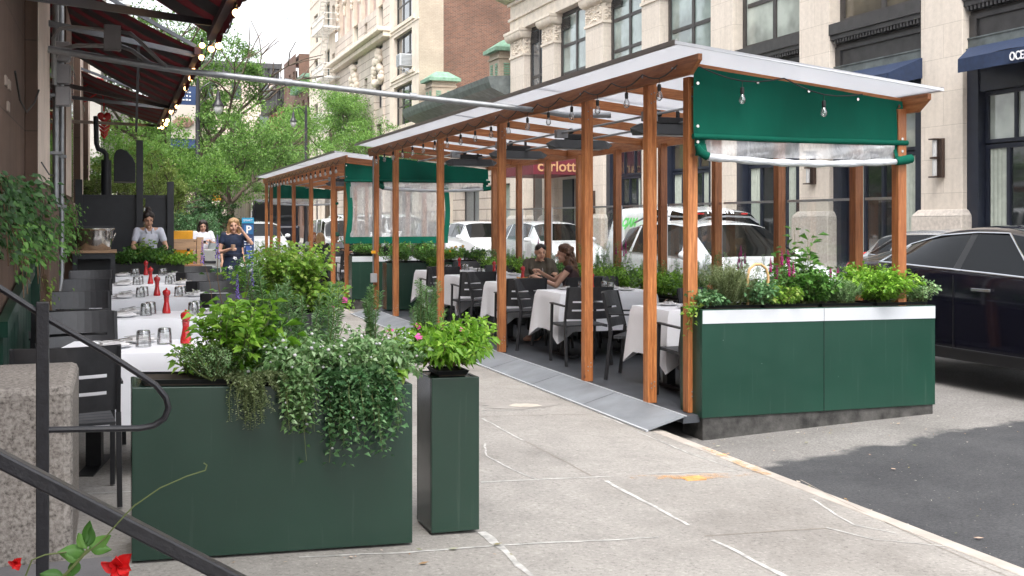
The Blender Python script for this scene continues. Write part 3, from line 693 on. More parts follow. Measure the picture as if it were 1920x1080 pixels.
# fire escape
fe = thing('fire_escape', 'white iron fire escape on the cream building', 'fire escape', (TX,90,4))
WI = flat('white_iron', (.72,.70,.66), .6)
for k, z in enumerate(rows[1:8]):
    zz = z+.4; p = MB()
    for j in range(9): p.box(TX-1.4+j*.17,TX-1.33+j*.17,86.2,91.2,zz-.05,zz)
    p.box(TX-1.42,TX-1.34,86.1,91.3,zz-.2,zz-.05); p.box(TX-1.4,TX,86.1,86.2,zz-.2,zz-.05); p.box(TX-1.4,TX,91.2,91.3,zz-.2,zz-.05)
    part('platform', p, WI, fe, w=True)
    q = MB()
    for j in range(16): q.box(TX-1.4,TX-1.36,86.15+j*.335,86.19+j*.335,zz,zz+1)
    q.box(TX-1.42,TX-1.35,86.1,91.3,zz+.97,zz+1.03); q.box(TX-1.42,TX-1.35,86.1,91.3,zz+.5,zz+.54)
    for yy in (86.1,91.24): q.box(TX-1.4,TX,yy,yy+.05,zz+.97,zz+1.03); q.box(TX-1.4,TX,yy,yy+.05,zz+.5,zz+.54)
    part('railing', q, WI, fe, w=True)
    s_ = MB(); s_.beam((TX-.6,90.6,zz),(TX-.6,87.2,zz+4.05),.06,.12); s_.beam((TX-1.1,90.6,zz),(TX-1.1,87.2,zz+4.05),.06,.12)
    for j in range(14): t = j/14; s_.box(TX-1.1,TX-.6,90.55-3.4*t-.1,90.55-3.4*t+.1,zz+4.05*t,zz+4.05*t+.03)
    part('stair', s_, WI, fe, w=True)
# ---- further buildings on the right side
def simple_building(name, lab, x0, x1, y0, y1, h, mat, cols, rows_, pane, cor=None, corh=.8, dep=.8):
    t_ = thing(name, lab, 'building', (x0,(y0+y1)/2,-.1)); fn = facX(x0); W_ = []
    for i in range(cols):
        for j in range(rows_):
            a = y0+(y1-y0)*(i+.28)/cols; b = y0+(y1-y0)*(i+.72)/cols; z = 1.2+j*(h-1.5)/rows_; W_.append((a,b,z,z+(h-1.5)/rows_*.6))
    p = MB(); wallholes(p, fn, y0, y1, -.1, h, W_, .3); p.box(x0+.31,x1,y0+.02,y1-.02,h-.3,h-.1); part('wall', p, mat, t_, w=True)
    p = MB(); p.box(x0+.3,x1,y0,y0+.2,-.1,h); part('side_wall', p, mat, t_, w=True)
    for a, b, c_, d in W_: window(t_, fn, a, b, c_, d, .28, FR, pane, (), (.5,), .1)
    if cor:
        p = MB(); p.box(x0-dep,x0+.5,y0-.3,y1+.1,h,h+corh*.4); p.box(x0-dep*.5,x0+.5,y0-.15,y1,h-corh*.6,h)
        k = int((y1-y0)/1.0)
        for j in range(k): p.box(x0-dep*.8,x0,y0+(y1-y0)*(j+.3)/k,y0+(y1-y0)*(j+.6)/k,h-corh,h)
        part('cornice', p, cor, t_, w=True)
    return t_
simple_building('brick_building', 'brown brick building with a green copper eave past the fire escape', 17.2,30,100.9,110,15.2,BRICK,3,4,G_far,COPPER,.8)
simple_building('brick_building', 'taller flat-topped brown brick building behind the copper-eaved one', 17.2,30,110.1,118.5,18.8,BRICK,3,5,G_far)
simple_building('row_house', 'narrow red row house with a dark bracketed cornice', 17.5,30,118.6,133,16.0,REDB,4,4,G_far,SPAND,1.6,1.3)
def facing_building(name, lab, x0, x1, y, h, mat, cols, rows_, pane, cor=None, depth=10):
    t_ = thing(name, lab, 'building', ((x0+x1)/2,y,-.1)); fn = facY(y); W_ = []
    for i in range(cols):
        for j in range(rows_):
            a = x0+(x1-x0)*(i+.32)/cols; b = x0+(x1-x0)*(i+.68)/cols; z = 1.5+j*(h-2)/rows_; W_.append((a,b,z,z+(h-2)/rows_*.55))
    p = MB(); wallholes(p, fn, x0, x1, -.1, h, W_, .3); p.box(x0,x0+.2,y+.31,y+depth,-.1,h); p.box(x1-.2,x1,y+.31,y+depth,-.1,h); p.box(x0,x1,y+.31,y+depth,h-.2,h-.1); part('wall', p, mat, t_, w=True)
    for a, b, c_, d in W_: window(t_, fn, a, b, c_, d, .28, FR if pane is G_far else HAZEF, pane, (), (.5,), .12)
    if cor: p = MB(); p.box(x0-.5,x1+.5,y-1.1,y+.3,h-.3,h+.5); p.box(x0-.2,x1+.2,y-.5,y+.3,h-1.7,h-.3); [p.box(x0+k*1.2,x0+k*1.2+.5,y-.95,y,h-1.4,h-.3) for k in range(int((x1-x0)/1.2))]; part('cornice', p, cor, t_, w=True)
    return t_
PINKF = M('pale_pink_stone', (.62,.50,.43), .85, ns=.5, na=.08); HAZEF = M('hazed_tower', (.72,.73,.76), .8, ns=.3, na=.04)  # far towers: whitening by haze is put into the wall colour
facing_building('corner_building', 'pale pink stone building with dark cornice at the end of the street', 7,24,172,26,PINKF,4,5,G_far,SPAND)
WHT = M('white_render', (.74,.74,.76), .8, ns=.3, na=.04)
facing_building('white_block', 'distant white apartment block above the pink stone building', 36,62,330,49,WHT,6,8,G_haze)
facing_building('white_block', 'lower stepped wing of the distant white block', 44,70,322,40,WHT,5,6,G_far)
facing_building('hazed_tower', 'faint pale high-rise on the skyline', 73,81.5,520,108,HAZEF,3,20,G_haze)
facing_building('hazed_tower', 'broad faint high-rise lower than its neighbour on the skyline', 61,77,500,88,HAZEF,5,16,G_haze)
facing_building('pale_building', 'light stone building low behind the street trees', -14,3,190,9,M('stone_far', (.6,.57,.52), .85),6,2,G_far)
# ================================================================ LEFT BUILDING, AWNINGS
LX = -.76
lbd = thing('brownstone_building', 'brownstone restaurant building with pale-fronted pilasters along the left edge', 'building', (LX,14,0))
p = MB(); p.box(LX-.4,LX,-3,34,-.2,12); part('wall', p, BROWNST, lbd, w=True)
p = MB(); p.box(LX,LX+.05,6.9,34,0,1.62); part('plinth', p, BROWNST, lbd, w=True, bevel=.01)
for i, (y0, y1) in enumerate(((10.3,11.97),(15.9,17.6),(22,23.6),(28,29.6))):
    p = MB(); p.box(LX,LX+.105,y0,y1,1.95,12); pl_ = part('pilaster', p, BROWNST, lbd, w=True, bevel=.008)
    q = MB(); q.box(LX+.1,LX+.113,y0+.01,y1-.01,1.97,11.9); part('skylit_face', q, PILST, pl_, w=True)  # street side of the brown stone; sky light is put into its colour
    q = MB(); q.box(LX,LX+.20,y0-.06,y1+.06,0,1.72)
    q.add([(LX,y0-.06,1.72),(LX+.20,y0-.06,1.72),(LX+.20,y1+.06,1.72),(LX,y1+.06,1.72),(LX,y0,1.95),(LX+.105,y0,1.95),(LX+.105,y1,1.95),(LX,y1,1.95)],[(0,1,5,4),(1,2,6,5),(2,3,7,6),(3,0,4,7),(4,5,6,7)])
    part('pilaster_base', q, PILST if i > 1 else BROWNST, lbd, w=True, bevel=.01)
for i, (y0, y1) in enumerate(((12.6,15.4),(18.2,21.5),(24.2,27.5))):
    q = MB(); q.box(LX+.0,LX+.04,y0,y1,1.0,4.3); w_ = part('window', q, NAVYP, lbd, w=True)
    q = MB(); q.box(LX+.041,LX+.044,y0+.12,y1-.12,1.12,4.2); part('pane', q, G_dark, w_, w=True)
OLDP = flat('old_paint', (.30,.24,.20), .8)
for y, z in ((8.55,2.62),(8.80,2.62),(8.72,2.45)):
    p = MB(); p.box(LX,LX+.012,y-.07,y+.07,z-.035,z+.035); part('mounting_plate', p, OLDP, lbd, w=True)
# granite stoop block and bluestone step
p = MB(); p.box(-1.6,-.185,5.12,6.02,-.02,.87)
solo('stoop_block', p, GRAN, 'rough granite stoop block standing at the lower left', 'stone block', bevel=.035)
p = MB(); p.box(-1.8,-.02,3.6,5.1,-.05,.105); o = struct('step', p, BLUEST, bevel=.01)
# green board hatch beside the wall
p = MB(); zt = lambda y: .95+(y-7.4)*.12
for k in range(9):
    y0 = 7.3+k*.26; p.add([(-.70,y0,.05),(-.70,y0+.25,.05),(-.70,y0+.25,zt(y0+.25)),(-.70,y0,zt(y0)),(-.66,y0,.05),(-.66,y0+.25,.05),(-.66,y0+.25,zt(y0+.25)),(-.66,y0,zt(y0))],[(0,1,2,3),(4,7,6,5),(0,4,5,1),(1,5,6,2),(2,6,7,3),(3,7,4,0)])
t_ = thing('board_screen', 'dark green board screen with slanting top against the brownstone wall', 'screen', (-.68,8.4,0))
part('boards', p, GREEN2, t_, w=True, bevel=.004)
p = MB(); p.beam((-.66,7.25,zt(7.25)),(-.66,9.6,zt(9.6)),.06,.10); part('rail', p, GREEN2, t_, w=True)
p = MB(); p.box(-.70,-.60,9.64,9.74,0,1.32); part('end_post', p, GREEN2, t_, w=True)
# pipes and switch boxes on the wall
t_ = thing('wall_conduit', 'pair of grey conduits running down the brownstone wall beside the pilaster', 'conduit', (-.6,12.3,0))
for k, (x, y) in enumerate(((-.60,12.15),(-.57,12.75))):
    p = MB(); p.tube([(x,y,4.5),(x,y,1.05),(x-.01,y-.05,.9),(x-.06,y-.35,.62),(x-.1,y-.9,.45)], .028 if k else .034, 10); part('pipe', p, STEELG, t_, w=True, smooth=True)
p = MB()
for z in (1.2,1.75,2.3,2.9,3.4): p.box(-.66,-.53,12.08,12.2,z,z+.03); p.box(-.62,-.52,12.7,12.8,z,z+.03)
part('clamp', p, STEELG, t_, w=True)
GB = M('grey_box', (.36,.36,.38), .5, na=.1)
for k, (py, n_) in enumerate(((110,'uppermost of the three grey switch boxes on the conduit'),(150,'middle one of the three grey switch boxes on the conduit'),(190,'lowest of the three grey switch boxes on the conduit'))):
    z = 1.6+(415-py)*11.6/2000
    p = MB(); p.box(-.60,-.46,12.0,12.16,z-.10,z+.10); t2 = thing('switch_box', n_, 'switch box', (-.53,12.08,z-.1)); part('casing', p, GB, t2, w=True, bevel=.012)
    p = MB(); p.box(-.457,-.45,12.01,12.15,z-.085,z+.085); part('cover', p, GB, t2, w=True)
# overhead conduit crossing the pavement to the shed
def bulge(pts): return pts
t_ = thing('overhead_conduit', 'grey steel conduit spanning from the wall across the pavement to the shed roof', 'conduit', (1.9,11.05,2.8))
p = MB(); A = Vector((-.62,11.2,3.26)); B = Vector((.6,11.1,3.10)); D_ = Vector((4.36,11.05,2.84))
p.tube([A, A.lerp(B,.5), B], .035, 10); p.tube([B, B.lerp(D_,.3), B.lerp(D_,.55)+Vector((0,0,-.005)), D_, D_+Vector((.35,-.05,-.05)), D_+Vector((.8,-.3,-.06))], .031, 10)
for f_ in (.0,.27,.62): q = B.lerp(D_, f_); r_ = B.lerp(D_, f_+.02); p.tube([q, r_], .039, 10)
part('main_pipe', p, STEELG, t_, w=True, smooth=True)
p = MB(); p.tube([(-.60,11.9,3.0),(-.60,11.9,3.28),(-.52,11.8,3.36),(-.38,11.6,3.37),(-.05,11.3,3.34),(.05,11.25,3.33),(.14,11.2,3.29),(.3,11.15,3.17),(.42,11.1,3.12)], .022, 8)
p.tube([(-.60,11.7,3.05),(-.60,11.7,3.45),(-.53,11.6,3.53),(-.4,11.5,3.54),(0,11.25,3.48),(.12,11.2,3.46),(.22,11.15,3.37),(.4,11.1,3.18),(.46,11.08,3.13)], .020, 8)
part('branch_pipe', p, STEELG, t_, w=True, smooth=True)
p = MB(); p.box(-.12,.04,11.12,11.24,3.28,3.52); part('junction_box', p, M('weathered_box', (.17,.16,.16), .5, .3), t_, w=True, bevel=.006)
p = MB(); p.tube([(-.7,8.6,2.70),(-.69,8.9,2.52),(-.68,9.4,2.48),(-.66,10.0,2.62),(-.64,10.2,2.75)], .008, 6); p.tube([(-.6,9.9,2.1),(-.58,10.6,2.03),(-.58,11.5,2.05)], .007, 6)
solo('loose_cable', p, WIRE, 'thin black cable looping on the brownstone wall', 'cable', smooth=True)
# retractable awnings
GBD = M('grey_bar', (.11,.12,.14), .5, na=.1)
def awning(y0, y1, zf, zw, lab, arms):
    t_ = thing('retractable_awning', lab, 'awning', (LX,(y0+y1)/2,zf), 0, 'dark red awnings on the left building')
    X1 = .93; P = lambda u, v: (LX+(X1-LX)*v, y0+(y1-y0)*u, zw+(zf-zw)*v-.05*math.sin(PI*v))
    p = MB(); p.grid(P, 20, 8); part('canopy', p, AWN_R, t_, w=True, smooth='all', uns=True)
    k = max(4, int((y1-y0)/.80)); 
    for i in range(k):
        u = (i+.25)/k; q = MB(); q.grid(lambda a,b: (lambda s: (s[0],s[1],s[2]-.012))(P(u+a*.60/k,b)), 2, 8); part('stripe', q, AWN_D, t_, w=True)
    p = MB(); p.box(X1-.02,X1+.06,y0-.03,y1+.03,zf-.07,zf+.02); part('front_bar', p, M('awning_bar', (.05,.018,.022), .6) if 'awning_bar' not in bpy.data.materials else bpy.data.materials['awning_bar'], t_, w=True)
    p = MB(); p.grid(lambda u,v: (X1+.062+.01*math.sin(u*40), y0+(y1-y0)*u, zf+.01-v*(.17+.03*abs(math.sin(u*50)))), 60, 2); part('valance', p, AWN_R, t_, w=True)
    for yy in (y0+.02,y1-.02):
        p = MB(); p.beam((LX,yy,zw+.03),(X1,yy,zf+.03),.05,.045); part('edge_bar', p, GBD, t_, w=True)
    for (a, b, m_) in arms:
        p = MB(); p.beam(a, b, .035, .06); part('arm', p, m_, t_, w=True)
    return t_
awning(7.6,11.9,3.62,4.75,'nearest dark red striped awning cut off by the top edge', [((LX+.02,6.7,2.92),(.86,10.9,3.56),RAIL)])
awning(13.9,21.0,3.76,4.65,'middle dark red striped awning with grey edge bars over the tables', [((LX,11.6,3.6),(.9,14.0,3.70),GBD),((LX,15.6,3.46),(.9,20.8,3.72),RAIL),((.28,15.0,4.15),(.30,18.6,3.1),GBD)])
awning(22.1,27.3,3.95,4.55,'farthest and smallest dark red awning beyond the middle one', [((LX,20.0,3.75),(.86,22.2,3.85),GBD),((LX,21,3.42),(.86,27.0,3.9),RAIL)])
# warm bulbs hung below the awning fronts
t_ = thing('string_light', 'string of glowing warm bulbs hanging below the red awning fronts', 'string light', (.95,12,3.4))
p = MB(); pts = []
for k in range(60):
    y = 7.7+k*.333; pts.append((1.0, y, (3.52 if y < 12 else 3.66 if y < 21.5 else 3.86)-.05+.05*math.sin(k*1.3)))
p.tube(pts, .008, 5); part('wire', p, WIRE, t_, w=True)
for px, py in ((443,24),(379,85),(396,92),(410,86),(378,108),(365,128),(367,133),(358,147),(349,166),(339,173),(336,181),(332,200),(309,198),(321,210),(308,225),(314,226),(311,233),(298,238),(304,239)):
    D = 1.0/(.000469*(px-219)); y = (D-.3474)/.9377; z = 1.6+(415-py)*D/2000
    q = MB(); q.ball((1.0,y,z), .036 if D < 20 else .042, 10, 7); b_ = part('bulb', q, GLOW, t_, w=True, smooth=True)
    q = MB(); q.tube([(1.0,y,z+.03),(1.0,y,z+.09)], .018, 8); part('socket', q, WIRE, b_, w=True)
# red heart sign on curled brackets
t_ = thing('hanging_sign', 'red ribbed heart-shaped sign on curled red brackets', 'sign', (-.3,24,3.2))
RED = flat('sign_red', (.55,.02,.02), .35)
p = MB()
for k, z in enumerate((4.45,4.12)): p.tube([(LX,24,z),(LX+.15,24,z-.02),(LX+.28,24,z+.10),(LX+.38,24,z+.16),(LX+.48,24,z+.13),(LX+.51,24,z-.02),(LX+.50,24,z-.2)], .016, 6)
part('bracket', p, RED, t_, w=True, smooth=True)
p = MB()
for k in range(5):
    z = 3.82-k*.085; w_ = .14*(1-(k/5)**2*.7)
    p.add([(-.25-w_,24.0,z),(-.25,23.96,z-.08),(-.25+w_,24.0,z),(-.25+w_*.9,24.0,z-.06),(-.25,23.96,z-.15),(-.25-w_*.9,24.0,z-.06)],[(0,1,4,5),(1,2,3,4)])
    p.add([(-.25-w_,24.04,z),(-.25,24.07,z-.08),(-.25+w_,24.04,z),(-.25+w_*.9,24.04,z-.06),(-.25,24.07,z-.15),(-.25-w_*.9,24.04,z-.06)],[(0,1,4,5),(1,2,3,4)])
p.ball((-.315,24.02,3.82),.072,10,7,sy=.5); p.ball((-.185,24.02,3.82),.072,10,7,sy=.5)
part('heart', p, RED, t_, w=True)
# grey building with balconies at the far left
t_ = thing('grey_building', 'pale grey building with open balconies at the far left', 'building', (-.3,60,0)); GRB = M('grey_render', (.40,.38,.35), .8, ns=1, na=.15)
p = MB(); p.box(-1.4,-.5,38,60,-.2,16); part('wall', p, GRB, t_, w=True)
p = MB(); p.box(.25,.7,59.5,61,-.2,13.0); p.box(-.5,.25,59.6,60.5,6.9,7.5); [p.box(-.5,.3,59.7,59.8,8.2+k*1.0,8.28+k*1.0) for k in range(6)]; part('balcony_frame', p, GRB, t_, w=True)
p = MB(); p.box(-.5,.0,45,46.4,4.8,5.05); p.add([(-.5,45,4.8),(.05,45,4.8),(-.5,45,3.6),(-.5,46.2,4.8),(.05,46.2,4.8),(-.5,46.2,3.6)],[(0,1,2),(3,5,4),(1,4,5,2)]); part('bracket', p, GRB, t_, w=True)
# black outdoor kitchen screen with flue and hood
BLM = M('black_panel', (.018,.02,.025), .45, na=.2)
t_ = thing('kitchen_screen', 'black steel screen with posts behind the outdoor counter', 'screen', (-.1,19.3,0))
p = MB(); p.box(-.60,.34,19.3,19.36,.05,2.02); p.box(.46,.84,19.3,19.36,.05,2.02); p.box(-.6,.84,19.28,19.38,2.0,2.05); part('panel', p, BLM, t_, w=True)
for x, z in ((-.60,2.3),(.36,2.98),(.86,2.28)):
    q = MB(); q.box(x-.05,x+.06,19.2,19.31,.05,z); part('post', q, BLM, t_, w=True, bevel=.004)
t_ = thing('flue_pipe', 'matt black flue pipe rising with a crook above the screen', 'flue', (-.28,19.7,2))
p = MB(); p.tube([(-.17,19.8,1.6),(-.17,19.8,2.62),(-.17,19.8,2.66)], .085, 12); p.tube([(-.17,19.8,2.6),(-.17,19.8,2.76),(-.22,19.8,2.82),(-.30,19.8,2.85),(-.33,19.8,2.95),(-.34,19.8,3.42)], .042, 12); part('pipe', p, BLM, t_, w=True, smooth=True)
t_ = thing('vent_hood', 'black rounded vent hood beside the flue pipe', 'hood', (.15,20,2.3))
p = MB(); n = 14
prof = [(.0,2.3),(.0,2.75),(.04,2.85),(.12,2.88),(.22,2.84),(.32,2.72),(.36,2.62),(.36,2.3)]
p.prism(prof, lambda u,z,d: (u-.05,20+d,z), 0, .8); part('hood', p, BLM, t_, w=True, bevel=.01)
# stainless tub on wooden shelf
t_ = thing('serving_shelf', 'black shelf unit with wooden top carrying the steel tub', 'shelf', (-.3,15.8,0))
p = MB(); p.box(-.58,.0,15.5,16.1,1.17,1.205); part('wood_top', p, M('worn_wood', (.36,.22,.13), .6, ns=8, na=.3, sc=(1,8,8)), t_, w=True)
p = MB(); p.box(-.56,-.02,15.52,16.08,1.09,1.165); p.box(-.56,-.02,15.9,16.08,.05,1.09); 
for x in (-.56,-.08): p.box(x,x+.06,15.52,15.58,.05,1.09)
part('frame', p, BLM, t_, w=True)
t_ = thing('ice_tub', 'stainless steel ice tub with ring handles on the shelf', 'ice tub', (-.29,15.8,1.205))
p = MB(); p.lathe([(.2,0),(.215,.02),(.235,.2),(.245,.27),(.262,.285),(.262,.30),(.24,.30)],(0,0,0),28); part('tub', p, STEEL, t_, smooth=True)
p = MB(); p.tube([(.24+.02*math.sin(a)+.012, -.1+.05*math.cos(a), .18+.05*math.sin(a)) for a in [i*PI/6 for i in range(13)]], .007, 6); part('handle', p, STEEL, t_, smooth=True)
p = MB(); p.box(-.26,.24,-.0,.3,.28,.52); p.box(-.27,.25,-.02,.31,.50,.53)
for k in range(4): p.box(-.2+k*.12,-.19+k*.12,-.012,0,.3,.5)
o = part('crate', p, BLM, None); o.location = (-.29,16.12,1.0); tagp(o, 'black ribbed crate standing behind the steel tub', 'crate')
# service cart, boards, boxes near the pavement end
t_ = thing('yellow_board', 'upright yellow plastic cart behind the wooden frame', 'cart', (1.15,20.2,0)); YEL = M('yellow_plastic', (.78,.36,.01), .45, na=.08)
p = MB(); p.box(.72,1.30,20.2,20.26,.3,1.43); p.box(.74,.86,20.0,20.2,.3,.95); part('panel', p, YEL, t_, w=True, bevel=.01)
t_ = thing('wooden_frame', 'raw lumber frame holding the yellow bottle', 'wooden frame', (1.1,19.6,0)); LUM = M('raw_lumber', (.50,.32,.19), .7, ns=4, na=.2, sc=(1,6,6))
p = MB(); p.box(.83,1.31,19.5,19.56,1.10,1.24); part('rail', p, LUM, t_, w=True); p = MB(); p.box(.78,1.35,19.96,20.02,1.2,1.28); part('rail', p, LUM, t_, w=True)
p = MB(); p.box(1.32,1.43,19.48,19.6,.05,1.32); p.box(.76,.82,19.5,19.56,.05,1.1); p.box(1.30,1.36,19.6,19.95,1.2,1.26); part('upright', p, LUM, t_, w=True)
p = MB(); p.lathe([(.045,0),(.05,.02),(.05,.2),(.035,.24),(.02,.26)],(1.17,19.4,.82),14); t2 = thing('bottle','yellow bottle with black cap standing by the lumber frame','bottle',(1.17,19.4,.82)); part('body', p, YEL, t2, w=True, smooth=True)
p = MB(); p.lathe([(.026,0),(.026,.05)],(1.17,19.4,1.078),12); part('cap', p, WIRE, t2, w=True)
t_ = thing('service_cabinet', 'low dark green cabinet with wooden edge at the end of the terrace', 'cabinet', (1.3,19.2,0))
p = MB(); p.box(1.02,1.66,18.9,19.3,.03,.80); part('body', p, GREEN2, t_, w=True, bevel=.008); p = MB(); p.box(1.02,1.36,18.88,19.3,.80,.86); part('wood_edge', p, M('edge_wood', (.36,.17,.09), .6), t_, w=True); p = MB(); p.box(.5,1.6,18.9,19.5,.802,.82); part('counter_top', p, STEELG, t_, w=True)
t_ = thing('grey_bin', 'grey moulded plastic bin beside the lumber frame', 'bin', (1.6,20.5,0))
p = MB(); p.box(1.38,1.80,20.4,20.7,.02,1.08); part('body', p, M('grey_plastic', (.33,.34,.33), .6), t_, w=True, bevel=.02); p = MB(); p.box(1.44,1.52,20.385,20.399,.85,.96); p.box(1.44,1.72,20.385,20.399,.83,.87); part('slot', p, BLM, t_, w=True)
# parking sign board
t_ = thing('parking_sign', 'blue sidewalk parking sign with a white P', 'sign', (3.2,27.8,0)); BLU = flat('sign_blue', (.02,.13,.33), .5); BLU2 = flat('sign_blue_light', (.02,.28,.5), .5); DKB = flat('sign_navy', (.02,.05,.14), .5)
p = MB(); p.box(2.98,3.28,27.8,27.84,.75,1.66); part('board', p, DKB, t_, w=True); p = MB(); p.box(2.98,3.28,27.79,27.799,1.55,1.69); part('header', p, BLU2, t_, w=True); p = MB(); p.box(3.03,3.26,27.79,27.799,1.27,1.51); part('square', p, BLU, t_, w=True)
p = place_text(text_mesh('P', .27, .004, bold=.008), (3.145,27.78,1.30), (1,0,0), (0,0,1)); part('letter', p, LETW, t_, w=True)
p = place_text(text_mesh('SMART', .075, .002), (3.13,27.78,1.60), (1,0,0), (0,0,1)); part('header_lettering', p, LETW, t_, w=True)
p = MB(); [p.box(3.04,3.22,27.79,27.799,1.15-k*.07,1.17-k*.07) for k in range(4)]; part('small_print', p, LETW, t_, w=True)
p = MB(); p.tube([(3.13,27.86,-.1),(3.13,27.86,1.0)], .025, 8); p.lathe([(.22,0),(.22,.05)],(3.13,27.86,-.1),16); part('stand', p, RAIL, t_, w=True)
# street lamp with banner
def lamp(name, lab, x, y, h, banner=False, side=1):
    t_ = thing(name, lab, 'street lamp', (x,y,0)); zt_ = h
    p = MB(); p.lathe([(.2,0),(.2,.3),(.14,.5),(.1,1.2),(.085,2.5),(.12,2.55),(.085,2.6),(.075,h-.1),(.03,h+.3)],(x,y,0),12); part('pole', p, RAIL, t_, w=True, smooth=True)
    p = MB(); p.tube([(x,y,h-.3),(x+.15*side,y,h),(x+.4*side,y,h+.18),(x+.62*side,y,h+.1),(x+.68*side,y,h-.12)], .022, 6); p.tube([(x,y,h-.7),(x+.3*side,y,h-.35),(x+.45*side,y,h+.12)], .014, 6); part('arm', p, RAIL, t_, w=True, smooth=True)
    p = MB(); p.lathe([(.03,0),(.07,-.1),(.08,-.3),(.15,-.42),(.2,-.5),(.2,-.53)],(x+.68*side,y,h-.1),14); sh = part('lamp_hood', p, RAIL, t_, w=True, smooth=True)
    p = MB(); p.lathe([(.15,-.53),(.16,-.62),(.11,-.76),(.02,-.84)],(x+.68*side,y,h-.1),14); part('globe', p, FROST, sh, w=True, smooth=True)
    return t_
t_ = lamp('street_lamp', 'black street lamp beside the hanging street banner', 2.60, 38, 6.2)
b_ = thing('street_banner', 'dark blue street banner with a picture of a pastry', 'banner', (2.1,38,4.2))
p = MB(); p.grid(lambda u,v: (1.72+.82*u, 38.0+.03*math.sin(v*5), 4.10+2.1*v), 4, 10); part('cloth', p, DKB, b_, w=True, uns=True)
p = MB(); p.grid(lambda u,v: (1.73+.80*u, 37.975+.03*math.sin((.2+v*.6)*5), 4.42+1.15*v), 4, 8); part('picture_ground', p, flat('banner_cream', (.62,.55,.50), .8), b_, w=True)
p = MB()
for k in range(6): p.ball((2.13+.2*math.cos(k*1.05),37.955,4.98+.11*math.sin(k*1.05)), .16, 10, 6, sy=.08, sz=.55)
part('pastry', p, M('pastry', (.36,.22,.17), .8, ns=6, na=.6), b_, w=True, smooth='all')
p = MB()
for k in range(3):
    for j in range(5): p.box(1.9+j*.1+.02*(k%2),1.9+j*.1+.07,37.96,37.965,5.98-k*.13,6.02-k*.13+.015*(j%2))
part('script', p, LETW, b_, w=True)
p = MB(); p.beam((1.7,38,6.22),(2.6,38,6.22),.03,.03); p.beam((1.7,38,4.08),(2.6,38,4.08),.03,.03); part('rod', p, RAIL, b_, w=True)
lamp('street_lamp', 'distant black street lamp above the red row house', 9.6, 58, 7.6, side=-1)
# traffic light
t_ = thing('traffic_light', 'yellow traffic light seen from behind above the bush', 'traffic light', (5.3,62,0))
p = MB(); p.tube([(6.4,62,0),(6.4,62,3.6),(5.3,62,3.6)], .07, 8); part('pole', p, GB, t_, w=True)
p = MB(); p.box(5.05,5.5,61.9,62.2,2.75,3.75); [p.lathe([(.13,0),(.15,.2)],(0,0,0),10,M=Matrix.Translation((5.27,61.9,2.92+k*.32))@Matrix.Rotation(PI/2,4,'X')) for k in range(3)]; part('housing', p, YEL, t_, w=True, bevel=.03)
# near handrails
t_ = thing('stair_handrail', 'black iron handrail with scrolled end in front of the granite block', 'handrail', (-.25,4.14,0)); pw = lambda px, py, D: (lambda xc: (D*(.3474+xc*.9377), D*(.9377-xc*.3474), 1.6+(415-py)*D/2000))((px-960)/2000)
def railpt(px, py, Y=4.14):
    xc = (px-960)/2000; D = Y/(.9377-xc*.3474); return (D*(.3474+xc*.9377), Y, 1.6+(415-py)*D/2000)
p = MB(); ps = [railpt(-200,423), railpt(0,540), railpt(90,598), railpt(200,662), railpt(262,702), railpt(292,722), railpt(311,745), railpt(316,765), railpt(308,785), railpt(288,798), railpt(262,803), railpt(200,804), railpt(92,806)]
for i in range(len(ps)-1): pass
p.tube(ps, .0115, 8); part('rail', p, RAIL, t_, w=True, smooth=True)
p = MB(); a = railpt(80,566); p.box(a[0]-.021,a[0]+.021,4.12,4.16,0,a[2]-.0); part('post', p, RAIL, t_, w=True, bevel=.003)
t_ = thing('stair_handrail', 'thick black handrail crossing the lower left corner in the foreground', 'handrail', (0,2.0,0))
p = MB(); p.beam(railpt(-160,778,1.95), railpt(520,1128,1.95), .03, .026); part('rail', p, RAIL, t_, w=True, bevel=.004)
p = MB(); a = railpt(520,1128,1.95); p.box(a[0]-.02,a[0]+.02,1.93,1.97,0,a[2]); part('post', p, RAIL, t_, w=True)
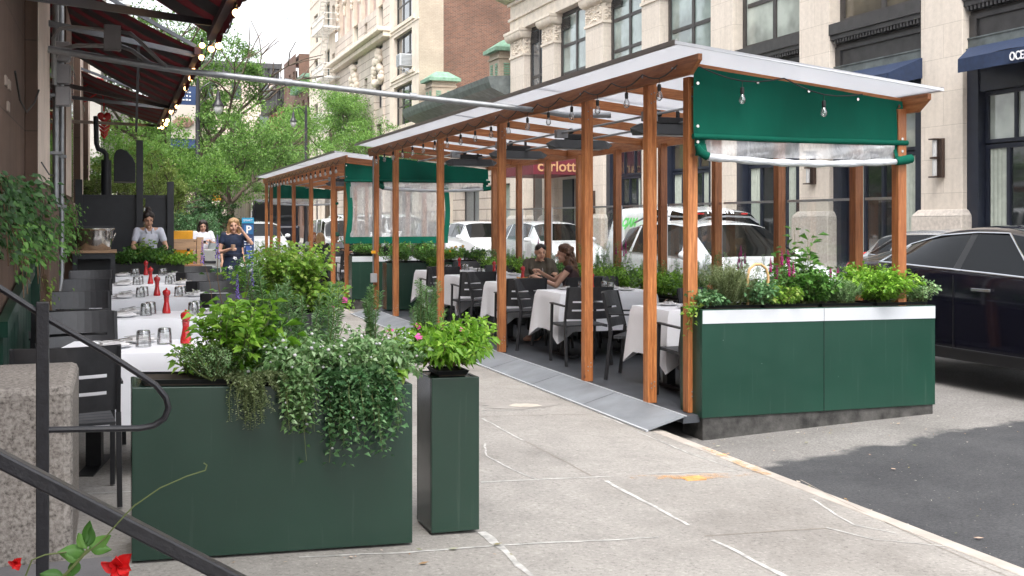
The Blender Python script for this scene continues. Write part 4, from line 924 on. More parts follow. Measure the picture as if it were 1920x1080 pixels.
# ================================================================ FURNITURE
CHARB = M('charcoal_back', (.042,.042,.046), .40, na=.15, ns=20, spec=.5)
def make_chair(lab, group, deckz=0):
    t_ = thing('slatted_armchair', lab, 'chair', (0,0,0), 0, group)
    W_ = .255; q = MB()
    ym = lambda x, z: -.215-.27*(z-.48)-.060*(1-(x/W_)**2)
    xs = [-W_,-.2]+[-.2+.4*i/8 for i in range(1,9)]+[W_]
    zs = [(.515,.605),(.625,.70),(.72,.875)]
    def slab(x0,x1,z0,z1):
        q.add([(x0,ym(x0,z0),z0),(x1,ym(x1,z0),z0),(x1,ym(x1,z1),z1),(x0,ym(x0,z1),z1),(x0,ym(x0,z0)-.014,z0),(x1,ym(x1,z0)-.014,z0),(x1,ym(x1,z1)-.014,z1),(x0,ym(x0,z1)-.014,z1)],
              [(0,1,2,3),(4,7,6,5),(0,4,5,1),(3,2,6,7)]+([(0,3,7,4)] if x0==-W_ else [])+([(1,5,6,2)] if x1==W_ else []))
    for (a, b) in zs:
        for x0, x1 in zip(xs[:-1], xs[1:]): slab(x0, x1, a, b)
    for a, b in ((.605,.625),(.70,.72)): slab(-W_,-.2,a,b); slab(.2,W_,a,b)
    part('backrest', q, CHARB, t_)
    q = MB()
    for k in range(5): y0 = -.215+k*.092; q.box(-.25,.25,y0,y0+.086,.430,.446)
    q.box(-.25,-.23,-.215,.245,.415,.43); q.box(.23,.25,-.215,.245,.415,.43); q.box(-.23,.23,.22,.245,.412,.43)
    part('seat', q, CHARL, t_, bevel=.003)
    for s_ in (-1,1):
        q = MB(); q.beam((s_*.265,-.29,0),(s_*.262,-.235,.5),.026,.034,(0,1,0)); q.beam((s_*.262,-.235,.5),(s_*.258,-.325,.87),.022,.03,(0,1,0)); part('leg', q, CHARC, t_, w=False)
        q = MB(); q.beam((s_*.265,.26,0),(s_*.262,.215,.655),.026,.032,(0,1,0)); part('leg', q, CHARC, t_)
        q = MB(); q.beam((s_*.264,-.26,.66),(s_*.264,.24,.665),.042,.014); part('armrest', q, CHARC, t_)
    return t_
chair0 = make_chair('x', 'x'); first = [True]
def put_chair(x, y, rz, lab, group, z=None):
    zz = gz(x) if z is None else z
    if first[0]:
        first[0] = False; chair0.location = (x,y,zz); chair0.rotation_euler = (0,0,rz); chair0['label'] = lab; chair0['group'] = group; return chair0
    return dup(chair0, (x,y,zz), rz, lab, group)
def cloth_mesh(w, d, h, drop, seed):
    r = random.Random(seed); N = 160; per = []
    for i in range(N):
        t = i/N*2*(w+d)
        if t < w: x, y = -w/2+t, -d/2
        elif t < w+d: x, y = w/2, -d/2+t-w
        elif t < 2*w+d: x, y = w/2-(t-w-d), d/2
        else: x, y = -w/2, d/2-(t-2*w-d)
        L = math.hypot(x/(w/2), y/(d/2)); nx, ny = (x/(w/2))**5, (y/(d/2))**5; l = math.hypot(nx,ny) or 1
        corner = max(0, 1-min(w/2-abs(x), 9)*1.0/.16 if abs(abs(y)-d/2) < .01 else 1-(d/2-abs(y))/.16); corner = max(0, min(1, corner))
        ph = r.uniform(0,.5); wv = math.sin(t*13+seed)*.5+math.sin(t*7.1+seed*2)*.5
        per.append((x,y,nx/l,ny/l,corner,wv))
    vs = []; fs = []; rings = 10
    for k in range(rings+1):
        f = k/rings
        for x,y,nx,ny,c,wv in per:
            if k == 0: vs.append((x*.985,y*.985,h)); continue
            dd = drop*f*(1+.30*c); off = .008+(.020*wv+.03)*f**.8+ .05*c*f
            vs.append((x+nx*off, y+ny*off, h-.003-dd))
    for k in range(rings):
        for i in range(N): fs.append((k*N+i,k*N+(i+1)%N,(k+1)*N+(i+1)%N,(k+1)*N+i))
    fs.append(tuple(range(N-1,-1,-1)))
    m = MB(); m.add(vs, fs); return m
def table_set(x, y, w, rz, zg, name, group, seed, drop=.40, cup=True, mill=(0.1,.15), nplates=4, d=.76, plates=None, extra=True):
    Mx = Matrix.Translation((x,y,zg)) @ Matrix.Rotation(rz,4,'Z')
    t_ = thing('dining_table', 'dark frame of '+name, 'table', (x,y,zg), rz, group[0])
    q = MB(); q.box(-w/2+.005,w/2-.005,-d/2+.005,d/2-.005,.735,.757); part('tabletop', q, CHARC, t_)
    for sx in (-1,1):
        q = MB(); q.box(sx*w*.33-.045,sx*w*.33+.045,-.045,.045,.03,.735); part('leg', q, CHARC, t_)
        q = MB(); q.box(sx*w*.33-.05,sx*w*.33+.05,-.3,.3,0,.03); part('foot', q, CHARC, t_)
    c_ = cloth_mesh(w+.012,d+.012,.765,drop,seed); o = part('tablecloth', c_, LINEN, None, smooth=True); o.location = (x,y,zg); o.rotation_euler = (0,0,rz)
    tagp(o, 'white cloth draped over '+name, 'tablecloth', group[1])
    def at(u, v): return tuple(Mx @ Vector((u,v,.768)))
    # pepper mill
    if mill:
        m_ = thing('pepper_mill', 'red lacquered pepper mill on '+name, 'pepper mill', at(*mill), 0, group[2])
        SC = Matrix.Scale(1.2,4); q = MB(); q.lathe([(.029,0),(.030,.008),(.027,.03),(.020,.06),(.0165,.085),(.019,.112),(.022,.118)],(0,0,0),16,M=SC); part('body', q, REDM, m_, smooth=True)
        q = MB(); q.lathe([(.017,.119),(.020,.124),(.026,.135),(.028,.148),(.025,.160),(.014,.168),(.006,.17),(.006,.178),(.002,.182)],(0,0,0),16,M=SC); part('head', q, REDM, m_, smooth=True)
    ps = plates if plates is not None else [(-w*.25,-.20),(-w*.25,.2),(w*.25,-.2),(w*.25,.2)]
    for i, (u, v) in enumerate(ps):
        side = ('near ' if v < 0 else 'far ')+('left' if u < 0 else 'right')
        p_ = thing('side_plate', 'white plate at the '+side+' seat of '+name, 'plate', at(u,v), rz+.2*i, group[3])
        q = MB(); q.lathe([(.055,0),(.06,.004),(.095,.014),(.098,.018),(.093,.018),(.05,.008)],(0,0,0),24,M=Matrix.Scale(1.12,4)); part('dish', q, PORC, p_, smooth=True)
        n_ = thing('napkin', 'folded white napkin on the '+side+' plate of '+name, 'napkin', tuple(Mx @ Vector((u,v,.782))), rz+.5+.3*i, group[4])
        q = MB(); q.box(-.085,.085,-.04,.045,0,.012); q.box(-.08,.06,-.035,.03,.012,.022); q.add([(-.085,-.04,.012),(.03,-.045,.03),(.085,.0,.02),(-.06,.03,.026)],[(0,1,2,3)]); part('fold', q, NAPK, n_, bevel=.004)
        if extra:
            q = MB(); q.beam((-.11,.01,.03),(.04,.03,.032),.012,.002); q.beam((.04,.03,.032),(.105,.04,.036),.024,.002); q.beam((-.1,-.02,.028),(.11,-.01,.03),.014,.002); part('cutlery', q, STEEL, n_)
        if cup:
            gx = u+(.17 if u < 0 else -.15); gy = v*.35+.03*(i % 2)
            g_ = thing('tumbler', 'upturned clear tumbler by the '+side+' seat of '+name, 'glass', at(gx,gy), 0, group[5])
            q = MB(); q.lathe([(.039,0),(.040,.004),(.036,.05),(.034,.078),(.030,.084)],(0,0,0),18,M=SC); part('glass', q, TUMB, g_, smooth=True)
            q = MB(); q.lathe([(.029,.062),(.031,.074),(.022,.078)],(0,0,0),14,M=SC); part('base', q, TUMB, g_, smooth=True)
ORD = ['nearest','second-nearest','third-nearest','fourth-nearest','farthest']
GL = ('tables along the brownstone wall','cloths on the wall-side tables','pepper mills on the wall-side tables','plates on the wall-side tables','napkins on the wall-side tables','tumblers on the wall-side tables')
for i, yc in enumerate((7.12,9.5,11.8,14.1,16.4)):
    nm = 'the '+ORD[i]+' wall-side table'
    table_set(.26 if i == 0 else .46, yc, 1.20 if i == 0 else 1.40, R(-10) if i == 0 else 0, gz(.4), nm, GL, i+3, mill=(.14 if i == 0 else -.06,.12), drop=.42,
              plates=[(-.27,-.06),(-.16,.22)] if i == 0 else [(-.40,-.14),(-.36,.2),(.30,-.14),(.34,.2)])
    g_ = 'charcoal armchairs around the wall-side tables'
    put_chair(-.34 if i else -.27, yc-.66-.1*(i == 0), R(4), 'charcoal armchair at the near left of '+nm, g_)
    put_chair(-.30 if i else -.24, yc+.85+.05*(i == 0), PI+R(5), 'charcoal armchair at the far left of '+nm, g_)
    if i: put_chair(1.05, yc-.62, R(-3), 'charcoal armchair at the near right of '+nm, g_)
    put_chair(1.12, yc+.82, PI-R(6), 'charcoal armchair at the far right of '+nm, g_)
GS = ('tables in the dining shed','cloths on the shed tables','pepper mills on the shed tables','plates on the shed tables','napkins on the shed tables','tumblers on the shed tables')
ys = (9.15,11.72,13.65,15.6,17.35)
for i, yc in enumerate(ys):
    nm = 'the '+ORD[i]+' table in the near shed'
    pl = None
    if i == 2: pl = [(-.3,-.18),(-.35,.2)]
    table_set(5.42, yc, 1.24, 0, .002, nm, GS, 20+i, mill={0:(.1,.1),1:(-.03,.05),2:(-.12,.22),3:(.1,.1),4:(.1,.15)}[i], drop=.44, plates=pl, cup=(i != 2), extra=(i < 2))
    g_ = 'charcoal armchairs around the shed tables'
    put_chair(4.92, yc-.66, R(-4), 'charcoal armchair at the near kerb side of '+nm, g_, .002)
    if i < 4: put_chair(5.02, yc+.62-.02*i, R(228), 'armchair turned sideways at the far kerb side of '+nm, g_, .002)
    put_chair(5.95, yc+.72, PI, 'charcoal armchair at the far road side of '+nm, g_, .002)
    if i in (0,2): put_chair(5.66, yc-.66, R(6), 'charcoal armchair at the near road side of '+nm, g_, .002)
# drink, glass and food on the third shed table
def tp(px, py, z=.775):
    D = 2000*(1.6-z)/(py-415); X = (px-219)*.000469*D; return (X,(D-X*.3474)/.9377,z)
x, y, z = 5.42,13.40,.770
t_ = thing('iced_drink', 'tall glass of iced cola with a straw on the third shed table', 'drink', (x,y,z))
q = MB(); q.lathe([(.033,0),(.035,.004),(.040,.145),(.037,.145)],(0,0,0),18); part('glass', q, TUMB, t_, smooth=True)
q = MB(); q.lathe([(.030,.008),(.034,.085)],(0,0,0),16); part('cola', q, flat('cola', (.07,.018,.006), .1), t_, smooth=True); q = MB(); q.lathe([(.034,.086),(.036,.125)],(0,0,0),8); part('ice', q, TUMB, t_)
q = MB(); q.tube([(.01,0,.02),(-.015,0,.2)], .003, 6); part('straw', q, LETW, t_)
t_ = thing('food_plate', 'plate of golden chips on the third shed table', 'plate', (5.12,13.45,z)); q = MB(); q.lathe([(.08,0),(.13,.014),(.135,.02),(.07,.01)],(0,0,0),22); part('dish', q, PORC, t_, smooth=True)
q = MB(); r = random.Random(5)
for k in range(34): a = r.uniform(0,6.28); q.beam((r.uniform(-.06,.06),r.uniform(-.06,.06),r.uniform(.015,.06)),(r.uniform(-.08,.08),r.uniform(-.08,.08),r.uniform(.03,.08)),.012,.012)
part('chips', q, M('chips', (.62,.30,.08), .6, ns=30, na=.3), t_)
t_ = thing('food_plate', 'dark oval plate with toast between the two diners', 'plate', (5.66,13.42,z)); q = MB(); q.lathe([(.09,0),(.15,.012),(.15,.018),(.07,.01)],(0,0,0),22,sx=1.2); part('dish', q, BLACKP, t_, smooth=True); q = MB(); q.box(-.06,.05,-.04,.05,.014,.04); q.box(-.02,.08,-.06,.02,.035,.05); part('toast', q, M('toast', (.45,.2,.08), .7, ns=30, na=.4), t_, bevel=.01)

# ================================================================ SHEDS
def planter(name, lab, x0, x1, y0, y1, z0, z1, mat=GREEN, band=False, skirt=None, slope=0, group=None, tray=True, soil=True):
    t_ = thing(name, lab, 'planter', ((x0+x1)/2,(y0+y1)/2,z0), 0, group)
    zf = lambda x: -slope*(x-(x0+x1)/2)
    def sh(mb):
        mb.v = [(x,y,z+zf(x)) for x,y,z in mb.v]; return mb
    p = MB(); e = .02
    p.box(x0,x1,y0,y0+e,z0,z1); p.box(x0,x1,y1-e,y1,z0,z1); p.box(x0,x0+e,y0+e,y1-e,z0,z1); p.box(x1-e,x1,y0+e,y1-e,z0,z1)
    p.box(x0+e,x1-e,y0+e,y1-e,z1-.012,z1-.004)
    part('box', sh(p), mat, t_, w=True, bevel=.004)
    if band:
        p = MB(); m_ = (x0+x1)/2; h_ = .105
        p.box(x0+.004,m_-.002,y0-.004,y0-.0005,z1-.012-h_,z1-.008); p.box(m_+.002,x1-.002,y0-.004,y0-.0005,z1-.012-h_,z1-.008); part('white_band', sh(p), WHITEM, t_, w=True)
        p = MB(); p.box(m_-.0015,m_+.0015,y0-.0048,y0-.001,z0,z1-.012); part('seam', sh(p), BLACKP, t_, w=True)
    if skirt is not None:
        p = MB(); p.box(x0+.015,x1-.015,y0+.015,y1-.015,skirt,z0-.002); part('base', sh(p), DIRTY, t_, w=True)
    if tray:
        w_ = x1-x0-.06; k = max(1, round(w_/.62)) if w_ > (y1-y0) else 1
        for i in range(k):
            a = x0+.03+w_*i/k+.01; b = x0+.03+w_*(i+1)/k-.01; p = MB(); c_, d_ = y0+.035, y1-.035
            n_ = 1 if w_ > (y1-y0) else max(1, round((y1-y0-.06)/.62))
            for j in range(n_):
                cc = c_+(d_-c_)*j/n_+.006; dd = c_+(d_-c_)*(j+1)/n_-.006; h0 = z1-.004; h1 = z1+.028
                p.add([(a+.02,cc+.02,h0),(b-.02,cc+.02,h0),(b-.02,dd-.02,h0),(a+.02,dd-.02,h0),(a,cc,h1),(b,cc,h1),(b,dd,h1),(a,dd,h1)],[(0,1,5,4),(1,2,6,5),(2,3,7,6),(3,0,4,7),(0,3,2,1)])
                p.add([(a,cc,h1),(b,cc,h1),(b,dd,h1),(a,dd,h1),(a+.015,cc+.015,h1),(b-.015,cc+.015,h1),(b-.015,dd-.015,h1),(a+.015,dd-.015,h1)],[(0,1,5,4),(1,2,6,5),(2,3,7,6),(3,0,4,7)])
            tr_ = part('tray', sh(p), BLACKP, t_, w=True)
            p = MB()
            for j in range(n_):
                cc = c_+(d_-c_)*j/n_+.02; dd = c_+(d_-c_)*(j+1)/n_-.02; p.box(a+.016,b-.016,cc,dd,z1+.0,z1+.018)
            part('soil', sh(p), SOIL, tr_, w=True)
    return t_
def roofz(x): return 2.995-(x-4.1)*.0985
def shed(lab, fy, by, y0, y1, rx=6.72, heater_y=(), deck=True, near_open=True, curt=()):
    t_ = thing('dining_shed', lab, 'dining shed', (5.5,(y0+y1)/2,0))
    for y in fy:
        p = MB(); xx = 4.505 if (near_open and y == fy[0]) else 4.41; p.box(xx-.045,xx+.045,y-.045,y+.045,.004,roofz(xx)-.15); 
        b_ = part('post', p, WZ, t_, w=True, bevel=.004)
        p = MB()
        for z in (.12,.16,2.70,2.62): p.ball((xx-.01,y-.047,z+.02*math.sin(y)), .007, 6, 4); p.ball((xx+.02,y-.047,z+.03), .007, 6, 4)
        part('screw', p, STEELG, b_, w=True)
    for y in by:
        p = MB(); p.box(6.53,6.62,y-.045,y+.045,.004,roofz(6.57)-.15); part('post', p, WZ, t_, w=True, bevel=.004)
    # long beams with angled ends
    for x in (4.36,6.64):
        zt_ = roofz(x)-.03; p = MB()
        poly = [(y0+.03,zt_),(y0+.03,zt_-.05),(y0+.17,zt_-.15),(y1-.1,zt_-.15),(y1,zt_-.1),(y1,zt_)]
        p.prism(poly, lambda u,z,d: (x+d,u,z), -.02, .02); part('beam', p, WY, t_, w=True, bevel=.003)
        p = MB()
        for y in [fy[0]-.05]+list(fy): p.tube([(x-.022*(1 if x<5 else -1),y,zt_-.07),(x-.03*(1 if x<5 else -1),y,zt_-.07)], .012, 8)
        part('bolt', p, STEELG, t_, w=True)
    n = int(round((y1-y0-.5)/1.3))
    for i in range(n+1):
        y = y0+.38+(y1-y0-.55)*i/n; p = MB(); xa, xb = 4.385, 6.615
        p.add([(xa,y-.02,roofz(xa)-.135),(xb,y-.02,roofz(xb)-.135),(xb,y+.02,roofz(xb)-.135),(xa,y+.02,roofz(xa)-.135),(xa,y-.02,roofz(xa)-.04),(xb,y-.02,roofz(xb)-.04),(xb,y+.02,roofz(xb)-.04),(xa,y+.02,roofz(xa)-.04)],
              [(0,3,2,1),(4,5,6,7),(0,1,5,4),(1,2,6,5),(2,3,7,6),(3,0,4,7)])
        part('rafter', p, WX, t_, w=True, bevel=.003)
    k = max(2, int((y1-y0)/2.44))
    for i in range(k):
        a = y0-.02+(y1-y0)*i/k; b = y0-.02+(y1-y0)*(i+1)/k+.05; p = MB(); dz = .008*(i % 2); xa, xb = 4.12, rx
        p.add([(xa,a,roofz(xa)+dz),(xb,a,roofz(xb)+dz),(xb,b,roofz(xb)+dz),(xa,b,roofz(xa)+dz),(xa,a,roofz(xa)+dz+.014),(xb,a,roofz(xb)+dz+.014),(xb,b,roofz(xb)+dz+.014),(xa,b,roofz(xa)+dz+.014)],
              [(0,3,2,1),(4,5,6,7),(0,1,5,4),(1,2,6,5),(2,3,7,6),(3,0,4,7)])
        part('roof_panel', p, POLY, t_, w=True)
    p = MB(); xa = 4.12; p.beam((xa-.012,y0-.03,roofz(xa)+.012),(xa-.012,y1+.05,roofz(xa)+.012),.024,.04); p.beam((rx+.01,y0-.03,roofz(rx)+.012),(rx+.01,y1+.05,roofz(rx)+.012),.024,.034)
    part('edge_trim', p, M('roof_trim', (.20,.19,.19), .4, .4) if 'roof_trim' not in bpy.data.materials else bpy.data.materials['roof_trim'], t_, w=True)
    p = MB()
    p.add([(4.1,y0-.03,roofz(4.1)-.004),(rx+.02,y0-.035,roofz(rx)-.006),(rx+.02,y0-.02,roofz(rx)-.006),(4.1,y0-.02,roofz(4.1)-.006),(4.1,y0-.035,roofz(4.1)+.02),(rx+.02,y0-.03,roofz(rx)+.02),(rx+.02,y0-.02,roofz(rx)+.02),(4.1,y0-.02,roofz(4.1)+.02)],
          [(0,3,2,1),(4,5,6,7),(0,1,5,4),(1,2,6,5),(2,3,7,6),(3,0,4,7)]); part('front_trim', p, flat('clear_trim', (.42,.43,.46), .3), t_, w=True)
    p = MB(); p.box(4.36,6.66,y0+.3,y1,-.06,.0); part('deck', p, DECK, t_, w=True)
    nn = int((y1-y0)/1.22); p = MB(); q = MB()
    for i in range(nn):
        a = y0+.28+(y1-y0-.3)*i/nn+.007; b = y0+.28+(y1-y0-.3)*(i+1)/nn-.007; p = MB()
        p.add([(4.02,a,-.098),(4.37,a,-.004),(4.37,b,-.004),(4.02,b,-.098),(4.02,a,-.088),(4.37,a,.006),(4.37,b,.006),(4.02,b,-.088)],[(0,3,2,1),(4,5,6,7),(0,1,5,4),(1,2,6,5),(2,3,7,6),(3,0,4,7)])
        part('ramp', p, RAMPM, t_, w=True)
    p = MB(); p.box(4.0,4.022,y0+.27,y1-.02,-.097,-.084); p.box(4.362,4.376,y0+.27,y1-.02,.004,.010); part('ramp_edge', p, WHITEM, t_, w=True)
    # plexiglass screens on the road side
    for a, b in zip(by[:-1], by[1:]):
        p = MB(); p.box(6.66,6.664,a+.06,b-.06,.8,1.80); pl_ = part('plexiglass_screen', p, PLEX, t_, w=True)
        p = MB(); p.box(6.65,6.674,a+.04,b-.03,1.80,1.825); p.box(6.65,6.674,a+.04,a+.065,.7,1.80); p.box(6.65,6.674,a+.065,b-.03,.78,.80); part('screen_frame', p, M('alu', (.50,.51,.52), .4, .3) if 'alu' not in bpy.data.materials else bpy.data.materials['alu'], pl_, w=True)
    # conduit under the rafters
    p = MB()
    for x, dz in ((5.15,.20),(5.62,.20)): p.tube([(x,y0+.9,roofz(x)-dz),(x,y1-.5,roofz(x)-dz)], .013, 8)
    for y in heater_y: p.box(5.08,5.22,y-.3,y-.2,roofz(5.15)-.26,roofz(5.15)-.16)
    part('ceiling_conduit', p, STEELG, t_, w=True)
    for (yc, xa, xb, z1, z2, full) in curt:
        # top rail flap
        p = MB(); r = random.Random(int(yc))
        f_ = lambda u, v: (xa+(xb-xa)*u, yc+.012*math.sin(u*9+v*3)+.010*math.sin(u*23)*v, (roofz(xa+(xb-xa)*u)-(.075 if yc < 8 else .165))*(1-v)+z1*v)
        p.grid(f_, 40, 14); cu = part('curtain_top', p, FABR, t_, w=True, smooth='all', uns=True)
        p = MB(); p.tube([(xa-.02,yc-.02,z1+.015),((xa+xb)/2,yc-.025,z1+.008),(xb+.03,yc-.02,z1+.015)], .024, 10); part('rolled_hem', p, FABR, t_, w=True, smooth=True)
        p = MB(); p.grid(lambda u,v: (xa+.10+(xb-xa-.20)*u, yc-.012+.02*math.sin(u*12+v*4)*v, z1-(z1-z2)*v), 30, 8); part('clear_window', p, PVC, t_, w=True, smooth='all', uns=True)
        for s0, s1 in ((xa,xa+.11),(xb-.11,xb)):
            p = MB(); p.grid(lambda u,v: (s0+(s1-s0)*u+(.05*math.sin(v*3.1) if full else 0), yc-.016+.01*math.sin(v*6), z1-(z1-z2)*v), 3, 8)
            part('curtain_side', p, FABR, t_, w=True, uns=True)
        if full: p = MB(); p.box(xa,xb,yc-.02,yc-.012,z2-.14,z2); part('curtain_hem', p, FABR, t_, w=True)
        if not full:
            p = MB(); pts = [(xa+.10+(xb-xa-.20)*i/16, yc-.05+.006*math.sin(i*2.1), z2-.01-.035*math.sin(PI*i/16)) for i in range(17)]
            p.tube(pts, [.030+.006*math.sin(i*2.3) for i in range(17)], 10); rl = part('rolled_vinyl', p, M('rolled_vinyl', (.55,.57,.60), .28, ns=6, na=.25, sc=(1,1,6), bump=.6, bscale=14) if 'rolled_vinyl' not in bpy.data.materials else bpy.data.materials['rolled_vinyl'], t_, w=True, smooth=True)
            p = MB(); p.tube([(xa-.0,yc-.05,z2+.09),(xa+.03,yc-.05,z2+.03),(xa+.10,yc-.05,z2-.005)], [.02,.035,.036], 10); part('roll_end', p, FABR, t_, w=True, smooth=True); p = MB(); p.tube([(xb-.12,yc-.05,z2-.01),(xb,yc-.05,z2+.01),(xb+.05,yc-.05,z2+.02)], [.036,.042,.04], 10); part('roll_end', p, FABR, t_, w=True, smooth=True)
        p = MB()
        for gx, gz_ in [(xa+.02,z1+.1),(xa+.02,z1-.03),(xb-.03,z1+.05),(xb-.03,z1-.06),(xa+.02,roofz(xa)-.22)]+[(xa+(xb-xa)*k, roofz(xa+(xb-xa)*k)-.13) for k in (.28,.52,.76,.97)]:
            p.tube([(gx,yc-.022,gz_),(gx,yc-.032,gz_)], .013, 10)
        part('grommet', p, STEEL, t_, w=True)
    return t_
FY1 = (7.86,8.40,9.74,12.27,14.9,17.55,19.0); BY1 = (7.76,8.35,9.6,10.86,12.18,13.5,14.8,16.07,17.4,18.7)
sh1 = shed('near roofed dining shed with orange-brown posts and green end curtain', FY1, BY1, 7.42, 19.35, heater_y=(10.07,12.4,14.6,16.8), curt=((7.74,4.47,6.60,2.285,2.14,False),(19.12,4.47,6.60,2.33,2.21,False)))
FY2 = (22.1,23.1,25.9,28.6,31.4,33.0,34.1); BY2 = (22.1,23.5,25,26.5,28,29.5,31,32.5,34)
sh2 = shed('second roofed dining shed farther down the kerb with clear curtain lowered', FY2, BY2, 21.35, 34.4, heater_y=(24.5,27.5), curt=((21.75,4.40,6.60,2.42,1.28,True),(34.0,4.47,6.60,2.33,2.16,False)))
# heaters hanging from the ceiling conduits
def make_heater():
    t_ = thing('patio_heater', 'heater', 'heater', (0,0,0), 0, 'black heaters hanging under the shed roofs')
    p = MB(); L = .46; prof = [(-L,0),(-L+.10,.055),(L-.10,.055),(L,0),(L-.05,-.03),(-L+.05,-.03)]
    p.add([(-L,-.02,.0),(-L+.11,-.14,-.06),(L-.11,-.14,-.06),(L,-.02,.0),(L-.11,.14,-.06),(-L+.11,.14,-.06),(-L+.12,-.05,.055),(L-.12,-.05,.055),(L-.12,.05,.055),(-L+.12,.05,.055)],
          [(0,1,6),(1,2,7,6),(2,3,7),(3,8,7),(3,4,8),(4,5,9,8),(5,0,9),(0,6,9),(6,7,8,9),(0,5,4,3,2,1)])
    part('reflector', p, BLACKP, t_)
    p = MB(); p.box(-.19,.19,-.035,.035,.06,.13); part('control_box', p, BLACKP, t_, bevel=.006)
    p = MB(); p.ball((-.11,0,.165),.04,10,6); p.beam((-.11,0,.12),(-.11,0,.2),.03,.03); p.beam((.12,0,.12),(.12,0,.2),.03,.03); part('bracket', p, BLACKP, t_)
    p = MB(); p.box(-.32,.32,-.09,.09,-.064,-.061); part('grill', p, STEELG, t_)
    return t_
h0 = make_heater()
for i, (y, lab) in enumerate(((10.07,'black heater nearest the open shed end'),(12.4,'second black heater from the open shed end'),(14.6,'third black heater from the open shed end'),(16.8,'fourth black heater from the open shed end, before the far curtain'),(24.5,'black heater nearest under the second shed roof'),(27.5,'farther black heater under the second shed roof'))):
    if i == 0: h0.location = (5.5,y,2.575); h0['label'] = lab
    else: dup(h0, (5.5,y,2.575), 0, lab)
# bulbs on black wire along the shed beams
def bulbstring(lab, pts, seed=0, lit=False, drop=.13):
    t_ = thing('string_light', lab, 'string light', pts[0]); p = MB(); P = []
    for a, b in zip(pts[:-1], pts[1:]):
        for k in range(6): f = k/6; P.append((a[0]+(b[0]-a[0])*f, a[1]+(b[1]-a[1])*f, a[2]+(b[2]-a[2])*f-.07*math.sin(PI*f)))
    P.append(pts[-1]); p.tube(P, .006, 5); part('wire', p, WIRE, t_, w=True)
    for i in range(3, len(P), 6 if len(P) < 200 else 6):
        x, y, z = P[i]; q = MB(); q.tube([(x,y,z),(x,y,z-.05)], .003, 4); q.lathe([(.013,0),(.017,.015),(.017,.05),(.012,.06)],(x,y,z-.11),8); s_ = part('socket', q, WIRE, t_, w=True)
        q = MB(); q.lathe([(.014,0),(.022,-.02),(.029,-.045),(.026,-.065),(.012,-.08),(.001,-.083)],(x,y,z-.11),10); b_ = part('bulb', q, FROST if seed else TUMB, s_, w=True, smooth=True)
    return t_
bulbstring('string of clear bulbs clipped along the near shed pavement-side beam', [(4.32,7.75+k*.62,2.885-.0*k) for k in range(19)])
bulbstring('two clear bulbs on black wire sagging over the green end curtain', [(4.45,7.62,2.86),(5.25,7.60,2.80),(6.05,7.6,2.70)])
bulbstring('string of pale bulbs along the second shed pavement-side beam', [(4.32,22+k*.62,2.87) for k in range(19)], 1)
t_ = thing('post_conduit', 'vertical grey conduit and switch box on the far post of the near shed', 'conduit', (4.36,19.0,0))
p = MB(); p.tube([(4.34,18.93,.62),(4.34,18.93,2.75)], .014, 8); part('pipe', p, STEELG, t_, w=True); p = MB(); p.box(4.29,4.40,18.87,18.95,.5,.66); part('switch_box', p, GB, t_, w=True, bevel=.006); p = MB(); p.box(4.31,4.38,18.90,18.95,1.02,1.07); part('clamp', p, YEL, t_, w=True)
# planters of the shed
planter('shed_planter', 'long green planter with white band closing the near end of the shed', 4.50, 6.89, 7.66, 8.02, -.03, .862, GREEN2, band=True, skirt=-.215, slope=.012)
planter('shed_planter', 'dark green planter across the far end of the near shed', 4.50, 6.5, 18.55, 18.9, .02, .86, GREEN, slope=0)
planter('shed_planter', 'dark green planter with white band at the near end of the second shed', 4.50, 6.5, 21.55, 21.9, .0, .89, GREEN, band=True, skirt=-.2)
nb = ['first','second','third','fourth','fifth','sixth','seventh','eighth']
for i in range(7):
    y0 = 8.35+i*1.42
    planter('trough_planter', nb[i]+' low black trough from the open shed end, under the road-side screens', 6.22, 6.52, y0, y0+1.36, .02, .66, BLACKP, group='black troughs along the road side of the shed')
for i in range(3):
    y0 = 24+i*3; planter('trough_planter', nb[i]+' low black trough inside the second shed', 6.22, 6.52, y0, y0+2.6, .02, .70, BLACKP, group='black troughs in the second shed')
# pavement planters
planter('pavement_planter', 'wide dark green planter box in the left foreground', .063, 1.364, 5.09, 5.46, gz(.71)+.012, .826, GREEN, slope=.04)
planter('pavement_planter', 'narrow tall green planter box right of the wide one', 1.50, 1.756, 5.225, 5.51, .01, .80, GREEN, slope=.02)
planter('pavement_planter', 'green planter box with the big scented geranium beside the tables', 1.36, 1.77, 9.3, 9.75, .005, .80, GREEN, slope=.02)
planter('pavement_planter', 'dark green planter box in the middle of the terrace edge', 1.42, 1.80, 12.0, 12.5, .0, .80, GREEN, slope=.02)
planter('pavement_planter', 'low leafy planter box at the far end of the tables', -.1, 1.0, 17.55, 17.85, .05, .95, BLACKP)
# second shed furniture
for i, yc in enumerate((24.6,27.2,29.6)):
    table_set(5.4, yc, 1.2, 0, .002, 'the '+ORD[i]+' table inside the second shed', ('tables in the second shed','cloths in the second shed','','','',''), 40+i, mill=None, plates=[], drop=.4)
    for (x, y, rz, l_) in ((4.95,yc-.66,0,'near kerb side'),(4.95,yc+.8,PI,'far kerb side'),(5.8,yc-.66,0,'near road side')):
        put_chair(x, y, rz, 'dark armchair at the '+l_+' of the '+ORD[i]+' second-shed table', 'chairs in the second shed', .002)
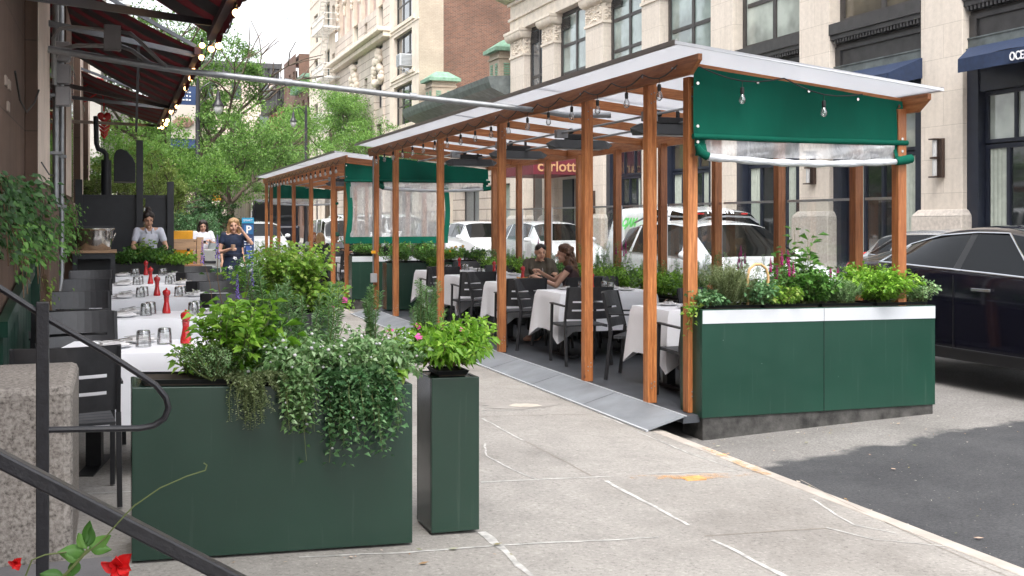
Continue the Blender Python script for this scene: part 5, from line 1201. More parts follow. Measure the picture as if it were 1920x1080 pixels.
# ================================================================ VEHICLES
def evalmesh(o):
    dg = bpy.context.evaluated_depsgraph_get(); dg.update(); return bpy.data.meshes.new_from_object(o.evaluated_get(dg))
def take(me, idx):
    mp = {}; vs = []; fs = []
    for p in me.polygons:
        if p.material_index != idx: continue
        f = []
        for v in p.vertices:
            if v not in mp: mp[v] = len(vs); vs.append(tuple(me.vertices[v].co))
            f.append(mp[v])
        fs.append(tuple(f))
    return vs, fs
TYRE = flat('tyre', (.012,.012,.013), .8); RIM = M('alloy', (.5,.5,.52), .3, .9); CHROME = M('chrome', (.75,.76,.78), .12, 1, na=.03)
HEADL = flat('headlamp', (.6,.62,.65), .1); TAILL = flat('tail_lamp', (.35,.01,.01), .2); PLASTIC = M('dark_trim', (.010,.010,.011), .4)
def car(name, lab, x, y, rz, paint, st, trim=None, wheels=(-1.42,1.40), wr=.36, lamps=True, belt=(3,-3), hw=.95, cat='car', z=None):
    zz = rz_(x) if z is None else z
    t_ = thing(name, lab, cat, (x,y,zz), rz)
    n = len(st); vs = []; fs = []; ms = []
    for s_ in st:
        yy, zb, zl, zt, wb, wt = s_[:6]; cab = zt-zl > .22
        half = [(0,zb),(.80*wb,zb),(.98*wb,zb+.10),(wb,zb+.5*(zl-zb)),(.985*wb,zl-.06),(.955*wb,zl),(wt,zt-(.075 if cab else .02)),(.74*wt,zt-.008),(0,zt)]
        ring = half+[(-a,b) for a,b in half[-2:0:-1]]
        vs += [(a,yy,b) for a,b in ring]
    k = 16
    for i in range(n-1):
        fl = st[i][6] if len(st[i]) > 6 else ''
        for j in range(k):
            fs.append((i*k+j,(i+1)*k+j,(i+1)*k+(j+1)%k,i*k+(j+1)%k))
            jj = j if j < 8 else 15-j; m_ = 0
            if 's' in fl and jj == 5: m_ = 1
            if 't' in fl and jj in (6,7): m_ = 1
            if 'a' in fl and jj in (5,) and 's' not in fl: m_ = 0
            if 'p' in fl and jj == 5: m_ = 2
            if jj <= 1: m_ = 2
            ms.append(m_)
    fs.append(tuple(range(k))); ms.append(0); fs.append(tuple((n-1)*k+j for j in range(k-1,-1,-1))); ms.append(0)
    me = bpy.data.meshes.new('tmp'); me.from_pydata(vs, [], fs)
    for p, m_ in zip(me.polygons, ms): p.material_index = m_
    for _ in range(3): me.materials.append(None)
    o = bpy.data.objects.new('tmp', me); C.objects.link(o)
    bm = bmesh.new(); bm.from_mesh(me); cl = bm.edges.layers.float.new('crease_edge'); bmesh.ops.recalc_face_normals(bm, faces=bm.faces[:])
    for e in bm.edges:
        a = {f.material_index for f in e.link_faces}
        if len(a) > 1: e[cl] = .9
    vl = bm.verts.layers.float.new('crease_vert')
    for v in bm.verts:
        g = sum(f.material_index == 1 for f in v.link_faces)
        if g in (1,3) or (g == 2 and len(v.link_faces) == 4 and not any(len({f.material_index for f in e.link_faces}) == 1 and e.link_faces[0].material_index == 1 for e in v.link_edges if len(e.link_faces) == 2)): v[vl] = .8
    bm.to_mesh(me); bm.free()
    md = o.modifiers.new('s','SUBSURF'); md.levels = 3; md.render_levels = 3
    ev = evalmesh(o); bpy.data.objects.remove(o)
    b_ = part('body', take(ev,0), paint, t_, smooth='all'); part('windows', take(ev,1), CARGL, t_, smooth='all'); part('underbody', take(ev,2), PLASTIC, t_, smooth='all')
    if trim:
        for s in (-1,1):
            p = MB(); pts = [(s*(st[i][4]*.955+.008), st[i][0], st[i][2]+.004) for i in range(belt[0], n+belt[1]+1)]; p.tube(pts, .010, 6)
            pts = [(s*(st[i][5]+.012), st[i][0], st[i][3]-.085) for i in range(belt[0]+1, n+belt[1])]; p.tube([(s*(st[belt[0]][4]*.955+.008), st[belt[0]][0], st[belt[0]][2])]+pts+[(s*(st[n+belt[1]][4]*.955+.008), st[n+belt[1]][0], st[n+belt[1]][2])], .010, 6)
            part('window_trim', p, trim, t_, smooth=True)
    for yy in wheels:
        for s in (-1,1):
            Mx = Matrix.Translation((s*(hw-.10),yy,wr)) @ Matrix.Rotation(PI/2,4,'Y')
            p = MB(); p.lathe([(wr*.62,-.11),(wr*.95,-.11),(wr,-.07),(wr,.07),(wr*.95,.11),(wr*.62,.11)],(0,0,0),28,M=Mx); w_ = part('wheel', p, TYRE, t_, smooth=True)
            p = MB(); p.lathe([(wr*.63,-.09),(wr*.63,.09)],(0,0,0),24,M=Mx)
            for q in range(5):
                a = q*2*PI/5; p.beam((s*(hw+.008),yy,wr),(s*(hw+.004),yy+math.cos(a)*wr*.6,wr+math.sin(a)*wr*.6),.05,.03,(1,0,0))
            part('rim', p, RIM, w_)
            p = MB(); p.lathe([(wr*1.16,-.02),(wr*1.16,.115)],(0,0,0),28,M=Mx); part('wheel_arch', p, PLASTIC, t_)
    if lamps:
        f = st[1]; e = st[-2]
        for s in (-1,1):
            p = MB(); p.ball((s*st[2][4]*.80,f[0]+.05,f[2]-.06),.14,12,8,sx=1.25,sy=1.2,sz=.5); part('headlight', p, HEADL, t_, smooth=True)
            p = MB(); p.ball((s*e[4]*.80,e[0]-.03,e[2]-.10),.11,12,8,sx=.9,sy=.8,sz=1.3); part('tail_light', p, TAILL, t_, smooth=True)
            q = st[3]; p = MB(); p.ball((s*(q[4]+.10),q[0]+.42,q[2]+.09),.10,12,8,sx=1.1,sy=.7,sz=.75); p.beam((s*q[4]*.93,q[0]+.45,q[2]+.02),(s*(q[4]+.06),q[0]+.43,q[2]+.06),.04,.04); part('mirror', p, paint, t_, smooth=True)
    return t_
WHITEC = M('white_car_paint', (.70,.71,.73), .25, na=.02, coat=.8); BLACKC = M('black_car_paint', (.006,.006,.012), .07, na=.1, coat=.55, spec=.4); SILV = M('silver_car_paint', (.40,.41,.43), .25, .4, na=.03, coat=.8)
# big black fastback in the lane
st = [(-2.5,.34,.60,.64,.62,.5),(-2.42,.26,.80,.84,.85,.66),(-2.0,.24,.97,1.01,.95,.78),(-1.35,.22,1.06,1.12,.985,.84,'t'),(-.55,.22,1.11,1.52,.99,.70,'s'),(.0,.22,1.135,1.615,.99,.68,'s'),(.42,.22,1.15,1.62,.99,.68,'p'),(.50,.22,1.155,1.615,.99,.675,'s'),(.95,.22,1.17,1.585,.99,.66,'s'),(1.45,.22,1.19,1.48,.985,.64,'s'),(1.62,.22,1.195,1.43,.98,.63,'t'),(2.05,.24,1.20,1.27,.96,.70,''),(2.42,.28,1.13,1.19,.90,.70),(2.52,.36,.95,1.0,.80,.6)]
bc = car('black_car', 'glossy black fastback car with chrome window line at the right edge', 9.0, 8.2, 0, BLACKC, st, CHROME, belt=(4,-4), hw=.985, lamps=True, z=-.05)
p = MB(); p.box(-1.002,-.994,-.05,.20,.955,.985); p.box(-1.002,-.994,1.0,1.25,.985,1.015); part('door_handle', p, CHROME, bc, bevel=.004)
p = MB(); p.box(-.994,-.988,.45,.456,.35,1.1); p.box(-.994,-.988,-1.0,-.994,.35,1.05); part('door_gap', p, PLASTIC, bc)
p = MB(); p.box(-.99,-.955,-1.0,1.0,.24,.36); part('sill', p, PLASTIC, bc, bevel=.01)
# white sport utility car
SUV = [(-2.36,.36,.62,.66,.66,.5),(-2.28,.28,.84,.88,.86,.66),(-1.95,.25,1.02,1.06,.92,.74),(-1.25,.24,1.10,1.17,.945,.80,'t'),(-.45,.24,1.14,1.68,.95,.69,'p'),(-.38,.24,1.14,1.70,.95,.69,'s'),(.15,.24,1.15,1.745,.95,.685,'s'),(.52,.24,1.16,1.75,.95,.685,'p'),(.58,.24,1.16,1.75,.95,.685,'s'),(1.3,.24,1.18,1.73,.945,.68,''),(1.36,.24,1.185,1.725,.945,.675,'s'),(1.85,.26,1.21,1.66,.93,.66,'t'),(2.18,.30,1.20,1.30,.90,.72,''),(2.34,.36,.95,1.0,.86,.6)]
sv = car('white_car', 'white sport utility car with roof rails behind the shed screens', 9.35, 15.5, 0, WHITEC, SUV, CHROME, belt=(4,-3), z=-.12)
p = MB()
for s in (-1,1): p.tube([(s*.62,-.35,1.70),(s*.62,-.1,1.79),(s*.62,.6,1.81),(s*.62,1.3,1.79),(s*.62,1.7,1.70)], .018, 6)
part('roof_rail', p, STEELG, sv, smooth=True)
p = MB(); p.box(-.85,.85,-2.37,-2.33,.5,.75); part('grille', p, PLASTIC, sv, bevel=.02); p = MB(); p.add([(-.15,-1.12,1.22),(.45,-1.12,1.22),(.45,-.95,1.30),(-.15,-.95,1.30)],[(0,1,2,3)]); part('dash_paper', p, LETW, sv)
# van with lettering
VAN = [(-2.75,.4,.75,.8,.75,.6),(-2.65,.32,.98,1.02,.95,.75),(-2.2,.3,1.14,1.18,1.0,.84),(-1.75,.3,1.20,1.26,1.01,.88,'t'),(-1.05,.3,1.22,1.95,1.02,.80,'s'),(-.3,.3,1.22,2.05,1.02,.80,''),(-.2,.3,1.22,2.06,1.02,.80,'s'),(.75,.3,1.22,2.08,1.02,.80,''),(.85,.3,1.22,2.08,1.02,.80,''),(2.4,.3,1.22,2.08,1.02,.80,''),(2.68,.32,1.2,2.02,1.0,.78,''),(2.75,.4,1.15,1.9,.97,.74)]
vn = car('white_van', 'white rental van lettered U-HAUL across the windscreen top', 12.3, 21.2, 0, WHITEC, VAN, None, wheels=(-1.75,1.8), hw=1.0, cat='van', z=-.12)
p = place_text(text_mesh('U-HAUL', .20, .004, bold=.006), (0,-1.13,1.84), (1,0,0), Vector((0,.55,.83)).normalized()); part('windscreen_lettering', p, LETW, vn)
p = MB(); p.box(-.62,-.46,-1.14,-1.13,1.87,1.90); p.box(.46,.62,-1.14,-1.13,1.87,1.90); part('red_dashes', p, REDM, vn)
p = place_text(text_mesh('CJAM', .30, .004, bold=.012), (-1.035,1.35,1.60), (0,-1,0), Vector((.25,-.25,1)).normalized()); part('side_lettering', p, LETG, vn)
car('hatchback', 'small silver-and-black hatchback parked beyond the black car', 12.25, 12.4, 0, SILV, [(s_[0]*.93,)+tuple(s_[1:3])+(s_[3]*.93,)+tuple(s_[4:]) for s_ in SUV], CHROME, belt=(4,-3), z=-.14)
car('white_car', 'white sport utility car parked behind the van', 12.25, 29.8, 0, WHITEC, SUV, CHROME, belt=(4,-3), z=-.13)
car('white_car', 'white car with dark windows seen left of the clear curtain edge', 12.25, 36.4, 0, WHITEC, SUV, CHROME, belt=(4,-3), z=-.13)
car('dark_car', 'dark car parked farther along behind the lowered clear curtain', 12.2, 42.2, 0, BLACKC, SUV, CHROME, belt=(4,-3), z=-.13)
car('white_van', 'plain white van far along the kerb behind the clear curtain', 12.3, 48.5, 0, WHITEC, VAN, None, wheels=(-1.75,1.8), hw=1.0, cat='van', z=-.13)
car('white_van', 'white van parked behind the second shed', 9.6, 45, 0, WHITEC, VAN, None, wheels=(-1.75,1.8), hw=1.0, cat='van', z=-.13)
# boxy off-roader facing the camera, pale car, dark box truck
BOXY = [(-2.3,.45,.9,.95,.80,.7),(-2.26,.42,1.05,1.1,.88,.8),(-1.9,.4,1.10,1.14,.9,.82),(-1.0,.4,1.13,1.18,.9,.84,'t'),(-.78,.4,1.15,1.78,.9,.80,'s'),(-.2,.4,1.15,1.86,.9,.80,''),(-.1,.4,1.15,1.86,.9,.80,'s'),(.8,.4,1.15,1.86,.9,.80,''),(.9,.4,1.15,1.86,.9,.80,'s'),(2.0,.4,1.15,1.84,.9,.78,''),(2.15,.45,1.1,1.7,.88,.76)]
jp = car('off_roader', 'white boxy off-roader with slatted grille behind the second shed', 7.9, 39.5, 0, WHITEC, BOXY, None, wheels=(-1.5,1.3), wr=.42, hw=.9, cat='car', z=-.13)
p = MB()
for k in range(9): p.box(-.5,.5,-2.34,-2.31,.62+k*.05,.645+k*.05)
part('grille', p, PLASTIC, jp); p = MB(); p.box(-.85,.85,-2.45,-2.3,.42,.58); part('bumper', p, PLASTIC, jp, bevel=.02)
car('white_car', 'pale car parked at the kerb past the blue parking sign', 5.3, 43.5, 0, WHITEC, SUV, CHROME, belt=(4,-3), z=-.15)
car('white_car', 'light car far off at the crossing beyond the bush', 5.0, 60, R(70), SILV, SUV, CHROME, belt=(4,-3), z=-.15)
t_ = thing('box_truck', 'tall olive-brown box truck with dark cab past the second shed', 'truck', (7.6,58,-.15))
p = MB(); p.box(6.3,8.8,57,64,.9,4.0); part('cargo_box', p, M('truck_side', (.17,.15,.11), .6, ns=1, na=.15), t_, w=True, bevel=.04)
p = MB(); [p.box(6.27,6.3,57.2+k*.9,57.24+k*.9,.95,3.95) for k in range(8)]; p.box(6.26,8.84,56.97,57.0,3.9,4.05); part('rib', p, M('truck_rib', (.24,.21,.16), .6), t_, w=True)
p = MB(); p.box(6.45,8.7,54.9,56.98,.6,2.7); p.box(6.4,8.75,54.6,56.9,.5,1.4); part('cab', p, BLACKC, t_, w=True, bevel=.12)
p = MB(); p.box(6.55,8.6,54.87,54.89,1.6,2.5); p.box(6.43,6.447,55.1,56.2,1.6,2.4); part('windows', p, CARGL, t_, w=True)
for yy in (55.6,62.5):
    for xx in (6.5,8.6):
        p = MB(); p.lathe([(.3,-.12),(.5,-.12),(.5,.12),(.3,.12)],(0,0,0),20,M=Matrix.Translation((xx,yy,.35))@Matrix.Rotation(PI/2,4,'Y')); part('wheel', p, TYRE, t_, w=True)

# ================================================================ PEOPLE
def capsule(mb, a, b, ra, rb, n=12):
    a = Vector(a); b = Vector(b); d = (b-a); L = d.length; d.normalize(); pts = []; rs = []
    for i in range(1,5): t = PI/2*(1-i/4); pts.append(a-d*ra*math.sin(t)); rs.append(max(1e-4, ra*math.cos(t)))
    for i in range(1,5): t = PI/2*i/4; pts.append(b+d*rb*math.sin(t)*(.999)); rs.append(max(1e-4, rb*math.cos(t))) if i > 0 else None
    pts.insert(4, b); rs.insert(4, rb)
    pts.insert(0, a-d*ra); rs.insert(0, 1e-4)
    mb.tube(pts, rs, n)
def chain(mb, pts, rs):
    for i in range(len(pts)-1): capsule(mb, pts[i], pts[i+1], rs[i], rs[i+1])
def blobm(mb, c, rx, ry, rz, M=None):
    n, m = 16, 10; vs = []; fs = []
    for i in range(m+1):
        for j in range(n):
            p = Vector((rx*math.sin(PI*i/m)*math.cos(2*PI*j/n), ry*math.sin(PI*i/m)*math.sin(2*PI*j/n), -rz*math.cos(PI*i/m)))
            if M is not None: p = M @ p
            vs.append((c[0]+p.x, c[1]+p.y, c[2]+p.z))
    for i in range(m):
        for j in range(n): fs.append((i*n+j,i*n+(j+1)%n,(i+1)*n+(j+1)%n,(i+1)*n+j))
    mb.add(vs, fs)
def melt(mb, vox, sm=4):
    me = bpy.data.meshes.new('tmp'); me.from_pydata(mb.v, [], mb.f); bm = bmesh.new(); bm.from_mesh(me); bmesh.ops.remove_doubles(bm, verts=bm.verts[:], dist=.0004); bmesh.ops.recalc_face_normals(bm, faces=bm.faces[:]); bm.to_mesh(me); bm.free()
    o = bpy.data.objects.new('tmp', me); C.objects.link(o)
    m = o.modifiers.new('r','REMESH'); m.mode = 'VOXEL'; m.voxel_size = vox
    m = o.modifiers.new('s','SMOOTH'); m.iterations = sm; m.factor = .5
    ev = evalmesh(o); bpy.data.objects.remove(o)
    vs = [tuple(v.co) for v in ev.vertices]; fs = [tuple(p.vertices) for p in ev.polygons]; bpy.data.meshes.remove(ev); return vs, fs
def hand(mb, wrist, elbow, curl=.5, hold=None):
    w = Vector(wrist); d = (w-Vector(elbow)).normalized(); sd = d.cross(Vector((0,0,1)))
    if sd.length < .1: sd = Vector((1,0,0))
    sd.normalize(); nr = sd.cross(d).normalized()
    pc = w+d*.045; chain(mb, [w, pc+sd*.018], [.024,.022]); chain(mb, [w, pc-sd*.018], [.024,.022])
    for k, (off, L) in enumerate(((-.027,.062),(-.009,.072),(.009,.068),(.026,.052))):
        b0 = w+d*.075+sd*off; b1 = b0+(d*math.cos(curl*.6)-nr*math.sin(curl*.6))*L*.5; b2 = b1+(d*math.cos(curl*1.8)-nr*math.sin(curl*1.8))*L*.5
        chain(mb, [b0,b1,b2], [.0095,.0088,.0075])
    chain(mb, [w+d*.03+sd*.026, w+d*.06+sd*.048-nr*.01, w+d*.085+sd*.045-nr*.025], [.012,.010,.0085])
def head(mb, hc, yaw, pitch, s=1.0):
    Mx = Matrix.Rotation(yaw,3,'Z') @ Matrix.Rotation(pitch,3,'X')
    f = lambda x,y,z: tuple(Vector(hc)+Mx@Vector((x*s,y*s,z*s)))
    blobm(mb, f(0,.012,.025), .076*s, .094*s, .096*s, Mx); blobm(mb, f(0,-.022,-.045), .058*s, .066*s, .072*s, Mx)
    chain(mb, [f(0,-.088,.022), f(0,-.108,-.018)], [.010*s,.015*s]); blobm(mb, f(0,-.076,-.098), .024*s,.020*s,.018*s, Mx)
    for e in (-1,1): blobm(mb, f(e*.076,.012,-.002), .012*s,.022*s,.032*s, Mx); blobm(mb, f(e*.03,-.079,.035), .024*s,.012*s,.008*s, Mx); blobm(mb, f(e*.04,-.062,-.035), .022*s,.02*s,.026*s, Mx)
    return f
def person(name, lab, loc, rz, J, skin, outfit, hair, yaw=0, pitch=0, vox=.009, group=None):
    """J: local joints, the figure faces -Y.  outfit: [(part, colour material, builder)]"""
    t_ = thing('person', lab, 'person', loc, rz, group)
    b = MB(); f = head(b, J['head'], yaw, pitch)
    hd = Vector(J['head']); nk = Vector(J['neck'])
    chain(b, [nk, hd+Vector((0,.015,-.06))], [.052,.047])
    chest = Vector(J['chest']); pel = Vector(J['pelvis']); 
    for s in (0,1):
        sh = Vector(J['sh'][s]); chain(b, [nk+Vector((0,0,-.03)), sh], [.05,.048]); chain(b, [sh, J['el'][s], J['wr'][s]], [.046,.034,.023])
        hand(b, J['wr'][s], J['el'][s], J.get('curl',(.7,.7))[s])
        hp = Vector(J['hip'][s]); chain(b, [hp, J['kn'][s], J['an'][s]], [.085,.055,.038]); an = Vector(J['an'][s]); fd = Vector(J.get('foot',(0,-1,0))); chain(b, [an+Vector((0,.02,-.03)), an+fd*.14+Vector((0,0,-.045))], [.035,.028])
    blobm(b, chest, .155, .10, .17); blobm(b, (chest+pel)/2, .125,.09,.17); blobm(b, pel, .155,.115,.13)
    part('body', melt(b, vox), skin, t_, smooth='all')
    for s, x in enumerate((-1,1)):
        e = MB(); e.ball(f(x*.031,-.078,.014), .0065, 8, 6, sx=1.3); part('eye', e, EYE, t_, smooth=True)
        e = MB(); e.tube([f(x*.016,-.088,.040),f(x*.032,-.087,.046),f(x*.050,-.074,.041)], .0022, 5); part('eyebrow', e, hair[1], t_)
    e = MB(); e.tube([f(-.023,-.083,-.058),f(-.008,-.092,-.055),f(.008,-.092,-.055),f(.023,-.083,-.058)], [.003,.0065,.0065,.003], 6); part('mouth', e, LIPS, t_, smooth=True)
    h = MB(); hair[0](h, f); part('hair', melt(h, .009, 2), hair[1], t_, smooth='all')
    for nm, mt, fn in outfit:
        m = MB(); fn(m); part(nm, melt(m, vox+.001, 3), mt, t_, smooth='all')
    return t_, f
def cap(h, f, s=1.0, back=.0):
    for (x,y,z,r) in ((0,.02,.055,.088),(0,.045,.03,.085),(.03,-.012,.078,.058),(-.03,-.012,.078,.058),(0,.05,-.02,.072)): blobm(h, f(x,y,z), r*s, r*s, r*s*.95)
def hair_bun(h, f):
    cap(h, f, .98); blobm(h, f(0,.075,.13), .05,.05,.05); blobm(h, f(0,.07,.165), .035,.035,.03)
    chain(h, [f(-.07,-.02,.05), f(-.078,.01,-.03)], [.02,.012]); chain(h, [f(.07,-.02,.05), f(.078,.01,-.03)], [.02,.012])
def hair_long(L=.30, wid=.05):
    def g(h, f):
        cap(h, f, 1.03)
        for s in (-1,1):
            chain(h, [f(s*.06,-.03,.085), f(s*.085,.0,.0), f(s*.088,.0,-.12), f(s*.075,-.02,-L)], [.032,.030,.036,.018]); chain(h, [f(s*.05,.06,.0), f(s*.06,.06,-.15), f(s*.05,.05,-L)], [.05,.05,.02])
        chain(h, [f(0,.08,.0), f(0,.075,-.15), f(0,.07,-L)], [.06,.055,.025])
    return g
def hair_back(h, f): cap(h, f, .925); blobm(h, f(0,.10,.0), .035,.03,.04)
def hair_curly(h, f):
    cap(h, f, 1.03); r = random.Random(3)
    for k in range(110):
        a = r.uniform(-2.2,2.2); z = r.uniform(-.30,.06); w_ = .095+.035*min(1, -z/.2 if z < 0 else 0)
        blobm(h, f(w_*math.sin(a), .045+w_*.75*math.cos(a), z), .024,.024,.024)
def shirtfn(J, sleeve=.6, low=None, fat=.010, collar=False, arms=True):
    def g(m):
        nk = Vector(J['neck']); chest = Vector(J['chest']); pel = Vector(J['pelvis'])
        blobm(m, chest+Vector((0,0,.0)), .160+fat*.5, .105+fat, .165); blobm(m, (chest+pel)/2, .135+fat*.6,.098+fat,.17); blobm(m, pel+Vector((0,0,low or 0)), .16+fat*.6,.118+fat,.10)
        for s in (0,1):
            sh = Vector(J['sh'][s]); el = Vector(J['el'][s]); chain(m, [nk+Vector((0,.0,-.07)), sh+Vector((0,0,.004))], [.05,.050+fat*.4])
            if arms:
                e = sh.lerp(el, min(1, sleeve)); chain(m, [sh, e], [.052+fat*.4, .047+fat*(.7 if sleeve < 1 else .4)])
                if sleeve > 1: chain(m, [el, el.lerp(Vector(J['wr'][s]), sleeve-1)], [.05+fat*.4,.036+fat*.5])
        if collar:
            for s in (-1,1): chain(m, [nk+Vector((s*.05,.03,.0)), nk+Vector((s*.055,-.04,-.01)), nk+Vector((s*.035,-.085,-.075))], [.016,.018,.012])
    return g
def legsfn(J, r0=.10, r1=.075, r2=.06):
    def g(m):
        for s in (0,1): chain(m, [J['hip'][s], J['kn'][s], J['an'][s]], [r0,r1,r2])
        blobm(m, J['pelvis'], .17,.13,.12)
    return g
def shoes(J):
    def g(m):
        for s in (0,1):
            an = Vector(J['an'][s]); fd = Vector(J.get('foot',(0,-1,0))); chain(m, [an+Vector((0,.02,-.035)), an+fd*.15+Vector((0,0,-.045))], [.045,.038])
    return g
def stand(h=1.68):
    k = h/1.68
    return dict(head=(0,-.02*k,1.55*k), neck=(0,0,1.41*k), chest=(0,0,1.26*k), pelvis=(0,0,.95*k), sh=[(-.17*k,0,1.37*k),(.17*k,0,1.37*k)], el=[(-.22*k,.02,1.09*k),(.22*k,.02,1.09*k)], wr=[(-.22*k,-.06,.84*k),(.22*k,-.06,.84*k)],
                hip=[(-.085*k,0,.92*k),(.085*k,0,.92*k)], kn=[(-.09*k,-.01,.50*k),(.09*k,-.01,.50*k)], an=[(-.09*k,.02,.09*k),(.09*k,.02,.09*k)])
def sit(h=1.68):
    k = h/1.68
    return dict(head=(0,-.03,1.17*k), neck=(0,.02,1.02*k), chest=(0,.03,.87*k), pelvis=(0,.05,.56*k), sh=[(-.17*k,.02,.98*k),(.17*k,.02,.98*k)], el=[(-.24*k,-.08,.73*k),(.24*k,-.08,.73*k)], wr=[(-.10*k,-.30,.82*k),(.10*k,-.30,.82*k)],
                hip=[(-.09*k,.03,.53*k),(.09*k,.03,.53*k)], kn=[(-.12*k,-.40,.52*k),(.12*k,-.40,.52*k)], an=[(-.11*k,-.42,.09),(.11*k,-.42,.09)])
WSHIRT = M('white_shirt', (.62,.63,.72), .85, ns=8, na=.08); WTEE = M('white_tee', (.74,.75,.82), .85, ns=5, na=.04); DENIM = M('navy_denim', (.012,.022,.055), .8, ns=9, na=.35); BLKCL = flat('black_trousers', (.02,.02,.022), .8)
OLIVE = M('olive_coat', (.085,.07,.05), .85, ns=9, na=.2); WINE = flat('wine_top', (.035,.012,.014), .8); GREYT = M('grey_tee', (.4,.42,.45), .85); PINKSK = M('pink_skirt', (.5,.3,.3), .8, ns=40, na=.3)
# waitress leaning over the far table
J = stand(1.74); J.update(head=(-.02,-.16,1.60), neck=(0,-.08,1.46), chest=(0,-.04,1.30), sh=[(-.18,-.07,1.42),(.18,-.07,1.42)], el=[(-.26,-.18,1.16),(.25,-.18,1.16)], wr=[(-.10,-.36,1.0),(.16,-.38,.98)])
person('person', 'dark-haired woman with a bun and white shirt leaning over the far planter', (.47,18.1,.03), R(8), J, SKIN2, [('shirt', WSHIRT, shirtfn(J,.55,collar=True)),('trousers', BLKCL, legsfn(J)),('shoes', BLKCL, shoes(J))], (hair_bun, HAIRD), 0, R(24))
# woman in white tee with phone
J = stand(1.64); J.update(el=[(-.24,-.02,1.10),(.24,-.02,1.10)], wr=[(-.02,-.24,1.14),(.13,-.22,1.18)], head=(0,-.05,1.50))
wt, _ = person('person', 'woman with black hair in a white tee looking at a phone by the grey bin', (1.74,23.9,0), 0, J, SKIN, [('tee', WTEE, shirtfn(J,.65,fat=.018)),('skirt', PINKSK, legsfn(J,.14,.12,.1))], (hair_long(.16), HAIRD), 0, R(18))
p = MB(); p.box(-.04,.04,-.35,-.34,1.14,1.19); o = part('phone', p, BLACKP, None, bevel=.004); o.location = (1.74,23.9,0); tagp(o, 'dark phone held by the woman in the white tee', 'phone')
t_ = thing('tote_bag', 'grey tote bag hanging from the arm of the woman in white', 'bag', (1.97,23.72,.86)); p = MB(); p.add([(-.16,-.05,-.05),(.16,-.05,-.05),(.16,.05,-.05),(-.16,.05,-.05),(-.12,-.03,.27),(.10,-.03,.27),(.10,.03,.27),(-.12,.03,.27)],[(0,3,2,1),(0,1,5,4),(1,2,6,5),(2,3,7,6),(3,0,4,7),(4,5,6,7)]); part('bag', p, M('grey_bag', (.28,.31,.32), .8), t_); p = MB(); p.tube([(-.08,0,.25),(-.05,0,.36),(.0,0,.38),(.05,0,.25)], .008, 6); part('handle', p, GB, t_)
# walking woman in the navy dress
J = stand(1.68); J.update(head=(0,-.03,1.545), el=[(-.25,.0,1.08),(.30,-.08,1.24)], wr=[(-.04,-.24,1.15),(.13,-.16,1.47)], kn=[(-.09,-.12,.52),(.09,.03,.50)], an=[(-.09,-.2,.10),(.09,.25,.14)], curl=(1.2,.8))
def dress(m):
    shirtfn(J,.35,fat=.012)(m); ring = []
    n, K = 60, 18; vs = []; fs = []
    for i in range(K):
        t = i/(K-1); z = 1.06-t*.86
        for j in range(n):
            a = 2*PI*j/n; rr = .132+.135*t**.85+(.016*math.sin(a*9+t*2)+.012*math.sin(a*5-1))*t; vs.append((rr*1.08*math.cos(a), rr*.84*math.sin(a)-.03*t+.03*t*math.sin(a*2), z))
    for i in range(K-1):
        for j in range(n): fs.append((i*n+j,i*n+(j+1)%n,(i+1)*n+(j+1)%n,(i+1)*n+j))
    fs.append(tuple(range(n))); fs.append(tuple((K-1)*n+j for j in range(n-1,-1,-1))); m.add(vs, fs)
wd, _ = person('person', 'blond woman in a navy belted dress walking with a phone in one hand', (1.90,19.0,-.02), R(-6), J, SKIN, [('dress', DENIM, dress),('shoes', BLKCL, shoes(J))], (hair_long(.30), HAIRL), 0, R(10))
p = MB(); p.lathe([(.145,0),(.15,.03),(.145,.06)],(0,0,1.00),24,sx=1.08,sy=.86); p.box(.05,.09,-.16,-.145,.62,1.02); part('belt', p, flat('belt', (.006,.01,.03), .7), wd)
p = MB(); p.lathe([(.03,0),(.038,.09),(.04,.10),(.02,.105)],(1.86,18.70,1.10),14); solo('paper_cup', p, flat('cup', (.42,.27,.18), .6), 'small brown cup held by the woman in the navy dress', 'cup', smooth=True)
t_ = thing('shoulder_bag', 'blue bag with white dots on the shoulder of the woman in navy', 'bag', (2.14,18.95,.75)); p = MB(); p.add([(-.02,-.13,0),(.17,-.13,.04),(.17,.12,.04),(-.02,.12,0),(-.05,-.05,.42),(.02,-.05,.42),(.02,.05,.42),(-.05,.05,.42)],[(0,3,2,1),(0,1,5,4),(1,2,6,5),(2,3,7,6),(3,0,4,7),(4,5,6,7)]); part('bag', p, flat('bag_blue', (.03,.08,.30), .7), t_); p = MB(); r = random.Random(2)
for k in range(40): z = r.uniform(.03,.36); f_ = z/.42; a = -.02-.03*f_; b = .17-.15*f_; xx = a+(b-a)*r.random(); p.ball((xx,-.13+.08*f_-.002,z),.008,6,4,sy=.3)
part('dots', p, LETW, t_); p = MB(); p.tube([(-.03,0,.4),(-.02,0,.58),(0,.0,.40)], .012, 6); part('strap', p, flat('strap_blue', (.02,.04,.2), .7), t_)
J = stand(1.70)
person('person', 'dark-haired passer-by mostly hidden behind the woman in navy', (2.10,21.4,-.03), R(20), J, SKIN2, [('top', BLKCL, shirtfn(J,.8)),('trousers', BLKCL, legsfn(J))], (hair_back, HAIRD), 0, 0, .012)
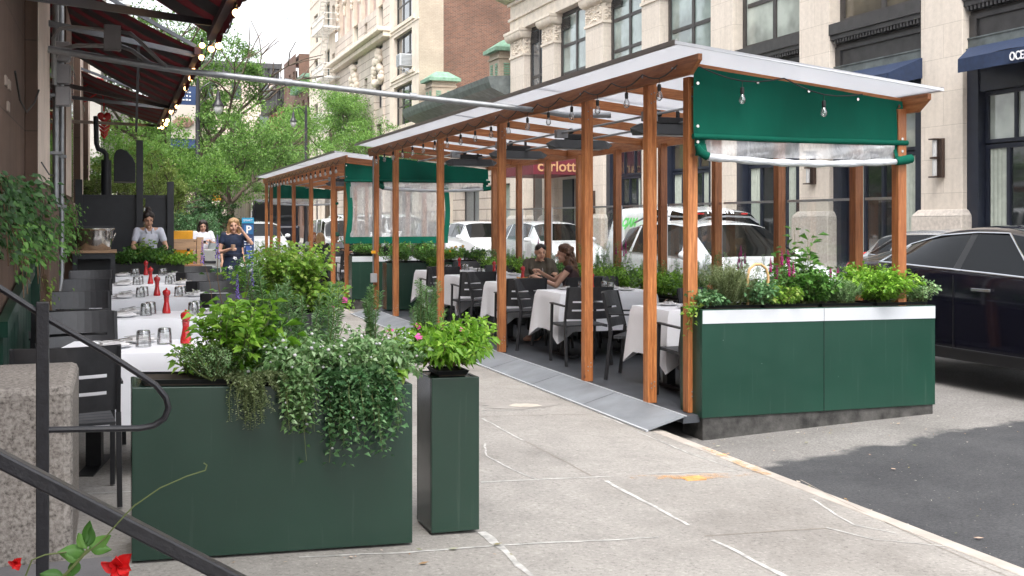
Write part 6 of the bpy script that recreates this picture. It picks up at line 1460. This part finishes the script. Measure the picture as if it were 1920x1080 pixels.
# diners in the near shed
J = sit(1.70); J.update(head=(0,-.06,1.15), wr=[(-.14,-.30,.84),(.16,-.30,.84)])
def coat(m):
    shirtfn(J,1.5,fat=.045)(m); nk = Vector(J['neck'])
    for s in (-1,1): chain(m, [nk+Vector((s*.07,.07,.01)), nk+Vector((s*.12,-.03,-.0)), nk+Vector((s*.13,-.12,-.12)), nk+Vector((s*.09,-.15,-.25))], [.03,.045,.05,.03])
person('person', 'woman with slicked-back hair in an olive coat at the shed table', (5.74,14.35,.0), R(-8), J, SKIN2, [('coat', OLIVE, coat),('trousers', OLIVE, legsfn(J)),('shoes', WTEE, shoes(J))], (hair_back, HAIRD), 0, R(12), .008)
J = sit(1.66); J.update(head=(-.02,-.05,1.17), el=[(-.20,-.20,.80),(.22,-.14,.76)], wr=[(-.04,-.38,.93),(.10,-.40,.86)], curl=(1.3,1.0))
person('person', 'woman with long curly brown hair in a sleeveless wine top seen in profile', (5.60,12.98,.0), R(180+62), J, SKIN, [('top', WINE, shirtfn(J,.0,fat=.018,arms=False)),('trousers', BLKCL, legsfn(J))], (hair_curly, HAIRB), 0, R(8), .008)
# diners in the second shed (small in view)
for (x, y, rz, hr, hm, top, lab, sk) in ((5.0,27.9,180,hair_long(.34),HAIRL,BLKCL,'long-haired diner in a dark top seen from behind in the second shed',SKIN),
        (5.55,28.7,10,hair_back,HAIRD,GREYT,'diner in a green cap at the second shed table',SKIN2),(5.78,26.9,-30,hair_back,HAIRB,DENIM,'diner in dark blue next to the lowered clear curtain',SKIN2),
        (5.15,30.1,30,hair_long(.1),HAIRR,GREYT,'red-haired diner in a pale top at the second shed',SKIN),(6.0,24.1,170,hair_back,HAIRD,BLKCL,'dark-haired diner behind the clear curtain',SKIN2)):
    J = sit(1.68); t_, f = person('person', lab, (x,y,0), R(rz), J, sk, [('top', top, shirtfn(J,.5)),('trousers', BLKCL, legsfn(J))], (hr, hm), 0, R(5), .014)
    if 'cap' in lab:
        p = MB(); blobm(p, f(0,.01,.075), .096,.11,.07); chain(p, [f(-.04,-.10,.06), f(.04,-.10,.06)], [.03,.03]); part('cap', melt(p,.012,2), M('green_cap', (.03,.14,.09), .8), t_, smooth='all')
# ================================================================ PLANTS AND TREES (leaf-sized faces)
class LB:
    """collects leaf blades as numpy arrays: every leaf is a folded blade of 4 vertices / 2 triangles"""
    def __init__(s): s.P = []; s.T = []
    def leaves(s, pos, d, nrm, L, Wd, fold=.25, droop=.0):
        pos = np.asarray(pos, float); d = np.asarray(d, float); n = len(pos)
        if n == 0: return
        d = d/np.maximum(np.linalg.norm(d,axis=1,keepdims=True),1e-6)
        nrm = np.asarray(nrm, float); sd = np.cross(d, nrm); l = np.linalg.norm(sd,axis=1,keepdims=True); sd = np.where(l > 1e-4, sd/np.maximum(l,1e-6), [[1,0,0]]); up = np.cross(sd, d)
        L = np.broadcast_to(np.asarray(L,float).reshape(-1,1),(n,1)); Wd = np.broadcast_to(np.asarray(Wd,float).reshape(-1,1),(n,1))
        tip = pos+d*L-np.array([0,0,1])*L*droop; mid = pos+d*L*.45
        a = mid+sd*Wd*.5+up*Wd*fold; b = mid-sd*Wd*.5+up*Wd*fold
        V = np.stack([pos,a,tip,b],1).reshape(-1,3); base = sum(len(x) for x in s.P); k = np.arange(n)*4+base
        s.P.append(V); s.T.append(np.stack([k,k+1,k+2,k,k+2,k+3],1).reshape(-1,3))
    def part(s, name, mat, parent, off=(0,0,0)):
        V = np.concatenate(s.P)-np.array(off); T = np.concatenate(s.T)
        me = bpy.data.meshes.new(name); me.vertices.add(len(V)); me.vertices.foreach_set('co', V.ravel())
        me.loops.add(len(T)*3); me.loops.foreach_set('vertex_index', T.ravel().astype(np.int32)); me.polygons.add(len(T))
        me.polygons.foreach_set('loop_start', (np.arange(len(T))*3).astype(np.int32)); me.update(calc_edges=True); me.validate()
        me.materials.append(mat); o = bpy.data.objects.new(name, me); C.objects.link(o)
        if parent is not None: o.parent = parent; ROOTM[o.name] = ROOTM[parent.name]
        return o
def rnd(n, a=-1, b=1): return rng.uniform(a, b, n)
def stemcurves(base, n, h, spread, droop, jit, up=1.0, dirs=None):
    """list of polylines for n stems"""
    out = []
    for i in range(n):
        a = rng.uniform(0, 2*PI) if dirs is None else dirs[0]+rng.uniform(-1,1)*dirs[1]; s_ = spread*math.sqrt(rng.uniform(.02,1)); hh = h*rng.uniform(.65,1.05)
        b = np.array([base[0]+rng.uniform(-jit,jit)*jx, base[1]+rng.uniform(-jit,jit)*jy, base[2]]); P = []
        dr = droop*rng.uniform(.35,1.15)
        for t in np.linspace(0,1,9):
            r_ = s_*(t**.8); z = hh*(t*up - dr*t*t)
            P.append(b+np.array([math.cos(a)*r_+.01*math.sin(9*t+i), math.sin(a)*r_+.01*math.cos(7*t+i), z]))
        out.append(np.array(P))
    return out
jx = jy = 1.0
def plant(name, lab, base, kind, n=20, h=.3, spread=.15, L=.04, Wd=.02, per=24, mat=None, droop=.2, jit=.04, flower=None, cat='plant', group=None, up=1.0, dirs=None, clus=1, stemmat=None, tmin=.15, lean=0, jxy=(1,1), ld=.25):
    global jx, jy
    jx, jy = jxy
    t_ = thing(name, lab, cat, tuple(base), 0, group)
    cs = stemcurves(np.zeros(3), n, h, spread, droop, jit, up, dirs)
    lb_ = LB(); pos = []; dd = []; nn = []
    for c in cs:
        ts = np.linspace(tmin,1,per)
        for k, t in enumerate(ts):
            f = t*8; i = min(7,int(f)); p = c[i]*(1-(f-i))+c[i+1]*(f-i); tan = c[min(8,i+1)]-c[i]; tan /= max(1e-6,np.linalg.norm(tan))
            for q in range(clus):
                a = k*2.4+q*2*PI/clus+rng.uniform(-.5,.5); e1 = np.cross(tan,[.3,.5,.81]); e1 /= np.linalg.norm(e1); e2 = np.cross(tan,e1)
                o_ = e1*math.cos(a)+e2*math.sin(a)
                if kind == 'needle': d_ = o_*.9+tan*.7
                elif kind == 'broad': d_ = o_+tan*.35+np.array([0,0,.15])
                elif kind == 'frond': d_ = o_*.9+tan*.8
                else: d_ = o_+tan*.3
                pos.append(p+o_*(.003 if kind == 'needle' else L*.3)); dd.append(d_); nn.append(np.array([0,0,1.0])+rng.uniform(-.6,.6,3))
    n_ = len(pos); s_ = rng.uniform(.6,1.15,n_)
    lb_.leaves(pos, dd, nn, L*s_, Wd*s_, .18, ld)
    lb_.part('foliage', mat or L_mid, t_)
    sm = MB()
    for c in cs[:60]: sm.tube([tuple(p) for p in c[::2]], [.0035,.003,.0025,.002,.0012], 4, cap=False)
    part('stems', sm, stemmat or STEM, t_)
    if flower:
        kd, fm, cnt, size = flower; fl = MB()
        for c in [cs[i] for i in rng.permutation(len(cs))[:cnt]]:
            tip = c[-1]
            if kd != 'button': fl = MB()
            if kd == 'spike':
                for k in range(34):
                    z = k/34*size*1.5; a = k*2.4; r_ = .009*(1-k/50)*rng.uniform(.5,1.2); fl.ball((tip[0]+r_*math.cos(a),tip[1]+r_*math.sin(a),tip[2]-.04+z), .0045*(1-k/60), 5, 3, sz=1.2)
            elif kd == 'plume':
                for k in range(40):
                    z = k/40*size; a = k*2.4; r_ = .011*math.sin(PI*min(1,.25+k/52))*rng.uniform(.4,1.2); fl.ball((tip[0]+r_*math.cos(a),tip[1]+r_*math.sin(a),tip[2]+z), .0075*(1-k/60), 5, 3)
            elif kd == 'button':
                fl.ball(tuple(tip+np.array([0,0,.008])), size*rng.uniform(.5,1.0), 6, 4, sz=.8)
            else:
                fd = np.array([rng.uniform(-.5,.5),-.8,.5+rng.uniform(-.3,.3)]); fd /= np.linalg.norm(fd); e1 = np.cross(fd,[0,0,1]); e1 /= np.linalg.norm(e1); e2 = np.cross(fd,e1); c0 = tip+np.array([0,-.01,.01])
                for k in range(5):
                    a = k*2*PI/5; o_ = e1*math.cos(a)+e2*math.sin(a); s2 = e1*math.cos(a+.6)+e2*math.sin(a+.6); s3 = e1*math.cos(a-.6)+e2*math.sin(a-.6)
                    fl.add([c0, c0+s2*size*.7+fd*.003, c0+o_*size+fd*.001, c0+s3*size*.7+fd*.003],[(0,1,2,3)])
            if kd != 'button': part('flower', fl, fm, t_, smooth='all')
        if kd == 'button': part('flowers', fl, fm, t_, smooth='all')['kind'] = 'stuff'
    return t_
zt = lambda x: .826+.04*(.71-x)+.02
# --- wide foreground box
plant('basil','bright green broad-leaved basil at the left of the wide foreground box',(.53,5.28,zt(.5)),'broad',50,.38,.19,.062,.036,13,L_bright,.12,.08,clus=2)
plant('basil','young bright basil sprig leaning over the cloth at the left end of the box',(.36,5.34,zt(.3)),'broad',14,.17,.12,.050,.026,10,L_bright,.3,.04,clus=2)
plant('thyme','fine grey-green thyme hanging over the box front left of centre',(.58,5.14,zt(.58)),'broad',70,.15,.15,.015,.010,36,L_olive,2.2,.06,dirs=(-1.15,.8),clus=2,ld=.1)
plant('thyme','pale feathery thyme standing behind the hanging one',(.45,5.19,zt(.4)),'broad',60,.22,.16,.013,.009,30,L_silver,.3,.06,clus=2)
plant('mint_bush','large variegated pale green mint with white buttons spilling from the middle of the box',(.88,5.26,zt(.9)),'broad',110,.33,.26,.034,.024,15,L_silver,.75,.10,('button',F_white,60,.010),clus=2,jxy=(1.6,.8))
plant('mint_trailer','mint with white buttons hanging down the box front below the centre',(.80,5.12,zt(.8)),'broad',44,.17,.12,.032,.023,15,L_silver,2.3,.06,('button',F_white,14,.008),dirs=(-1.7,.6),clus=2)
plant('mint_trailer','thick green mint cascade hanging over the right half of the box front',(1.08,5.13,zt(1.0)),'broad',95,.19,.17,.035,.027,18,L_gray,2.7,.11,('button',F_white,12,.009),dirs=(-1.3,.7),clus=2,jxy=(1.2,.5))
plant('mint_bush','dense silver-green mint mound at the right of the box',(1.14,5.27,zt(1.1)),'broad',100,.30,.24,.035,.025,15,L_silver,.75,.10,('button',F_white,44,.009),clus=2)
plant('mint_bush','low pale mint reaching the right end of the box',(1.30,5.27,zt(1.25)),'broad',54,.24,.18,.034,.026,13,L_silver,.8,.05,('button',F_white,8,.008),clus=2)
plant('spider_plant','arching strap-leaved plant between the basil and the mint',(.70,5.34,zt(.7)),'broad',9,.36,.12,.13,.020,9,L_bright,.4,.03,ld=.5)
plant('rosemary','tall upright rosemary rising at the centre back of the box',(.76,5.42,zt(.75)),'needle',11,.60,.12,.042,.008,40,L_rosem,.05,.08,clus=3)
plant('rosemary','bushy rosemary behind the mint mound',(.94,5.42,zt(.9)),'needle',12,.44,.15,.042,.008,34,L_rosem,.05,.09,clus=3)
plant('rosemary','thin lone rosemary stalk right of centre in the box',(1.22,5.38,zt(1.2)),'needle',6,.54,.035,.032,.0055,66,L_rosem,.0,.02,clus=3)
plant('salvia','purple salvia with thin flower spikes behind the basil',(.53,5.44,zt(.5)),'broad',6,.60,.17,.045,.02,6,L_mid,.05,.06,('spike',F_purple,5,.08),clus=2,stemmat=STEMB)
plant('ivy','thin ivy strand trailing down the box front',(.86,5.10,zt(.85)),'broad',5,.13,.06,.03,.026,10,L_mid,4.2,.03,dirs=(-1.5,.5))
plant('oxalis','round bright leaves at the right tray of the box',(1.25,5.14,zt(1.2)),'broad',8,.10,.09,.05,.045,5,L_lime,1.2,.04)
# --- narrow box
plant('vinca','glossy pink-flowered vinca in the narrow box',(1.62,5.36,.85),'broad',110,.25,.25,.056,.026,15,L_bright,.45,.09,('disc',F_pink,6,.024),clus=2,stemmat=STEMB)
plant('rosemary','short bushy rosemary behind the pink vinca',(1.55,5.46,.85),'needle',16,.42,.08,.030,.005,44,L_rosem,.0,.05,clus=3)
plant('vinca','second leafy vinca shoot at the right of the narrow box',(1.72,5.42,.85),'broad',26,.26,.14,.052,.024,12,L_bright,.2,.04,clus=2)
# --- geranium box and others along the terrace
plant('scented_geranium','tall lime green scented geranium in the terrace box',(1.44,9.5,.84),'broad',80,.66,.36,.062,.05,15,L_lime,.25,.10,clus=2)
plant('scented_geranium','lower right bush of ruffled geranium leaves',(1.66,9.4,.84),'broad',50,.34,.28,.058,.046,13,L_lime,.6,.08,clus=2)
plant('vinca','pink-flowered vinca spilling from the geranium box toward the pavement',(1.72,9.3,.82),'broad',26,.16,.22,.045,.024,11,L_bright,.8,.08,('disc',F_pink,6,.036),clus=2)
plant('rosemary','tall rosemary between the tables and the geranium',(1.26,9.7,.80),'needle',18,.42,.12,.036,.007,40,L_rosem,.0,.10,clus=3)
plant('herb_bush','mixed leafy herbs in the middle terrace box',(1.55,12.2,.84),'broad',60,.34,.34,.06,.036,12,L_bright,.35,.2,('disc',F_pink,2,.036),clus=2)
plant('rosemary','tall pale rosemary above the middle terrace box',(1.78,12.4,.84),'needle',30,.50,.2,.04,.008,36,L_rosem,.0,.18,clus=3)
plant('white_flowers','small white flowers in the middle terrace box',(1.50,12.1,.84),'broad',34,.42,.24,.055,.038,10,L_mid,.3,.14,('disc',F_white,14,.028))
plant('salvia','purple salvia beside the middle terrace box',(1.62,11.9,.84),'broad',6,.42,.14,.04,.02,8,L_mid,.05,.06,('spike',F_purple,4,.10))
plant('leafy_herbs','green herbs in the box beyond the farthest wall-side table',(.45,17.7,.97),'broad',80,.26,.30,.07,.045,11,L_mid,.4,.25,clus=2)
plant('leafy_herbs','bright herbs at the right end of the box beyond the farthest table',(.85,17.7,.93),'broad',60,.20,.26,.06,.04,11,L_bright,.5,.2,clus=2)
plant('leafy_herbs','tall lime sprig in front of the waitress',(.42,17.6,.97),'broad',8,.40,.14,.10,.06,8,L_lime,.1,.04)
plant('leafy_herbs','small green herb pot by the steel tub',(.05,17.6,.93),'broad',34,.24,.18,.06,.04,10,L_mid,.4,.08)
# --- near planter of the shed
pz = .885
for (nm, lab, x, k, n, h, sp, L, w_, per, mt, dr, fl) in (
    ('dill','feathery grey-green dill at the left of the long shed planter',4.83,'needle',120,.36,.22,.024,.006,38,L_olive,.15,None),
    ('coleus','small round-leaved herb at the left end of the long shed planter',4.64,'broad',40,.16,.14,.044,.036,10,L_gray,.6,None),
    ('nasturtium','green nasturtium under the cane hoop',5.08,'broad',60,.26,.19,.042,.034,10,L_gray,.5,None),
    ('variegated_ivy','yellow-green variegated ivy right of the cane hoop',5.34,'broad',60,.24,.20,.040,.032,10,L_lime,.7,None),
    ('celosia','magenta celosia spikes at the middle of the long shed planter',5.42,'broad',12,.34,.12,.06,.03,9,L_mid,.1,('plume',F_mag,7,.13)),
    ('celosia','second clump of magenta celosia right of the middle',5.78,'broad',10,.30,.14,.06,.03,9,L_mid,.1,('plume',F_mag,5,.09)),
    ('curry_plant','silvery fine-leaved curry plant at the centre right',6.00,'needle',100,.24,.15,.020,.005,34,L_silver,.3,None),
    ('marigold','dense bright green marigold bush at the right of the planter',6.38,'frond',130,.40,.32,.05,.026,22,L_bright,.5,None),
    ('mint_bush','pale mint leaning out at the right end of the shed planter',6.78,'broad',30,.26,.17,.030,.026,12,L_silver,.5,('button',F_purple,8,.008)),
    ('leafy_herbs','dark leafy herbs behind the celosia',5.66,'broad',90,.34,.24,.05,.034,12,L_mid,.3,None)):
    plant(nm, lab, (x, 7.84 if nm in ('celosia','leafy_herbs') else 7.78, pz-.012*(x-5.7)), k, n, h, sp, L, w_, per, mt, dr, .07, fl, clus=2 if k != 'needle' else 3)
plant('okra','tall palmate-leaved plant standing behind the celosia',(5.66,7.9,pz),'broad',7,.66,.22,.11,.05,6,L_mid,.12,.05,clus=2,tmin=.45)
plant('lovage','second tall palmate shoot beside the first',(5.80,7.92,pz),'broad',4,.52,.12,.10,.045,6,L_mid,.12,.03,clus=2,tmin=.4)
plant('ivy','ivy strand hanging over the left corner of the shed planter',(4.50,7.72,.885),'broad',7,.12,.12,.045,.04,10,L_lime,3.2,.02,dirs=(2.7,.6))
p = MB(); p.tube([(5.0,7.76,.86),(5.0,7.76,1.14),(5.02,7.76,1.20),(5.07,7.76,1.235),(5.13,7.76,1.235),(5.18,7.76,1.2),(5.20,7.76,1.14),(5.20,7.76,.95)], .012, 8); solo('cane_hoop', p, M('cane', (.52,.33,.15), .6), 'bent cane hoop stuck in the shed planter soil', 'hoop', smooth=True)
# --- hedge in the road-side troughs
hm = [L_mid, L_mid, L_bright, L_bright, L_mid, L_bright, L_bright]
wd = ['nearest','second','third','fourth','fifth','sixth','seventh']
for i in range(7):
    y = 9.03+i*1.42
    plant('hedge_herbs', 'leafy herbs filling the '+wd[i]+' road-side trough of the near shed', (6.37,y,.68), 'broad', 105, .37, .32, .052, .036, 12, hm[i], .32, .28, clus=2, jxy=(.4,2.0))
    plant('rosemary', 'upright rosemary in the '+wd[i]+' road-side trough of the near shed', (6.40,y+.3,.68), 'needle', 24, .62 if i in (0,1,3) else .44, .24, .038, .008, 34, L_rosem, .05, .28, clus=3, jxy=(.4,1.6))
    if i in (1,3,5): plant('celosia', 'magenta celosia in the '+wd[i]+' road-side trough of the near shed', (6.42,y-.3,.68), 'broad', 6, .56, .12, .06, .03, 8, L_mid, .05, .06, ('plume',F_mag,5,.12))
plant('boxwood','rounded dark green bush in a black pot behind the corner post',(5.98,8.5,.45),'broad',60,.45,.24,.035,.024,16,L_dark,.15,.12,clus=2)
for i, (x, m_) in enumerate(((4.75,L_mid),(5.3,L_mid),(5.75,L_bright),(6.2,L_mid))):
    plant('end_herbs', ['left','centre left','centre right','right'][i]+' clump of herbs in the far-end planter of the near shed', (x,18.72,.88), 'broad', 46, .34 if i != 1 else .24, .26, .05, .034, 12, m_, .5, .16, ('disc',F_or,3,.03) if i > 1 else None, clus=2)
plant('end_herbs','trailing frond hanging over the front of the far-end planter',(5.35,18.6,.88),'broad',26,.2,.26,.05,.034,14,L_bright,2.2,.08,dirs=(-1.57,.7),clus=2)
for i, x in enumerate((4.8,5.5,6.1)): plant('end_herbs', ['left','middle','right'][i]+' clump of herbs in the white-banded planter of the second shed', (x,21.72,.92), 'broad', 36, .32, .24, .05, .034, 11, L_mid, .4, .14, clus=2)
for i in range(3): plant('hedge_herbs', wd[i]+' leafy clump in the second shed troughs', (6.37,25.3+i*3,.72), 'broad', 60, .4, .34, .07, .045, 9, L_mid, .3, .6, clus=2, jxy=(.3,1.6))
# --- ivy on the brownstone wall
def wallivy(lab, y0, y1, z0, z1, n, L, mt, xb=-.70, dens=1):
    t_ = thing('wall_ivy', lab, 'ivy', (xb,(y0+y1)/2,z0)); lb_ = LB(); yy = rng.uniform(y0,y1,n); u = rng.beta(2,1.6,n); zz = z0+(z1-z0)*u
    keep = (np.sin(yy*7)+np.sin(zz*9+yy*3)+rng.uniform(-1.2,1.6,n)) > -.5; yy = yy[keep]; zz = zz[keep]; n = len(yy)
    xx = xb+rng.beta(1.5,2.5,n)*.26*(1+.5*np.sin(yy*5)); pos = np.stack([xx,yy,zz],1)-np.array([xb,(y0+y1)/2,z0]); d = np.stack([rng.uniform(.1,.8,n),rng.uniform(-1,1,n),rng.uniform(-1,.2,n)],1)
    lb_.leaves(pos, d, np.stack([rng.uniform(.5,1,n),-rng.uniform(0,1,n),rng.uniform(0,1,n)],1), rng.uniform(.6,1.1,n)*L, rng.uniform(.6,1.1,n)*L*.75, .15, .2); lb_.part('foliage', mt, t_)
    s_ = MB()
    for k in range(9):
        a = rng.uniform(0,y1-y0); s_.tube([(.03,a-(y1-y0)/2,z1-z0),(.06,a-(y1-y0)/2+.1,(z1-z0)*.5),(.08,a-(y1-y0)/2+.05,-.1*rng.random())],.004,4)
    part('stems', s_, STEMB, t_)
wallivy('dark ivy covering the brownstone wall at the left edge', 6.6, 9.2, 1.36, 1.90, 1300, .06, L_dark)
wallivy('lighter ivy leaves trailing at the lower edge of the wall ivy', 7.0, 9.7, 1.22, 1.6, 500, .055, L_mid, -.62)
wallivy('small patch of ivy beyond the conduits', 13.2, 15.8, 1.1, 1.85, 900, .055, L_mid)
wallivy('thin ivy sprig above the green screen', 9.3, 9.9, .85, 1.15, 60, .045, L_lime, -.6)
# --- foreground hibiscus
t_ = thing('hibiscus', 'red-flowered hibiscus twigs in the bottom left corner', 'plant', railpt(90,1100,1.6)); 
sm = MB(); lvm = MB()
def ovate(mb, p0, d, sdv, L, w_, cup=.15):
    p0 = np.array(p0); d = np.array(d)/np.linalg.norm(d); sdv = np.array(sdv); sdv = sdv-d*sdv.dot(d); sdv /= np.linalg.norm(sdv); up = np.cross(d,sdv); vs = []
    for i in range(7):
        t = i/6; w0 = w_*math.sin(PI*(t**.8))*.5+.0004
        for k in (-1,-.5,0,.5,1): vs.append(p0+d*L*t+sdv*w0*k+up*(cup*w_*(k*k)+L*.12*math.sin(t*3)+.001*math.sin(k*5+t*9)))
    mb.add(vs, [(i*5+j,i*5+j+1,i*5+j+6,i*5+j+5) for i in range(6) for j in range(4)])
Q = lambda a, b, Y=1.6: np.array(railpt(a,b,Y))
sm.tube([Q(95,1120),Q(120,1080),Q(150,1048),Q(165,1030)], .0022, 6); sm.tube([Q(150,1048),Q(195,1010),Q(235,965),Q(255,945)], .0011, 5); sm.tube([Q(40,1100),Q(60,1050),Q(85,1040),Q(125,1035)], .0012, 5)
tw = [Q(255,946),Q(300,915),Q(350,893),Q(385,882)]; sm.tube(tw, .0010, 5); sm.tube([Q(385,882),Q(388,872),Q(382,868)], .0010, 5)
for (a, b, da, db, L, w_) in ((160,1034,-38,0,.036,.020),(163,1030,-14,-28,.026,.013),(165,1030,22,-14,.034,.016),(160,1020,8,-40,.032,.012),(168,1024,28,4,.03,.015),(145,1052,-12,26,.026,.014),(120,1082,-40,-6,.032,.018),(150,1050,-20,-8,.024,.012),(165,1026,4,-24,.028,.014),(100,1105,30,-30,.03,.015)):
    p0 = Q(a,b); d_ = Q(a+da,b+db)-p0; ovate(lvm, p0, d_, np.cross(d_,[.1,-1,.5]), L, w_*1.15, .2)
part('leaves', lvm, L_mid, t_, w=True, smooth='all'); part('stems', sm, STEM, t_, w=True)
for (a, b, s_, nm) in ((222,1062,.024,'flower'),(30,1056,.010,'flower')):
    c0 = Q(a,b,1.55); fl = MB()
    for k, an in enumerate((-2.3,-1.3,-.3,.75,1.7,2.7)):
        e = np.array([math.cos(an),-.35+.3*(k%2),math.sin(an)]); ovate(fl, c0, e, [-math.sin(an),.3,math.cos(an)], s_*(1 if k%2 else .8), s_*.75, .3)
    part(nm, fl, F_red, t_, w=True, smooth='all')
# --- trees
def tree(name, lab, x, y, h, r, n, mt, trunk_h=2.4, tr=.16, leaf=.13, seed=0, flatc=.75, z0=0, sparse=.35, group=None, multi=1):
    rg = np.random.default_rng(seed); t_ = thing(name, lab, 'tree', (x,y,z0), 0, group); tm = MB(); cl = []
    def limb(p, d, L, rad, depth):
        q = p+d*L; m_ = (p+q)/2+rg.uniform(-.08,.08,3)*L; tm.tube([tuple(p),tuple(m_),tuple(q)], [rad,rad*.82,rad*.62], 7 if rad > .05 else 5, cap=False)
        if depth == 0: cl.append(q); return
        if depth <= 2: cl.append(m_+rg.uniform(-.2,.2,3))
        for _ in range(3 if depth > 1 else 3):
            e = d+rg.uniform(-.85,.85,3)*[1,1,.55]; e[2] = e[2]*.8+.12; e /= np.linalg.norm(e); limb(q, e, L*rg.uniform(.62,.85), rad*.6, depth-1)
    for s_ in range(multi):
        b0 = np.array([rg.uniform(-.1,.1)*multi,rg.uniform(-.1,.1)*multi,0.]); tm.tube([tuple(b0),tuple(b0+[.03,.02,trunk_h*.5]),tuple(b0+[0,.05,trunk_h])], [tr*1.15,tr,tr*.85], 9, cap=False)
        for k in range(4):
            a = k*PI/2+rg.uniform(-.4,.4); e = np.array([math.cos(a)*.75,math.sin(a)*.75,.75+rg.uniform(-.1,.35)]); e /= np.linalg.norm(e); limb(b0+[0,.05,trunk_h-.1], e, (h-trunk_h)*.34, tr*.6, 3)
    part('trunk', tm, BARK, t_, smooth='all')
    cl = np.array(cl); c0 = np.array([0,0,trunk_h+(h-trunk_h)*.5]); v = cl-c0; l = np.linalg.norm(v/[r,r,(h-trunk_h)*.55],axis=1,keepdims=True); cl = np.where(l > 1, c0+v/l, cl)
    ex = rg.normal(0,1,(int(len(cl)*.5),3)); ex /= np.linalg.norm(ex,axis=1,keepdims=True); ex = c0+ex*[r,r,(h-trunk_h)*.55]*rg.uniform(.55,1.02,(len(ex),1)); cl = np.concatenate([cl,ex])
    cl = cl[rg.random(len(cl)) > sparse*.5]
    i = rg.integers(0,len(cl),n); sz = (.22+.26*rg.random(len(cl)))*r*.42; off = rg.normal(0,1,(n,3))*[1,1,.5]; off *= sz[i][:,None]*.62
    pos = cl[i]+off; d = rg.normal(0,1,(n,3)); d[:,2] -= .35; nr = rg.normal(0,.7,(n,3)); nr[:,2] += 1
    lb_ = LB(); lb_.leaves(pos, d, nr, rg.uniform(.6,1.2,n)*leaf, rg.uniform(.5,.9,n)*leaf*.6, .15, .1); lb_.part('crown', mt, t_)
    return t_
tree('street_tree','large leafy street tree rising above the farthest awning',2.3,44,11.2,2.9,22000,L_tree,2.9,.20,.15,1)
tree('street_tree','tall dark green street tree right of the lamp post',3.6,50,9.0,1.8,11000,L_tree,3.2,.20,.16,2)
tree('street_tree','pale green tree low behind the banner',1.2,33,4.6,2.0,16000,L_tree2,1.9,.11,.10,3)
tree('street_tree','mid green tree spreading right over the pavement past the banner',3.6,38,5.7,2.3,16000,L_tree,2.3,.13,.12,4)
tree('street_tree','yellow-green tree at the far end of the pavement',1.2,62,7.5,3.6,20000,L_tree3,2.4,.16,.18,5)
tree('street_tree','bright light green tree far behind the bush',5.0,72,8.0,3.6,18000,L_tree2,2.4,.18,.20,6)
tree('street_tree','far tree closing the street to the left',-2.0,84,13,5.0,18000,L_tree3,2.6,.2,.26,7)
tree('street_tree','far tree closing the street behind the box truck',9.6,100,8.5,5.0,16000,L_tree2,3.0,.22,.28,8)
tree('honey_locust','light feathery honey locust in front of the cream building',14.0,76,11.4,4.6,26000,L_tree2,4.6,.18,.19,9,sparse=.7)
tree('honey_locust','smaller feathery honey locust right of the larger one',14.3,62,8.0,2.6,9000,L_tree2,3.6,.10,.15,10,sparse=.9)
tree('honey_locust','feathery light green tree before the red row house',9.8,66,8.0,3.2,14000,L_tree2,2.6,.12,.16,14,sparse=.6)
tree('street_tree','slim young tree in front of the second shed end',4.6,52,5.6,1.9,11000,L_tree2,2.2,.09,.12,11)
tree('evergreen_bush','large dark evergreen bush left of the walking women',2.6,33,2.35,1.0,24000,L_dark,.35,.07,.075,12,sparse=.1,multi=3)
tree('evergreen_bush','rounder grey-green bush adjoining the dark one',1.9,31.5,2.25,.8,16000,L_gray,.35,.06,.07,13,sparse=.1,multi=2)
tree('street_tree','trees seen above the kitchen screen',.4,27.5,3.4,1.1,9000,L_tree3,1.4,.06,.08,15)

# ================================================================ HAZE
hz = MB(); hz.box(-150,260,-50,640,-1.6,135)
m = bpy.data.materials.new('haze_air'); m.use_nodes = True; t = m.node_tree; t.nodes.remove(t.nodes['Principled BSDF'])
pv = t.nodes.new('ShaderNodeVolumePrincipled'); pv.inputs['Color'].default_value = (.93,.94,.96,1); pv.inputs['Density'].default_value = .00028; pv.inputs['Anisotropy'].default_value = .3
t.links.new(pv.outputs[0], t.nodes['Material Output'].inputs['Volume'])
h_ = part('haze', hz, m, None); h_['kind'] = 'stuff'; h_['label'] = 'thin pale summer haze down the street'; h_['category'] = 'haze'
